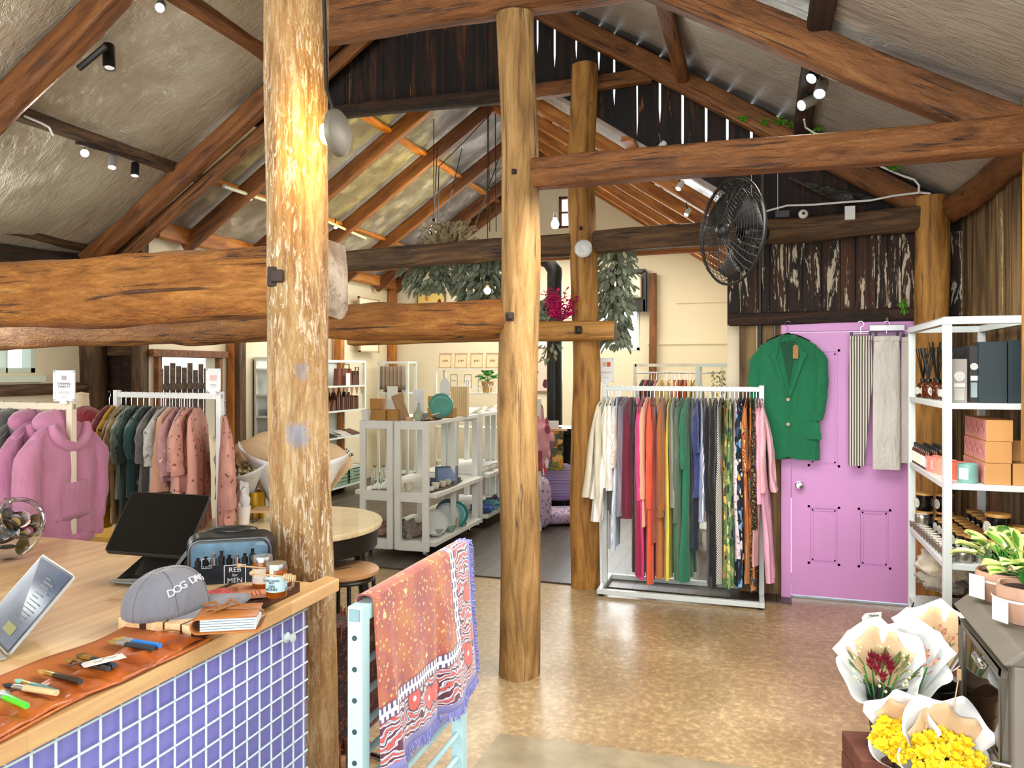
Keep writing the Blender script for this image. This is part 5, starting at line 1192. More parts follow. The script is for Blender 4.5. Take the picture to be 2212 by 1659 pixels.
# notebook
NB=plain('#a5652c',.45,var=.12,ns=6,bump=.2,bs=120,name='tan_leather'); nb=T('notebook','tan leather wrapped journal tied with a thong on the cutting board','notebook',(onC(494,1345,CT+.04).x,onC(494,1345,CT+.04).y,CT+.031),R(28))
m=MB(); N=22; prof=[]
for k in range(N+1):
    t=k/N; a=PI*.5+PI*t; prof.append((-.062+math.cos(a)*.017 if True else 0,.019+math.sin(a)*.0175))
prof=[(.075,.0375),(0,.038)]+prof+[(0,.0015),(.075,.0015),(.083,.006),(.086,.012)]
m.grid(lambda u,v:Vector((prof[min(int(u*(len(prof)-1)+.5),len(prof)-1)][0],-.055+.11*v,prof[min(int(u*(len(prof)-1)+.5),len(prof)-1)][1])),len(prof)-1,4); m.build('leather_cover',NB,nb,solid=.003)
m=MB()
for k in range(5): m.b2(-.058,.072,-.050,.050,.005+.0062*k,.0095+.0062*k)
m.build('page_sections',plain('#c9d8dd',.7,var=.04),nb,bev=.001)
th=MB(); th.tube([(-.075,.0,.02),(-.05,.005,.042),(-.01,.008,.043),(.03,.005,.042),(.085,0,.035)],.0035,6); th.tube([(-.02,.008,.044),(-.035,.02,.056),(-.05,.045,.048),(-.07,.05,.044)],.004,6); th.tube([(-.02,.008,.044),(0,.03,.058),(.02,.02,.05),(-.01,.0,.048),(-.03,-.02,.046)],.004,6); th.build('leather_thong',plain('#8a5a30',.6,var=.1),nb)
# seed cards
for i,(x,y,rz,c,l) in enumerate(((-.225,-2.05,-25,'#dd6a66','coral pink printed card on the cutting board'),(-.165,-1.995,-48,'#e39a72','peach printed card on the cutting board under the honey jars'),(-.20,-1.97,10,'#c98a62','tan card half under the pink one'))):
    o=T('seed_card',l,'card',(x,y,CT+.0315+.002*(2-i)),R(rz)); MB().box((0,0,.001),(.13,.075,.0015)).build('card',plain(c,.6,var=.05),o); 
    MB().tube([(-.04+math.cos(t*.9)*.0016*t,math.sin(t*.9)*.0016*t,.0022) for t in range(14)],.0006,4).build('printed_spiral',plain('#8f2f38',.6,var=0),o); q=MB(); 
    for k in range(4): q.box((.02,.018-.011*k,.0022),(.05-.007*k,.002,.0004))
    q.build('printed_lines',plain('#8f2f38',.6,var=0),o)
# honey jars
HON=NT('honey'); HON.set('#b8620f',.1,0,Transmission_Weight=.5,IOR=1.4); HON=HON.mat; SIL=plain('#b9b9b4',.25,.9,var=.03)
def honey(label,p,rz,labc,ink,l1,l2,strip=None):
    o=T('honey_jar',label,'jar',p,rz); r=.029
    MB().lathe([(r*.9,0),(r,.004),(r,.07),(r*.86,.08)],28).build('honey_glass',HON,o)
    MB().lathe([(r*.88,.078),(r*.98,.079),(r*.98,.092),(r*.93,.095),(.001,.095)],28).build('metal_lid',SIL,o)
    MB().rings([[Vector((math.sin(a)*r*1.015,-math.cos(a)*r*1.015,z)) for a in [R(t) for t in range(-110,111,11)]] for z in(.018,.062)],0,True,False).build('paper_label',labc,o)
    if strip: MB().prism([(-.006,-r*1.03,.06),(.006,-r*1.03,.06),(.006,-r*1.03,.094),(-.006,-r*1.03,.094)],(0,-.0005,0)).build('seal_strip',labc,o)
    for s_,z,sz in ((l1,.048,.008),(l2,.031,.0105)): text(s_,sz,ink,o,(0,-r*1.05,z),(R(90),0,0),line=.8)
    MB().tube([(r*.9,0,.062),(r*1.45,0,.064),(r*1.75,0,.05),(r*1.7,0,.03),(r*1.3,0,.022),(r*.95,0,.024)],.004,10).build('handle',M['glass'],o); o.children[-1].data.materials[0]=plain('#d6cdbd',.08,var=.05)
    dp=T('honey_dipper','wooden honey dipper tied across '+('the pale blue' if strip else 'the black')+' labelled jar','dipper',p+Vector((0,0,.0)),rz); m=MB().tube([(-.052,-r-.006,.072),(.04,-r-.006,.066)],.0025,8)
    m.build('dipper_stick',M['pine'],dp); blob(MB(),(-.056,-r-.006,.0725),.007,.007,.007,1,.03).build('knob',M['pine'],dp); m=MB()
    for k in range(5): m.lathe([(.0045,-.003),(.0095,-.002),(.0095,.002),(.0045,.003)],14,(.042+k*.0065,-r-.006,.0655-k*.0008),M=Matrix.Rotation(R(90),3,'Y'))
    m.build('dipper_head',M['pine'],dp); return o
jz=CT+.0315; p=onZ(597,1288,jz); honey('squat honey jar with a pale blue label in front on the board',Vector((p.x+.0,p.y+.0,jz)),YAW+R(-8),plain('#b9dbe0',.6,var=.03),plain('#26343a',.6,var=0),'PURE HONEY\nBEES','GIN\nHONEY',True)
p=onZ(566,1272,jz); honey('darker honey jar with a black label behind the pale blue one',Vector((p.x-.005,p.y+.01,jz)),YAW+R(-4),plain('#3b3a40',.6,var=.03),plain('#e9e6e0',.6,var=0),'MILK','WHIP\nPEACH',False)
# wash bag
BK=plain('#0d1216',.38,var=.15,ns=5,bump=.15,bs=90,name='black_vinyl'); wb=onC(492,1287); wb.x-=.012; bag=T('wash_bag','black vinyl toiletry bag with a clear window and square white logo','toiletry bag',(wb.x-.03,wb.y+.07,CT+.002),YAW+R(16))
def rrect(w,h,r,y,N=6,z0=0):
    pts=[]
    for cx,cz,a0 in ((w/2-r,h-r,0),(-w/2+r,h-r,90),(-w/2+r,r,180),(w/2-r,r,270)):
        for k in range(N+1): a=R(a0+90*k/N); pts.append(Vector((cx+math.cos(a)*r,y,z0+cz+math.sin(a)*r)))
    return pts
W_,H_=.245,.165
rs=[rrect(W_-.02,H_-.02,.03,-.052,z0=.01),rrect(W_-.004,H_-.004,.035,-.046,z0=.002),rrect(W_,H_,.036,-.03),rrect(W_+.012,H_+.01,.04,0),rrect(W_,H_,.036,.035),rrect(W_-.02,H_-.02,.03,.05,z0=.01)]
MB().rings(rs,0,True).build('bag_body',BK,bag)
MB().tube(rrect(W_-.012,H_-.012,.033,-.050,z0=.006),.003,8,closed=True).build('front_piping',plain('#5e6468',.2,.4,var=.1),bag)
win=MB().prism([(-.108,-.0535,.082),(.108,-.0535,.082),(.108,-.0535,.135),(.095,-.0535,.150),(-.095,-.0535,.150),(-.108,-.0535,.135)],(0,-.001,0)).build('clear_window',plain('#5f7d8f',.03,0,var=.35,ns=12),bag)
random.seed(31)
for i in range(9):
    x=-.09+i*.022; h=random.uniform(.025,.05); MB().lathe([(.009,0),(.009,h*.6),(.004,h*.7),(.005,h)],12,(x,-.0545,.085)).build('grooming_item',[M['black'],M['blackm'],M['chrome']][i%3],bag)
MB().prism([(-.108,-.055,.018),(.108,-.055,.018),(.108,-.055,.083),(-.108,-.055,.083)],(0,-.001,0)).build('lower_pocket',plain('#16252f',.3,var=.1),bag)
LW=plain('#f2f4f4',.5,var=0)
def logo(parent,cx,cz,w,y,s):
    m=MB(); t=w*.035
    for a in(-1,1): m.box((cx+a*(w/2),y,cz),(t,.0006,w)); m.box((cx,y,cz+a*(w/2)),(w+t,.0006,t))
    m.build('logo_frame',LW,parent)
    for s_,z,k in (('REB',.26,.34),('for',.0,.2),('MEN',-.27,.34)): text(s_,w*k*s,LW,parent,(cx,y-.0003,cz+z*w),(R(90),0,0),'logo_lettering',sx=1.05)
logo(bag,.014,.052,.060,-.0565,1); logo(bag,-.065,.092,.028,-.0575,1)
MB().tube([(-.12,0,.12),(-.155,-.01,.075),(-.16,-.02,.03),(-.13,-.03,.012),(-.10,-.02,.03)],.009,6).build('wrist_strap',BK,bag)
blob(MB(),(0,.02,H_+.005),.075,.03,.018,2,.2).build('carry_handle',BK,bag)
# brush roll
BRL=NT('cognac_leather'); v=BRL.coord((1,1,1)); BRL.set(BRL.ramp(BRL.noise(v,9,4),[(.3,'#8a3f10'),(.5,'#b4581a'),(.75,'#cf7a34')]),.33); BRL.bump(BRL.noise(v,26,5,1.0),.5,.006); BRL=BRL.mat
SUE=plain('#b1642a',.9,var=.15,ns=7,bump=.3,bs=150,name='orange_suede')
rl=T('brush_roll','open cognac leather brush roll spread along the counter edge','brush roll',(-.215,-2.665,CT+.002))
Lr=.78
def lz(x,y): return .002+.005*abs(noise.noise(Vector((x*9,y*11,1))))+.006*max(0,math.sin(y*19))*max(0,x*4)
m=MB(); m.grid(lambda u,v:Vector((-.135+.27*v+.01*math.sin(u*9),-Lr/2+Lr*u,lz(0,0)+.002*math.sin(u*20+v*4))),60,14); m.build('suede_lining',SUE,rl,solid=.003)
def pk_(u,v):
    x=.0+.135*v+.012*math.sin(u*11); y=-Lr/2+.01+(Lr-.02)*u; z=.006+.010*abs(math.sin(u*PI*8))**.7*(1-(v-.3)**2)+.006*noise.noise(Vector((x*30,y*25,2))); return Vector((x,y,z if .02<v<.98 else z*.6))
m=MB(); m.grid(pk_,120,16); m.build('pocket_strip',BRL,rl,solid=.002)
MB().tube([(.137+.01*math.sin(k/60*9),-Lr/2+Lr*k/60,.006) for k in range(61)],.0028,6).build('rolled_edge',BRL,rl)
MB().box((.085,-.21,.022),(.06,.09,.003),rz=R(12)).build('leather_patch',NB,rl,bev=.002)
tm=MB(); tm.tube([(.03+.03*math.cos(a),.36+.025*math.sin(a),.012) for a in [R(t) for t in range(0,300,25)]],.002,6); tm.build('tie_loop',NB,rl)
bcs=[('#2f7fd0','#c8c8c4','#b58a3a','flat brush with a blue handle, farthest right in the roll',.27),('#2a3138','#c9c9c6','#9a7a3a','slim dark-handled brush beside the blue one',.25),('#2b2c33','#c8963a','#6b5320','round brush with a fluffy olive tip',.15),('#2d2a26','#c99a3e','#8a6a2a','slim brush with a gold ferrule beside the fluffy one',.125),('#2c1e16','#c9a24e','#b98a3a','thin brush with a pointed tip in the middle of the roll',.055),('#4f8f90','#caa24a','#8fd0b8','brush with a pale green tip and a teal handle',.0),('#d9b98a','#c8c8c4','#2a2420','pale wooden handled brush with a black tip',-.012),('#4fd02a','#c9cac8','#b5842e','wide flat brush with a bright green handle',-.06),('#7088a8','#c98a2a','#e89a2a','small brush with an orange tip and a slate handle',-.145),('#58d030','#c9cac8','#c8832a','second wide brush with a bright green handle at the left',-.185),('#4a5e58','#bfc0bc','#3a3a36','dark grey-green handled brush at the near left end',-.215)]
for i,(hc,fc,bc_,lab,yy) in enumerate(bcs):
    wide=3.2 if 'wide' in lab or 'flat' in lab else (2.2 if 'round' in lab else 1.2)
    o=T('paint_brush',lab,'paint brush',(rl.location.x+.03,rl.location.y+yy,CT+.022),0,'brushes in the leather roll',rot=(0,R(4),R(167)+random.uniform(-.12,.12))); o.scale=(1.2,1.35,1.35)
    k=.0045
    # local x from handle (0) to tip
    def flatt(m,prof,fl): m.rings([[Vector((x,math.cos(a)*r*f,math.sin(a)*r)) for a in [2*PI*j/12 for j in range(12)]] for x,r,f in prof],0,True); return m
    flatt(MB(),[(-.06,k,1),(-.02,k*1.1,1),(.012,k*1.1,1.1),(.02,k*1.0,1.3)],1).build('handle',plain(hc,.2,var=.05),o)
    flatt(MB(),[(.02,k*1.05,1.3),(.035,k*1.0,wide*.8),(.05,k*.9,wide)],1).build('ferrule',plain(fc,.25,.8,var=.04),o)
    flatt(MB(),[(.049,k*.85,wide),(.065,k*.9,wide*1.1),(.080,k*.35,wide*(.9 if wide>2 else .3))],1).build('bristles',plain(bc_,.8,var=.25,ns=60),o)
tgb=T('swing_tag','white rectangular tag with a black printed mark on the brush roll','tag',(rl.location.x+.065,rl.location.y+.13,CT+.034),R(62)); MB().box((0,0,0),(.085,.034,.0012)).build('tag_card',M['paper'],tgb,bev=.0005)
MB().tube([(-.02+.012*i,(-1)**i*.006*(i%3),.001) for i in range(5)],.0006,4).build('printed_mark',INK,tgb); MB().tube([(-.045,0,.004),(-.055,.015,.010),(-.07,.0,.006),(-.045,-.012,.012)],.0025,6).build('tag_thong',plain('#4a2a1c',.6),tgb)
# ---------- white rail with a throw ----------
LXr,LYa,LYb,LH=.275,-2.17,-1.505,1.02
MR=plain('#b9dcdf',.35,var=.02,name='pale_powder_coat')
rk=T('display_rail','pale blue-white barred metal side rail standing on the floor','display rail',(LXr,0,0))
for y in(LYa,LYb): 
    m=MB(); m.b2(-.02,.02,y-.02,y+.02,0,LH-.0); m.build('upright',MR,rk,bev=.002)
m=MB(); m.b2(-.014,.014,LYa-.024,LYa-.019,LH-.035,LH-.006); m.build('open_tube_end',plain('#7fa0a4',.5),rk)
MB().b2(-.02,.02,LYa+.0205,LYb-.0205,LH-.04,LH-.002).build('top_bar',MR,rk,bev=.002); MB().b2(-.02,.02,LYa+.0205,LYb-.0205,.05,.09).build('bottom_bar',MR,rk,bev=.002)
z=.944
while z>.12:
    if z<.94: MB().tube([(0,LYa+.021,z),(0,LYb-.021,z)],.009,10).build('rung',MR,rk)
    MB().lathe([(.0065,0),(.0065,.002),(.001,.002)],14,(0,0,0)).build('bolt_hole',plain('#33474a',.5),rk,loc=(0,LYa-.0205,z),rot=(R(90),0,0)); z-=.0765
for y in(LYa,LYb): MB().b2(-.16,.16,y-.015,y+.015,0,.03).build('foot',MR,rk,bev=.002)
# throw material: field, border bands by position along the cloth
def throwmat():
    n=NT('paisley_throw'); tc=n.n('ShaderNodeUVMap'); sp=n.n('ShaderNodeSeparateXYZ'); n.l(tc.outputs[0],sp.inputs[0]); U,V=sp.outputs[0],sp.outputs[1]
    uv=tc.outputs[0]
    def vor(scale,feat='F1'):
        o=n.n('ShaderNodeTexVoronoi'); o.inputs['Scale'].default_value=scale; o.feature=feat; n.l(uv,o.inputs['Vector']); return o
    nz=n.n('ShaderNodeTexNoise'); nz.inputs['Scale'].default_value=9; n.l(uv,nz.inputs['Vector'])
    base=n.ramp(nz.outputs['Fac'],[(.35,'#9c4a42'),(.5,'#b05e48'),(.68,'#b8743f')])
    v1=vor(62); s1=n.ramp(v1.outputs['Distance'],[(.22,(1,1,1,1)),(.3,(0,0,0,1))]); base=n.mix(s1,base,'#e0b070')
    v2=vor(15); s2=n.ramp(v2.outputs['Distance'],[(.10,(1,1,1,1)),(.13,(0,0,0,1))]); base=n.mix(s2,base,'#e9cf8e')
    s2b=n.ramp(v2.outputs['Distance'],[(.30,(0,0,0,1)),(.33,(.8,.8,.8,1)),(.36,(.8,.8,.8,1)),(.39,(0,0,0,1))]); base=n.mix(s2b,base,'#8f5560')
    wv=n.n('ShaderNodeTexWave',wave_type='RINGS'); wv.inputs['Scale'].default_value=11; wv.inputs['Distortion'].default_value=9; wv.inputs['Detail'].default_value=2; wv.inputs['Detail Scale'].default_value=1.6; n.l(uv,wv.inputs['Vector'])
    bord=n.ramp(wv.outputs[0],[(0,'#5a2a3e'),(.16,'#d9dbe0'),(.42,'#d9dbe0'),(.5,'#3a3a66'),(.62,'#cfcfdd'),(.78,'#8e3440'),(.9,'#c9574f')],'CONSTANT')
    v3=vor(10); fl_=n.ramp(v3.outputs['Distance'],[(.33,(1,1,1,1)),(.36,(0,0,0,1))]); bord=n.mix(fl_,bord,n.ramp(v3.outputs['Distance'],[(0,'#dfe3e6'),(.08,'#d0534c'),(.3,'#b8443f'),(.31,'#4a2038')],'CONSTANT'))
    band=n.n('ShaderNodeTexBrick'); n.l(uv,band.inputs['Vector']); band.inputs['Scale'].default_value=1; band.inputs['Brick Width'].default_value=.018; band.inputs['Row Height'].default_value=.03; band.inputs['Mortar Size'].default_value=.005
    band.inputs['Color1'].default_value=hx('#4a4470'); band.inputs['Color2'].default_value=hx('#5a5080'); band.inputs['Mortar'].default_value=hx('#e4dfe0')
    d=n.math('MINIMUM',n.math('SUBTRACT',.66,U),V)   # distance to the right or the lower hem
    c=n.mix(n.ramp(d,[(.175,(1,1,1,1)),(.176,(0,0,0,1))]),base,'#7c2f3c'); c=n.mix(n.ramp(d,[(.170,(1,1,1,1)),(.171,(0,0,0,1))]),c,band.outputs[0]); c=n.mix(n.ramp(d,[(.135,(1,1,1,1)),(.136,(0,0,0,1))]),c,'#7c2f3c'); c=n.mix(n.ramp(d,[(.131,(1,1,1,1)),(.132,(0,0,0,1))]),c,bord)
    c=n.mix(n.ramp(d,[(.022,(1,1,1,1)),(.023,(0,0,0,1))]),c,'#7f80b8')
    n.set(c,.9,0,Sheen_Weight=.3); n.bump(n.math('ADD',n.noise(n.coord((1,1,1)),300,2),n.noise(n.coord((1,6,1)),4,3)),.3,.004); return n.mat
TM=throwmat(); FRG=plain('#8b8cc6',.9,var=.15,ns=60)
tw=T('throw','coral paisley throw with a lilac fringe draped over the white rail','throw',(LXr,LYa+.03,0))
TW=.66
def thr(u,s):  # s: cloth length coordinate from front hem 0 up, over the bar, down the back
    y=u*TW; Lf=LH-.585; f=1-min(1,s/Lf)
    wob=.012*math.sin(u*9+1)*f+.008*math.sin(u*21+s*5)*f+.05*math.exp(-((u-.10)/.035)**2)*f*.4-.018*math.exp(-((u-.56)/.03)**2)*f
    if s<=Lf: x=.026+wob+.016*f+.02*f*math.sin(u*PI); z=.585+s+.010*math.sin(u*7)*f
    elif s<=Lf+.06: t=(s-Lf)/.06*PI; x=.026*math.cos(t); z=LH+.006+.012*math.sin(t)
    else: q=s-Lf-.06; x=-.028-.03*q; z=LH-q
    return Vector((x,y*(1-.0*f)+.035*f*(u-.3),z))
def throwmesh(name,mat,parent,Ltot,off=0,nu=90,nv=70,uvs=True):
    m=MB(); m.grid(lambda u,v:thr(u,v*Ltot)+Vector((off,0,0)),nu,nv); o=m.build(name,mat,parent,dbl=False)
    uvl=o.data.uv_layers.new(name='UVMap'); nv1=nv+1
    for lp in o.data.loops: i=lp.vertex_index; uvl.data[lp.index].uv=((i//nv1)/nu*TW,(i%nv1)/nv*Ltot)
    md=o.modifiers.new('s','SOLIDIFY'); md.thickness=.003; return o
throwmesh('woven_cloth',TM,tw,.86)
random.seed(8); m=MB()
for i in range(170):
    u=i/169; a=thr(u,0); L=random.uniform(.022,.034); m.tube([a,a+Vector((random.uniform(0,.006),random.uniform(-.006,.006),-L*.5)),a+Vector((random.uniform(-.004,.008),random.uniform(-.010,.010),-L))],[.0022,.0028,.0016],4)
for i in range(150):
    s=i/149*.5; a=thr(1,s); L=random.uniform(.02,.034); m.tube([a,a+Vector((random.uniform(0,.006),L*.6,random.uniform(-.008,0))),a+Vector((random.uniform(-.004,.006),L,-.012))],[.0022,.0028,.0016],4)
fo=m.build('fringe',FRG,tw); fo['kind']='stuff'
MB().box((.045,.47,.555),(.001,.028,.05)).build('care_label',M['paper'],tw)
# dark patterned rug bundle behind the rail
rg=T('rug_stand','black wire stand holding a dark patterned rug behind the front post','stand',P(738,1500,3.0)*1); rg.location.z=0
MB().tube([(math.cos(a)*.2,math.sin(a)*.2,.012) for a in [2*PI*k/28 for k in range(28)]],.008,6,closed=True).build('ring_base',M['black'],rg)
MB().tube([(0,.12,.01),(0,.12,.6)],.008,6).build('pole',M['black'],rg)
RUG=print_('dark_rug','#2a1714',['#6a3f2c','#4a2620','#7a4a2a','#2f1d26'],80,.4,(1,1,1),1)
r2=tag(MB().rings([[Vector((math.cos(a)*(.10+.012*math.sin(a*5+z*6)),math.sin(a)*(.08+.01*math.sin(a*4)),z)) for a in [2*PI*j/32 for j in range(32)]] for z in [.16+.02*k for k in range(24)]],0,True).build('rolled_rug',RUG,loc=(rg.location.x-.02,rg.location.y,0)),'dark brown patterned rug bundle standing behind the front post','rug')
m=MB(); 
for i in range(60):
    a=random.uniform(0,2*PI); m.tube([(math.cos(a)*.09,math.sin(a)*.07,.615),(math.cos(a)*.115,math.sin(a)*.095,.63+random.uniform(0,.02)),(math.cos(a)*.125,math.sin(a)*.105,.57)],.003,4)
for i in range(90):
    a=random.uniform(0,2*PI); m.tube([(math.cos(a)*.10,math.sin(a)*.08,.20),(math.cos(a)*.13,math.sin(a)*.11,.13+random.uniform(0,.05)),(math.cos(a)*.13,math.sin(a)*.10,.06)],.004,4)
t_=m.build('tassels',plain('#7a3218',.9,var=.5,ns=30),r2); t_['kind']='stuff'
# ================= MIDDLE AND FAR ROOM =================
FL=.012
# round table
tcn=onZ(632,1126,.75); tb=T('round_table','round whitewashed table with a black rim behind the front post','table',(tcn.x,tcn.y,0))
TWD=staves('whitewashed_top','#d2c3a0','#e2d6b8','#b8a888',60,.6,.09)
MB().lathe([(.485,.715),(.495,.72),(.50,.74),(.495,.75),(.001,.75)],64).build('table_top',TWD,tb)
MB().lathe([(.40,.60),(.47,.61),(.475,.715),(.40,.715)],48,cap=True).build('rim',M['black'],tb)
for k in range(4): a=k*PI/2+.5; MB().tube([(math.cos(a)*.36,math.sin(a)*.36,.62),(math.cos(a)*.40,math.sin(a)*.40,.3),(math.cos(a)*.38,math.sin(a)*.38,0)],[.035,.028,.02],12).build('leg',M['black'],tb)
GOLD=plain('#b8902a',.3,.8,var=.05); TZ=.751
g1=onZ(540,1118,TZ)
o=T('gold_vase','brass coloured cylinder vase with a wrapped posy on the round table','vase',(g1.x,g1.y+.02,TZ)); MB().lathe([(.075,0),(.075,.15),(.07,.15),(.07,.01)],28).build('cylinder',GOLD,o)
def posy(label,loc,s,seed,rz,tilt,fl='#b9b387'):
    o=T('bouquet',label,'bouquet',loc,rz,None,rot=(tilt,0,rz)); random.seed(seed)
    m=MB(); m.grid(lambda u,v:Vector((math.cos(R(-200)+R(220)*u)*(.02+s*.62*v**1.3),math.sin(R(-200)+R(220)*u)*(.02+s*.5*v**1.3),s*v*(.95+.35*abs(u-.5)*2))),26,8); m.build('outer_paper',WP,o,solid=.0015)
    m=MB(); m.grid(lambda u,v:Vector((math.cos(R(0)+R(180)*u)*(.018+s*.66*v**1.3),math.sin(R(0)+R(180)*u)*(.018+s*.5*v**1.3),s*v*(1.15+.25*math.cos((u-.5)*6)))),26,8); m.build('inner_paper',TAN,o,solid=.0015)
    g=MB()
    for i in range(90): a=random.uniform(0,6.28); r=s*.45*math.sqrt(random.random()); blob(g,(math.cos(a)*r,math.sin(a)*r,s*(.85+random.uniform(-.05,.1))),.009,.009,.009,i,.2,2,5,4)
    t=g.build('filler_flowers',plain(fl,.8,var=.3,ns=30),o); t['kind']='stuff'; return o
posy('wrapped posy of cream filler flowers leaning left in the brass vase',(g1.x-.02,g1.y+.02,TZ+.10),.23,3,YAW,R(20))
q1=posy('tall white paper wrapped posy beside the front post',(g1.x+.09,g1.y+.10,TZ+.05),.30,5,YAW+R(30),R(6))
q2=posy('tan and white wrapped posy whose corner shows right of the front post',(onZ(690,1105,TZ).x,onZ(690,1105,TZ).y,TZ+.03),.27,6,YAW,R(-4))
c1=onZ(538,1128,TZ); o=T('paper_cup','white marbled cup stuffed with tissue on the round table','cup',(c1.x,c1.y-.05,TZ)); MB().lathe([(.032,0),(.040,.10),(.037,.10),(.030,.006)],24).build('cup_body',plain('#e9e6e0',.5,var=.05),o); blob(MB(),(0,0,.14),.035,.03,.09,3,.5,3).build('tissue',WP,o)
r1=onZ(575,1125,TZ); o=T('wooden_riser','small kraft wood riser with black wire legs on the round table','riser',(r1.x+.04,r1.y-.0,TZ),YAW)
MB().box((0,0,.065),(.22,.14,.014)).build('riser_top',M['pine'],o); m=MB()
for sd in(-1,1): m.tube([(sd*.09,-.06,.058),(sd*.09,-.06,.003),(sd*.09,.06,.003),(sd*.09,.06,.058)],.003,6)
m.build('wire_legs',M['black'],o)
# stools
def stool(label,c,r,h):
    o=T('stool',label,'stool',(c.x,c.y,0),.4); MB().lathe([(r*.9,h-.03),(r,h-.02),(r,h-.004),(r*.97,h),(.001,h)],40).build('seat',plain('#b98a5a',.45,var=.08),o)
    MB().tube([(math.cos(a)*r*.86,math.sin(a)*r*.86,h-.045) for a in [2*PI*k/32 for k in range(32)]],.012,6,closed=True).build('seat_ring',M['black'],o)
    for k in range(4): a=k*PI/2+.3; MB().tube([(math.cos(a)*r*.86,math.sin(a)*r*.86,h-.045),(math.cos(a)*r*.95,math.sin(a)*r*.95,0)],.011,8).build('leg',M['black'],o)
    MB().box((0,0,h-.0008),(.09,.012,.002),rz=.6).build('hand_slot',M['black'],o)
stool('round wooden stool with black legs to the right of the front post',onZ(742,1228,.55),.185,.55)
stool('second round wooden stool mostly hidden behind the front post',onZ(655,1243,.55),.16,.56)
# ---------- display shelves ----------
def dshelf(label,x0,x1,y0,y1,H=1.155):
    o=T('display_shelf',label,'display shelf',(x0,y0,FL)); W=x1-x0; D=y1-y0; z=[.10,.51,H-.035]
    cw=.055; m=MB()
    for y in (0,D-.03):
        for a,b in ((0,W/2-.008),(W/2+.008,W)):
            f=MB(); f.b2(a,a+cw,y,y+.03,.06,H); f.b2(b-cw,b,y,y+.03,.06,H)
            for c,e in ((.06,.13),(.47,.55),(H-.07,H)): f.b2(a+cw,b-cw,y,y+.03,c,e)
            f.build('end_frame',M['white'],o,bev=.003)
    for x in (.0,W-.04):
        MB().b2(x,x+.04,D/2-.02,D/2+.02,.1,H-.03).build('side_post',M['white'],o)
    for i,(zz,ov) in enumerate(((.10,.05),(.51,.06),(H-.035,.0))): MB().b2(-ov,W+ov,.032,D-.032,zz,zz+.035).build('shelf_board',M['white'],o,bev=.002)
    for x in(.06,W-.06):
        for y in(.08,D-.08):
            q=MB(); q.lathe([(.03,-.012),(.034,-.006),(.034,.006),(.03,.012)],16,(x,y,.034),M=Matrix.Rotation(R(90),3,'Y')); q.tube([(x,y,.04),(x,y+.0,.10)],.008,8); q.build('castor',M['chrome'],o)
    return o
DX0,DX1=-2.09,-1.44
dshelf('white open display shelf of ceramics with windowed end frames, nearer of two',DX0,DX1,2.06,3.26); dshelf('white open display shelf behind the ceramics one',DX0,DX1,3.36,4.55)
DT_=FL+1.155+.001; DM=FL+.545+.001; DB=FL+.135+.001
BXK=plain('#a87a3c',.75,var=.05)
for i,(x,y,z,s) in enumerate(((-2.02,2.16,0,.10),(-1.915,2.15,0,.10),(-1.81,2.17,0,.10),(-1.97,2.17,.095,.10),(-2.04,2.33,0,.10),(-1.62,2.62,0,.11),(-1.62,2.62,.105,.11),(-1.50,2.66,0,.11))):
    cbox('kraft_box','kraft card box, %s'%['left of the front row on the ceramics shelf','second in the front row on the ceramics shelf','third in the front row on the ceramics shelf','stacked on top of the front row on the ceramics shelf','behind the left end of the front row','lower box of the stack behind the leaning boards','upper box of the stack behind the leaning boards','beside the stack behind the vase'][i],'box',(x,y,DT_+z),(s,s,.092),BXK,random.uniform(-.1,.1),'kraft boxes on the ceramics shelf')
cbox('card_stand','tall pale card standing on the kraft boxes','card',(-1.84,2.19,DT_+.093),(.10,.004,.20),plain('#dfe0d8',.6,var=.02))
o=T('bucket_vase','small white bucket at the left end of the ceramics shelf','pot',(-2.05,2.12,DT_)); MB().lathe([(.035,0),(.048,.09),(.044,.09),(.03,.005)],24).build('bucket_body',M['white'],o)
for k,(dx,tl,l) in enumerate(((0,20,'front leaning serving board, wood with a rounded corner'),(-.05,8,'narrow serving board just left of the leaning one'))):
    o=T('serving_board',l,'serving board',(-1.72+dx,2.20+.03*k,DT_),YAW,rot=(0,R(-tl),R(20))); MB().b2(-.045,.045,-.008,.008,.0,.235).build('board',wood('olive_board%d'%k,['#7d5b2e','#a07a45','#b88f58','#c9a26b'],(3,3,1),0,.5,.1),o,bev=.02,seg=4)
cbox('board_stand','small pale wooden block at the foot of the boards','block',(-1.66,2.16,DT_),(.05,.05,.03),M['pine'])
o=T('bud_vase','sage green bud vase with a narrow neck','vase',(-1.58,2.17,DT_)); MB().lathe([(.03,0),(.042,.03),(.04,.06),(.02,.10),(.009,.125),(.011,.15),(.008,.15)],28).build('vase_body',plain('#9aa28b',.35,var=.12,ns=20),o); MB().tube([(0,0,.14),(.004,0,.175)],.003,6).build('cork',M['pine'],o)
o=T('milk_carton_lamp','white ceramic milk carton standing on kraft boxes','carton',(-1.56,2.70,DT_+.20),.4); MB().b2(-.045,.045,-.045,.045,0,.12).build('carton_body',M['white'],o); MB().prism([(-.045,-.045,.12),(.045,-.045,.12),(0,-.045,.175)],(0,.09,0)).build('gable_top',M['white'],o); MB().b2(-.004,.004,-.045,.045,.165,.195).build('crimp',M['white'],o)
cbox('tile','pale grey glass card leaning against the kraft boxes','card',(-1.70,2.42,DT_),(.10,.006,.26),plain('#cdd3d3',.2),.2)
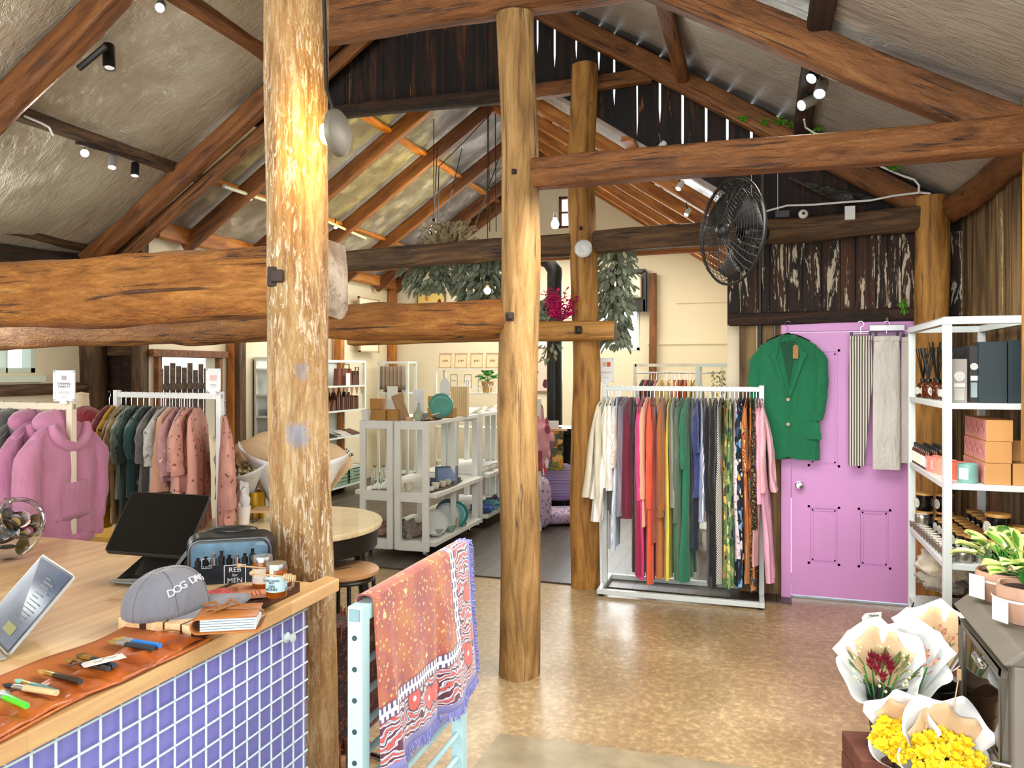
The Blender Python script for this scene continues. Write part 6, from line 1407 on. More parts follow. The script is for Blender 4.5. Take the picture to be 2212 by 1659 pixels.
pb=T('paper_bag','cream striped paper bag with rope handles behind the teal plate','bag',(-1.50,2.92,DT_),YAW*.0+.1); MB().box((0,0,.14),(.16,.08,.28)).build('bag_body',stripes('bag','#d9c498','#c7ad7c',16,.5,'X'),pb); MB().tube([(-.05,0,.28),(-.03,0,.34),(.03,0,.34),(.05,0,.28)],.004,6).build('handle',plain('#e6dcc4',.8),pb)
def plate(label,loc,r,c,rz,tilt,name='plate'):
    o=T(name,label,'plate',loc,rz,None,rot=(R(90)-tilt,0,rz)); MB().lathe([(.001,.008),(r*.3,.008),(r*.6,.008),(r*.78,.008),(r*.84,.0095),(r*.92,.014),(r,.026),(r*.985,.03),(r*.9,.018),(r*.80,.0125),(r*.76,.012),(r*.5,.012),(r*.2,.012),(.001,.012)],48,(0,r,0),cap=False).build('plate_body',plain(c,.18,var=.10,ns=10),o)
    m=MB()
    for k in range(5): rr=r*(.12+.14*k); m.tube([(math.cos(a)*rr,r+math.sin(a)*rr,.0125) for a in [2*PI*j/40 for j in range(40)]],.0011,4,closed=True)
    m.build('spiral_grooves',plain(c,.3,var=.3),o); return o
plate('large teal plate standing upright on the ceramics shelf',(-1.47,2.40,DT_+.012),.108,'#4f9c8c',R(24),R(14))
o=T('driftwood_board','rough driftwood tray along the top of the ceramics shelf','tray',(-1.50,2.30,DT_)); blob(MB(),(0,0,.009),.05,.20,.009,6,.3).build('wood_slab',M['midwood'],o)
def bowl(label,loc,r,h,c,name='bowl'):
    o=T(name,label,'bowl',loc,0,'ceramic bowls'); MB().lathe([(r*.55,0),(r*.85,h*.4),(r,h),(r*.94,h),(r*.78,h*.4),(.001,h*.15)],28).build('bowl_body',plain(c,.35,var=.08,ns=15),o); return o
bowl('small grey bowl with a spoon in front of the teal plate',(-1.47,2.31,DT_+.018),.035,.03,'#7d8583'); bowl('grey stone mortar beside the sage bud vase',(-1.53,2.20,DT_+.018),.028,.045,'#8b8a88')
m=MB().tube([(-1.49,2.24,DT_+.045),(-1.46,2.34,DT_+.06)],.004,6); tag(m.build('spoon',M['white']),'white ceramic spoon resting on the small grey bowl','spoon')
tag(MB().tube([(-1.47,2.15+.0*k,DT_+.006+.03*math.sin(k/10*PI)) if False else (-1.47+.03*math.cos(k/10*PI),2.14,DT_+.004+.03*math.sin(k/10*PI)) for k in range(11)],.003,6).build('ring_dish',M['pine']),'small arched trinket at the corner of the ceramics shelf','trinket')
# middle shelf
for i in range(3):
    o=T('glass_bottle','clear glass carafe, %s behind the left window of the end frame'%['left one','middle one','right one'][i],'bottle',(-2.0+.075*i,2.17+.02*(i%2),DM),0,'clear glass carafes'); MB().lathe([(.03,0),(.032,.01),(.032,.13),(.018,.16),(.016,.20),(.018,.205)],24,cap=False).build('glass_body',JG,o); MB().lathe([(.016,.20),(.017,.215),(.001,.215)],16).build('cork',M['pine'],o)
bw=[(-1.66,2.14,.042,.065,'#cfc9b8','speckled cream planter bowl behind the right window'),(-1.47,2.16,.045,.035,'#c9cbc4','shallow pale bowl at the front corner of the middle shelf'),(-1.47,2.28,.036,.055,'#d6d0c0','cream bowl, second along the middle shelf'),(-1.46,2.42,.034,.05,'#d2ccbc','cream bowl, third along the middle shelf'),(-1.46,2.54,.03,.045,'#c6c6bb','small cream bowl, fourth along the middle shelf'),(-1.46,2.66,.025,.035,'#58685c','tiny dark green bowl left of the pair','') ,(-1.45,2.76,.025,.035,'#4c5c52','tiny dark green bowl further along the middle shelf'),(-1.58,2.40,.032,.05,'#3f5270','small blue cup behind the cream bowls'),(-1.60,2.5,.03,.06,'#4a5c78','taller blue cup behind the cream bowls')]
for b in bw: bowl(b[5],(b[0],b[1],DM+.012),b[2],b[3],b[4])
o=T('driftwood_board','rough brown slab under the bowls on the middle shelf','tray',(-1.48,2.5,DM)); blob(MB(),(0,0,.006),.07,.38,.006,8,.2).build('wood_slab',M['midwood'],o)
o=T('serving_tray','deep blue rectangular ceramic tray standing on an easel','tray',(-1.50,2.60,DM+.02),0,None,rot=(R(-14),0,R(26))); MB().b2(-.105,.105,-.006,.006,0,.15).build('tray_body',plain('#27395f',.2,var=.3,ns=9),o,bev=.006); MB().b2(-.082,.082,-.009,-.006,.02,.13).build('tray_centre',plain('#56709c',.2,var=.15),o); MB().tube([(-.03,.03,-.01),(0,.012,.18),(.03,.03,-.01)],.005,6).build('easel',M['pine'],o)
# bottom shelf
plate('white spiral grooved plate standing on the bottom shelf',(-1.48,2.30,DB+.01),.115,'#c3c7c4',R(30),R(14)); plate('pale grey plate behind the teal one on the bottom shelf',(-1.50,2.62,DB+.01),.115,'#aab9b8',R(28),R(14)); plate('teal plate leaning on the bottom shelf',(-1.45,2.68,DB+.01),.12,'#2f8585',R(26),R(12)); plate('slate blue plate at the back of the bottom shelf',(-1.56,2.78,DB+.01),.12,'#5f7285',R(26),R(10))
for b in ((-1.47,2.42,.036,.075,'#5f8a7c','green and grey tumbler at the front of the bottom shelf'),(-1.46,2.33,.036,.07,'#8d9a94','grey tumbler with a green base on the bottom shelf'),(-1.44,2.55,.045,.04,'#7fa08c','sage green bowl on the bottom shelf'),(-1.43,2.82,.04,.03,'#6f8f7f','shallow green dish at the far end of the bottom shelf')): bowl(b[5],(b[0],b[1],DB),b[2],b[3],b[4])
for i in range(2): tag(MB().lathe([(.014,0),(.013,.07),(.010,.085),(.001,.086)],16).build('clay_pestle',plain('#b09a80',.7),loc=(-1.42+.02*i,2.66+.09*i,DB+.02)),'%s clay pestle standing on the bottom shelf'%['nearer','farther'][i],'pestle')
random.seed(12)
def cloth(label,loc,sx,sy,sz,c,seed): 
    m=blob(MB(),(0,0,sz*.9),sx,sy,sz,seed,.55,2.6,30,18); return tag(m.build('folded_cloth',fabric(c,fold=.8),loc=loc),label,'cloth','heaped cloths on the display shelves')
for a in ((-1.68,2.22,.10,.09,.075,'#8f8378','beige cloth heap behind the right lower window'),(-1.60,2.34,.09,.09,.06,'#4f5e52','dark green cloth heap behind the right lower window'),(-1.93,2.22,.12,.10,.05,'#a3806f','dusty pink cloth heap behind the left lower window'),(-2.02,2.34,.10,.1,.045,'#a5502a','rust orange cloth heap at the left of the bottom shelf'),(-1.93,2.42,.12,.1,.06,'#6f7a66','olive grey cloth heap at the back left of the bottom shelf')): cloth(a[6],(a[0],a[1],DB),a[2],a[3],a[4],a[5],random.random()*9)
# second display shelf contents
SHL=plain('#dcd6c6',.6,var=.1)
for i in range(9):
    y=3.45+.115*i; o=T('jewellery_card','white slanted jewellery card, %s from the near end on top of the far display shelf'%ordn(i),'jewellery display',(-1.50-.03*(i%3),y,DT_+.002),0,'jewellery cards',rot=(0,R(-22),random.uniform(-.3,.3)))
    MB().b2(-.06,.06,-.04,.04,.022,.036).build('card_block',SHL,o); MB().b2(-.045,.045,-.03,.03,.036,.039).build('trinkets',plain('#9a8f7c',.4,.3,var=.4,ns=50),o)
for i in range(8):
    y=3.42+.13*i; o=T('jewellery_card','white jewellery tray, %s from the near end of the far middle shelf'%ordn(i),'jewellery display',(-1.47-.05*(i%2),y,DM),0,'jewellery trays',rot=(0,R(-14),random.uniform(-.2,.2))); MB().b2(-.07,.07,-.05,.05,.02,.034).build('card_block',SHL,o); MB().b2(-.05,.05,-.04,.04,.034,.037).build('trinkets',plain('#8f9aa4',.4,.3,var=.5,ns=60),o)
for i,(c,l) in enumerate((('#2a4f9c','royal blue folded cloth on the far bottom shelf'),('#3c8fa0','turquoise folded cloth on the far bottom shelf'),('#2f3550','navy folded cloth on the far bottom shelf'),('#6d5a48','brown printed cloth on the far bottom shelf'))): cloth(l,(-1.50,3.5+.22*i,DB),.11,.12,.05,c,i*3)
# small jars row inside near shelf bottom
for i in range(7): 
    o=T('spool','small silver topped jar, %s of the row behind the plates'%ordn(i),'jar',(-1.62,2.86+.055*i,DB),0,'silver topped jars'); MB().lathe([(.02,0),(.02,.05),(.016,.055),(.001,.056)],14).build('jar_body',plain('#c9c6c9' if i%2 else '#8f6f8f',.3,var=.1),o); MB().lathe([(.021,.05),(.021,.065),(.001,.066)],14).build('lid',SIL,o)
# ---------- left wall shelves with leather goods ----------
def shelfunit(label,x0,x1,y0,y1,H,levels,mat=None,back=None):
    o=T('shelf_unit',label,'shelf unit',(0,0,0)); mat=mat or M['whitem']; s=.035
    for x in(x0,x1-s):
        for y in(y0,y1-s): MB().b2(x,x+s,y,y+s,FL,H).build('upright',mat,o)
    t=MB()
    for (a,b,c,d) in ((x0,x1,y0,y0+s),(x0,x1,y1-s,y1),(x0,x0+s,y0+s,y1-s),(x1-s,x1,y0+s,y1-s)): t.b2(a,b,c,d,H,H+.03)
    t.build('top_frame',mat,o)
    for z in levels: MB().b2(x0+.002,x1-.002,y0+.002,y1-.002,z-.02,z).build('shelf',mat,o)
    if back: MB().b2(x0,x0+.01,y0,y1,FL,H).build('back_panel',mat,o)
    return o
X0,X1,Y0,Y1=-4.22,-3.87,4.05,5.42
def lz_(py,px=740): return onX(px,py,X1).z
LVL=[onX(745,833,X1).z,onX(745,886,X1).z,onX(745,943,X1).z,onX(745,1012,X1).z,.12]
shelfunit('white shelf unit of leather bags and journals on the left wall of the far room',X0,X1,Y0,Y1,1.70,LVL,M['whitem'],True)
LBR=[plain(c,.5,var=.15,ns=6) for c in ('#4a2417','#6b3520','#2a1a14','#7c4628','#3a2a24')]
def handbag(label,y,z,w,h,mt,x=-3.98):
    o=T('leather_bag',label,'bag',(x,y,z),R(90),'leather bags on the far shelves'); MB().prism([(-w/2,-.04,0),(w/2,-.04,0),(w/2*.9,-.04,h),(-w/2*.9,-.04,h)],(0,.08,0)).build('bag_body',mt,o,bev=.01); MB().tube([(-w*.25,-.045,h*.7),(-w*.2,-.05,h*1.25),(w*.2,-.05,h*1.25),(w*.25,-.045,h*.7)],.008,6).build('handle',mt,o); return o
handbag('large red-brown leather tote on the top shelf of the leather unit',5.0,LVL[0],.36,.22,LBR[1]); handbag('black leather bag at the near end of the leather unit',4.45,LVL[0],.2,.18,LBR[2]); handbag('dark brown leather satchel at the far end of the leather unit',5.28,LVL[0],.18,.19,LBR[0])
cbox('sign_card','white printed card standing before the red-brown tote','sign',(-3.89,4.98,LVL[0]),(.004,.10,.16),M['paper'])
random.seed(4)
y=4.3; i=0
while y<5.32:
    w=random.uniform(.03,.05); h=random.uniform(.15,.24) if y>4.75 else random.uniform(.10,.14); i+=1
    o=T('leather_journal','%s leather journal, %s of the row on the second leather shelf'%(['dark','chestnut','black','tan','umber'][i%5],ordn(min(i-1,14)) if i<16 else 'last'),'journal',(-3.98,y,LVL[1]),0,'leather journals',rot=(R(random.uniform(-3,3)) if y>4.7 else R(-12),0,0)); MB().b2(-.07,.07,-w/2+.002,w/2-.002,0,h).build('cover',LBR[i%5],o,bev=.003); y+=w+.012
for i,(yy,l,c) in enumerate(((4.6,'stack of dark leather offcuts on the third leather shelf','#33221a'),(4.95,'open grey folder lying on the third leather shelf','#b9b2ac'),(5.2,'brown leather pouch on the third leather shelf','#5a3a2a'))):
    o=T('leather_item',l,'leather goods',(-3.98,yy,LVL[2])); MB().b2(-.09,.09,-.12,.12,0,.02).build('lower_piece',plain(c,.6),o,bev=.005); MB().box((0,0,.045),(.15,.2,.006),M=Matrix.Rotation(.3,3,'Y')).build('upper_piece',plain(c,.6),o)
m=MB()
for i in range(9): y=4.25+.13*i; m.prism([(-3.865,y-.05,LVL[0]-.02),(-3.865,y+.05,LVL[0]-.02),(-3.865,y,LVL[0]-.13)],(.003,0,0))
t=m.build('leather_bunting',plain('#8a6a50',.7,var=.2)); tag(t,'brown leather bunting hanging from the top leather shelf','bunting')
dp=T('dried_flowers','dark dried flower bunch on the fourth leather shelf','dried flowers',(-3.98,4.95,LVL[3])); m=MB()
for i in range(30):
    a,e=random.uniform(0,6.28),random.uniform(.5,1.4); d=Vector((math.cos(a)*math.cos(e)*.16,math.sin(a)*math.cos(e)*.3,math.sin(e)*.26)); m.tube([(0,0,0),d*.6,d],.002,4); blob(m,d,.012,.012,.012,i,.3,2,5,4)
m.build('dried_stems',plain('#5a4238',.8,var=.3),dp)
for i in range(3):
    o=T('storage_crate','sage green plastic crate, %s from the near end on the bottom shelf'%ordn(i),'crate',(-4.03,4.35+.42*i,.121),0,'green crates'); m=MB(); 
    for a in((-.15,-.14,-.19,.19),(.14,.15,-.19,.19),(-.15,.15,-.19,-.18),(-.15,.15,.18,.19)): 
        for k in range(5): m.b2(*a,.01+.045*k,.045+.045*k)
    m.b2(-.15,.15,-.19,.19,0,.012); m.build('crate_body',plain('#7f9a88',.5,var=.04),o)
shelfunit('narrow white shelf frame with hanging hides on the end wall',-4.12,-3.62,6.2,6.5,1.70,[1.28,.8,.12])
HD=stripes('hide','#8a7a6c','#6d5648',9,.5,'X','#a08f7c')
tag(MB().grid(lambda u,v:Vector((-4.06+.40*u,6.18+.01*math.sin(u*40),1.66-.34*v)),30,4).build('hanging_hides',HD,solid=.006),'striped leather hides hanging in the white frame on the end wall','hides')
cbox('white_vase','white tumbler on the hide frame shelf','cup',(-3.72,6.3,1.281),(.07,.07,.13),M['white'])
tag(blob(MB(),(-3.9,6.3,1.30),.15,.08,.03,4,.5,4,24,12).build('leather_offcuts',plain('#9a6a55',.8,var=.4,ns=30)),'pink-brown leather offcuts under the hanging hides','leather offcuts')
# shelf with framed drawings
SX=onY(937,800,5.55).x; SXb=onY(1085,800,5.55).x
shelfunit('pale shelf unit with framed drawings on top behind the far display shelf',SX,SXb,5.55,5.9,1.60,[1.30,.85,.4],plain('#cfc8b6',.5,var=.02))
for i in range(4):
    px=960+34*i; a=onY(px,795,5.6); o=T('framed_drawing','small pale wooden framed ink drawing, %s from the left on the pale shelf'%ordn(i),'picture',(a.x,5.62,1.631),0,'framed drawings',rot=(R(-10),0,R(3)))
    m=MB(); 
    for q in((-.09,.09,0,.012),(-.09,.09,.188,.2),(-.09,-.078,0,.2),(.078,.09,0,.2)): m.b2(q[0],q[1],-.01,.01,q[2],q[3])
    m.build('frame',plain('#a88d6c',.5),o); MB().b2(-.08,.08,-.004,.004,.01,.19).build('sheet',plain('#c9b28c',.7,var=.02),o); k=MB(); 
    for j in range(4): k.b2(-.035+.02*j,-.025+.02*j,-.006,-.004,.08+.01*(j%2),.11)
    k.build('ink_marks',plain('#5a4a38',.8),o)
pt=T('potted_plant','bright green leafy plant in a woven pot on the pale shelf','potted plant',(onY(1052,838,5.65).x,5.68,1.301)); MB().lathe([(.06,0),(.085,.15),(.08,.15),(.055,.01)],20).build('pot',plain('#a5814f',.8,var=.25,ns=40),pt); plant(pt,22,.11,.08,.14,.14,GLF,31,False,1.3,.5)
for i in range(12):
    px=985+8*i+random.uniform(-2,2); a=onY(px,845,5.57+.03*(i%3)); o=T('ring_stand','white branch shaped ring stand, %s from the left'%ordn(i),'jewellery stand',(a.x,a.y,1.301),random.uniform(-.5,.5),'branch ring stands'); m=MB(); h=random.uniform(.08,.13)
    m.tube([(0,0,0),(0,0,h*.55),(-.022,0,h)],.004,6); m.tube([(0,0,h*.5),(.022,0,h*.95)],.004,6); m.lathe([(.02,0),(.02,.006),(.001,.007)],12); m.build('branch',M['white'],o)
for i in range(3):
    a=onY(980+30*i,800,5.75); o=T('wire_display','small black wire display frame, %s from the left on the pale shelf'%ordn(i),'display frame',(a.x,5.76,1.301)); m=MB(); 
    for x in(-.05,.05): m.tube([(x,0,0),(x,0,.24)],.003,4)
    for z in(.08,.16,.24): m.tube([(-.05,0,z),(.05,0,z)],.003,4)
    m.build('wire_frame',M['black'],o)
a=onY(1010,800,5.6); o=cbox('sign_card','white card with a dark oval emblem on the pale shelf','sign',(a.x,5.6,1.301),(.07,.01,.21),M['paper']); MB().tube([(math.cos(t)*.018,-.006,.13+math.sin(t)*.035) for t in [2*PI*k/20 for k in range(20)]],.003,4,closed=True).build('oval_emblem',INK,o)
# flue, stove beyond
f0=onY(1198,800,4.35); fl_=T('stove_flue','tall matt black stove flue rising through the far room','flue',(f0.x,4.35,0))
MB().lathe([(.086,1.0),(.086,1.93),(.09,1.93),(.09,1.96),(.083,1.96),(.083,2.62)],28,cap=False).build('lower_pipe',M['blackm'],fl_)
MB().tube([(0,0,2.60),(0,0,2.70),(-.06,.0,2.80),(-.35,.05,2.96),(-.5,.08,3.1)],.085,20).build('elbow_pipe',M['blackm'],fl_)
o=T('wood_heater','black wood heater at the foot of the flue','stove',(f0.x,4.35,FL)); MB().b2(-.3,.3,-.22,.22,.1,.9).build('firebox',M['blackm'],o,bev=.02); MB().b2(-.32,.32,-.24,.24,.9,.965).build('top_plate',M['blackm'],o); MB().b2(-.28,.28,-.2,.2,0,.1).build('plinth',M['black'],o)
# painting on easel
ea=onY(1190,1010,3.95); o=T('easel_painting','orange and green floral painting propped before the black heater','painting',(ea.x,3.95,0),0,None,rot=(0,0,R(10)))
PT=print_('abstract_painting','#5a5438',['#c98a2f','#3f5f4f','#8a4a2a','#d9a860','#2f3a2a','#6f7f3f'],22,.9,(1,1,1),1); MB().b2(-.13,.13,-.012,.012,.55,.965).build('canvas',PT,o); MB().b2(-.16,.17,-.02,.02,.965,.985).build('ledge',M['pine'],o)
for x in(-.1,.1): MB().tube([(x,.03,.98),(x*1.4,.12,FL)],.012,6).build('easel_leg',M['black'],o)
o=cbox('sign_card','white double card with a small portrait on the easel ledge','sign',(ea.x,3.94,.986),(.17,.006,.085),M['paper'],R(10)); MB().b2(-.06,-.02,-.006,-.003,.02,.065).build('portrait_print',plain('#5a4236',.7,var=.4,ns=60),o)
p=onY(1168,820,6.9); o=T('floral_canvas','tall cream canvas of red blossoms hanging on the end wall','painting',(p.x,6.978,1.30)); MB().b2(-.14,.14,-.015,.015,0,.62).build('canvas',print_('blossom','#d6c3b4',['#b0413f','#4a1f24','#c96a5a'],7,.36,(1,1,1),1),o); m=MB(); 
for q in((-.16,-.14,-.02,.64),(.14,.16,-.02,.64),(-.16,.16,-.02,.0),(-.16,.16,.62,.64)): m.b2(q[0],q[1],-.02,.02,q[2],q[3])
m.build('frame',plain('#8a7260',.6),o)
# cushions
CU=stripes('cushion','#8d7fb0','#b7a9cc',9,.5,'Z','#6f5a8c'); CU2=print_('cushion2','#b0a2c0',['#7a6a9a','#c9a0a8','#6a5a70'],30,.4,(1,1,1),1)
for i,(px,py,d,mt_,rz,l) in enumerate(((1195,950+90,8.2,CU,.2,'lilac striped square cushion on the far floor'),(1200,1068,8.0,CU2,.5,'mauve printed cushion lying flat under the striped one'),(1160,1050,7.7,CU2,1.1,'pale bolster cushion beside the middle post'))):
    q=P(px,py,d); o=T('cushion',l,'cushion',(q.x,q.y,FL+(.0 if i else .2)),rz); 
    m=MB(); sx,sy,sz=((.22,.09,.20),(.25,.2,.08),(.12,.12,.26))[i]
    m.grid(lambda u,v:(lambda a,b:Vector((sx*math.copysign(abs(math.cos(a)*math.sin(b))**.3,math.cos(a)*math.sin(b)),sy*math.copysign(abs(math.sin(a)*math.sin(b))**.8,math.sin(a)*math.sin(b)),sz+sz*math.copysign(abs(math.cos(b))**.6,math.cos(b)))))(2*PI*u,PI*v),32,16); m.build('cushion_cover',mt_,o)
sc=T('shawl_bundle','bundle of pink, white and purple scarves hanging on a white stand','scarf bundle',P(1165,960,7.6)); m=blob(MB(),(0,0,0),.12,.10,.30,6,.5,3,26,20); m.build('scarves',print_('scarf','#c98f98',['#7a5a8c','#e6dfe2','#b0505a','#8f3f50'],14,.45,(1,1,.4),1),sc); MB().b2(-.02,.02,-.02,.02,-sc.location.z+FL,.45).build('stand_post',M['white'],sc)
# AC unit and black frame
a=onY(1310,590,6.95); b=onY(1391,648,6.95)
o=T('air_conditioner','white wall air conditioner set in a black framed opening on the end wall','air conditioner',((a.x+b.x)/2,6.9,b.z)); W=b.x-a.x; H=a.z-b.z
m=MB(); 
for q in((-W/2-.03,W/2+.03,-.16,0),(-W/2-.03,W/2+.03,H-.02,H+.03),(W/2,W/2+.04,-.16,H),(-W/2-.03,-W/2,-.16,H)): m.b2(q[0],q[1],-.03,.09,q[2],q[3])
m.build('black_surround',M['black'],o); MB().b2(-W/2+.0,W/2-.02,-.12,.05,.02,H-.05).build('unit_body',plain('#d9d2bf',.4),o,bev=.02,seg=3); MB().b2(-W/2+.05,W/2-.06,-.125,-.11,.025,.06).build('louvre',plain('#8d8a80',.4),o)
# pictures on the walls
def wallpic(label,px0,py0,px1,py1,x=None,y=None,art=None,fr='#a5805a'):
    if y: a=onY(px0,py0,y); b=onY(px1,py1,y); o=T('wall_picture',label,'picture',((a.x+b.x)/2,y,b.z)); W=b.x-a.x; rz=0
    else: a=onX(px0,py0,x); b=onX(px1,py1,x); W=abs(b.y-a.y); o=T('wall_picture',label,'picture',(x,(a.y+b.y)/2,min(a.z,b.z)),R(90)); 
    H=abs(a.z-b.z); f=MB(); t=.02
    for q in((-W/2,W/2,0,t),(-W/2,W/2,H-t,H),(-W/2,-W/2+t,0,H),(W/2-t,W/2,0,H)): f.b2(q[0],q[1],-.015,.015,q[2],q[3])
    f.build('frame',plain(fr,.5),o); MB().b2(-W/2+t,W/2-t,-.006,.006,t,H-t).build('art_sheet',art or plain('#e6dcc0',.7,var=.03),o)
wallpic('thin framed print on the left wall above the low beam',774,640,817,690,x=-4.17,fr='#b59a78')
wallpic('thin framed print on the left wall below the low beam',776,700,817,762,x=-4.17,fr='#b59a78')
ART=print_('red_yellow_art','#e2c874',['#b83a24','#d97a3a','#7a2a1a'],11,.3,(1,1,.5)); wallpic('yellow picture with red brush strokes on the end wall',901,632,963,690,y=6.95,art=ART,fr='#7a5a3a')
MB_=MB
# alcove shelf at the left of the post
ax0=onX(540,800,-4.22).y; o=shelfunit('white built-in shelf alcove left of the front post',-4.28,-3.95,3.55,4.02,1.72,[1.62,1.33,1.08,.85,.55],M['white'],True)
SCF=print_('dark_scarf','#1c1a22',['#e2dcd6','#8f7f9a'],40,.3,(1,1,1)); SCF2=print_('mauve_scarf','#5a4456',['#b39aa8','#3a2c3c','#8a6a80'],24,.5,(1,1,1),1)
tag(blob(MB(),(-4.1,3.78,1.12),.10,.17,.06,3,.45,4,24,14).build('rolled_scarf',SCF2),'mauve crinkled scarf on the upper alcove shelf','scarf')
tag(blob(MB(),(-3.98,3.86,.98),.05,.08,.17,7,.3,3,24,14).build('hanging_scarf',SCF),'black scarf with white sprigs hanging over the alcove edge','scarf')
tag(blob(MB(),(-4.08,3.72,.89),.10,.15,.06,11,.45,4,24,14).build('rolled_scarf',SCF2),'mauve crinkled scarf on the lower alcove shelf','scarf')
o=T('ring_tower','pale wooden slotted ring tower on the top alcove shelf','display block',(-4.05,3.80,1.331)); MB().b2(-.05,.05,-.04,.04,0,.2).build('tower_body',M['pine'],o); m=MB(); 
for k in range(6): m.b2(.049,.052,-.025,.03,.025+.028*k,.03+.028*k)
m.build('slots',M['black'],o)
# ---------- far rack behind the rainbow rack ----------
fr0=onY(1372,785,4.7); fr1=onY(1560,785,4.7); WFR=fr1.x-fr0.x
o=T('clothes_rack','pale clothes stand with a thin rail of small garments behind the rainbow rack','clothes rack',((fr0.x+fr1.x)/2,4.7,FL)); H=1.66
for sd in(-1,1): MB().box((sd*WFR/2,0,H/2),(.035,.035,H)).build('upright',plain('#d8d2c2',.5),o); MB().box((sd*WFR/2,0,.02),(.035,.5,.035)).build('foot_bar',plain('#d8d2c2',.5),o)
MB().box((0,0,H-.015),(WFR,.035,.035)).build('top_bar',plain('#d8d2c2',.5),o); MB().tube([(-WFR/2,0,H-.10),(WFR/2,0,H-.10)],.008,8).build('rail',M['chrome'],o)
kc=[('#1b1a1c','black'),('#1d1b1f','black'),('#a85c58','dusty coral'),('#201d20','black'),('#1c1c1e','black'),('#b0645c','coral'),('#8a7a6a','taupe'),('#d9c89a','cream'),('#e2d2a0','pale yellow'),('#c9b98f','straw'),('#b85a42','brick red'),('#d8c598','cream'),('#a4432a','rust'),('#e0cfa4','ivory'),('#7a3b22','brown'),('#a8481f','burnt orange'),('#b5632f','orange'),('#c9b58c','sand'),('#e3c98e','butter yellow'),('#6f6230','olive'),('#e0cf9f','cream'),('#6b6335','olive')]
for i,(c,n_) in enumerate(kc):
    px=1390+5.6*i+ (6 if i>18 else 0); a=onY(px,785,4.7); g_=garment('small_garment','%s child-size garment, %s on the far rack behind the rainbow rack'%(n_,ordn(i) if i<15 else ['sixteenth','seventeenth','eighteenth','nineteenth','twentieth','twenty-first','twenty-second'][i-15]),'garment',(a.x,4.7,FL+H-.09),random.uniform(-.3,.3)+(R(60) if i in(8,10) else 0),fabric(c),.14,.42,.03,1.1,sl=.22,seed=i*3.3,group='small garments on the far rack',hmat=M['pine'],r0=.04,r1=.035)
# grey-white cube display frame behind the rainbow rack right end
q0=onY(1502,760,3.1); q1=onY(1598,760,3.1)
o=shelfunit('open grey-white cube frame holding ivy garlands behind the rainbow rack',q0.x,q1.x,3.1,3.45,1.63,[1.28,.6,.2],plain('#c9d3cd',.4,var=.02))
iv=T('ivy_garland','hanging pale ivy garland inside the cube frame','garland',((q0.x+q1.x)/2,3.25,1.6)); m=MB(); random.seed(40)
for i in range(120):
    a=random.uniform(0,6.28); z=-random.uniform(0,.42); leaf(m,Vector((math.cos(a)*.04,math.sin(a)*.04,z)),Vector((math.cos(a),math.sin(a),-.6)),.03,.018,.2,nu=3,nv=2)
m.build('ivy_leaves',plain('#8a9a6a',.6,var=.4,ns=40),iv)
tag(blob(MB(),(q1.x-.06,3.3,1.38),.07,.09,.11,5,.3,3,24,14).build('canvas_bag',fabric('#6b6660')),'dark grey canvas bag on the cube frame','bag')
# low bench with yellow board under the left racks
o=T('low_bench','low pale bench with a yellowish board behind the hoodie rack','bench',(-2.9,.7,0),R(8)); MB().b2(-1.3,1.3,-.2,.2,.36,.41).build('bench_top',plain('#b58a3a',.5,var=.1),o); 
for x in(-1.15,1.15): MB().b2(x-.03,x+.03,-.17,.17,0,.36).build('leg',M['white'],o)
red=T('red_dress_form','dress form in a dark red top behind the pink hoodies','dress form',P(175,1000,5.0)); red.location.z=0
m=MB(); m.rings([[Vector((math.cos(a)*r*1.15,math.sin(a)*r*.7,z)) for a in [2*PI*j/28 for j in range(28)]] for r,z in((.12,.80),(.115,.95),(.135,1.15),(.15,1.26),(.14,1.31),(.10,1.345),(.05,1.37))],0,True); m.build('red_top',fabric('#7d1822'),red)
MB().lathe([(.05,1.36),(.045,1.43),(.048,1.45),(.001,1.46)],20).build('neck_block',plain('#d8c6a4',.6),red); MB().tube([(0,0,0),(0,0,.86)],.015,8).build('pole',M['blackm'],red); MB().lathe([(.15,0),(.14,.02),(.001,.03)],24).build('base',M['blackm'],red)
# ================= OVERHEAD =================
# hanging eucalyptus bunches
def bunch(label,loc,rx,rz_,h,n,mat=None,seed=0,L=.085,W=.05,down=1,name='dried_foliage',cat='dried foliage',parent=None):
    random.seed(seed); o=T(name,label,cat,loc); m=MB(); st_=MB()
    for i in range(n):
        a=random.uniform(0,6.28); r=math.sqrt(random.random()); z=-random.uniform(0,h)*down; k=1-.35*abs(z)/h
        b=Vector((math.cos(a)*r*rx*k,math.sin(a)*r*rz_*k,z)); leaf(m,b,Vector((math.cos(a)*.7,math.sin(a)*.7,-random.uniform(.2,1.2)*down)),L*random.uniform(.7,1.2),W*random.uniform(.7,1.2),.2,nu=4,nv=2)
    for i in range(14):
        a=random.uniform(0,6.28); st_.tube([(0,0,.03*down),(math.cos(a)*rx*.4,math.sin(a)*rz_*.4,-h*.5*down),(math.cos(a)*rx*.6,math.sin(a)*rz_*.6,-h*.95*down)],.004,4)
    m.build('leaves',mat or EUC,o); st_.build('stems',plain('#4a3a28',.8),o); return o
EY=1.95
def at(px,py,y): return onY(px,py,y)
p=at(940,566,2.25); bunch('grey-green eucalyptus bunch hanging from the tie beam, left of the thick one',p,.33,.12,.24,230,seed=1)
p=at(1040,545,2.15); bunch('thick eucalyptus bunch hanging left of the middle post',p,.22,.16,.50,420,seed=2,L=.10,W=.06)
p=at(1327,530,2.1); bunch('long eucalyptus bunch hanging right of the rear post',p,.15,.13,.78,420,seed=3,L=.085,W=.045)
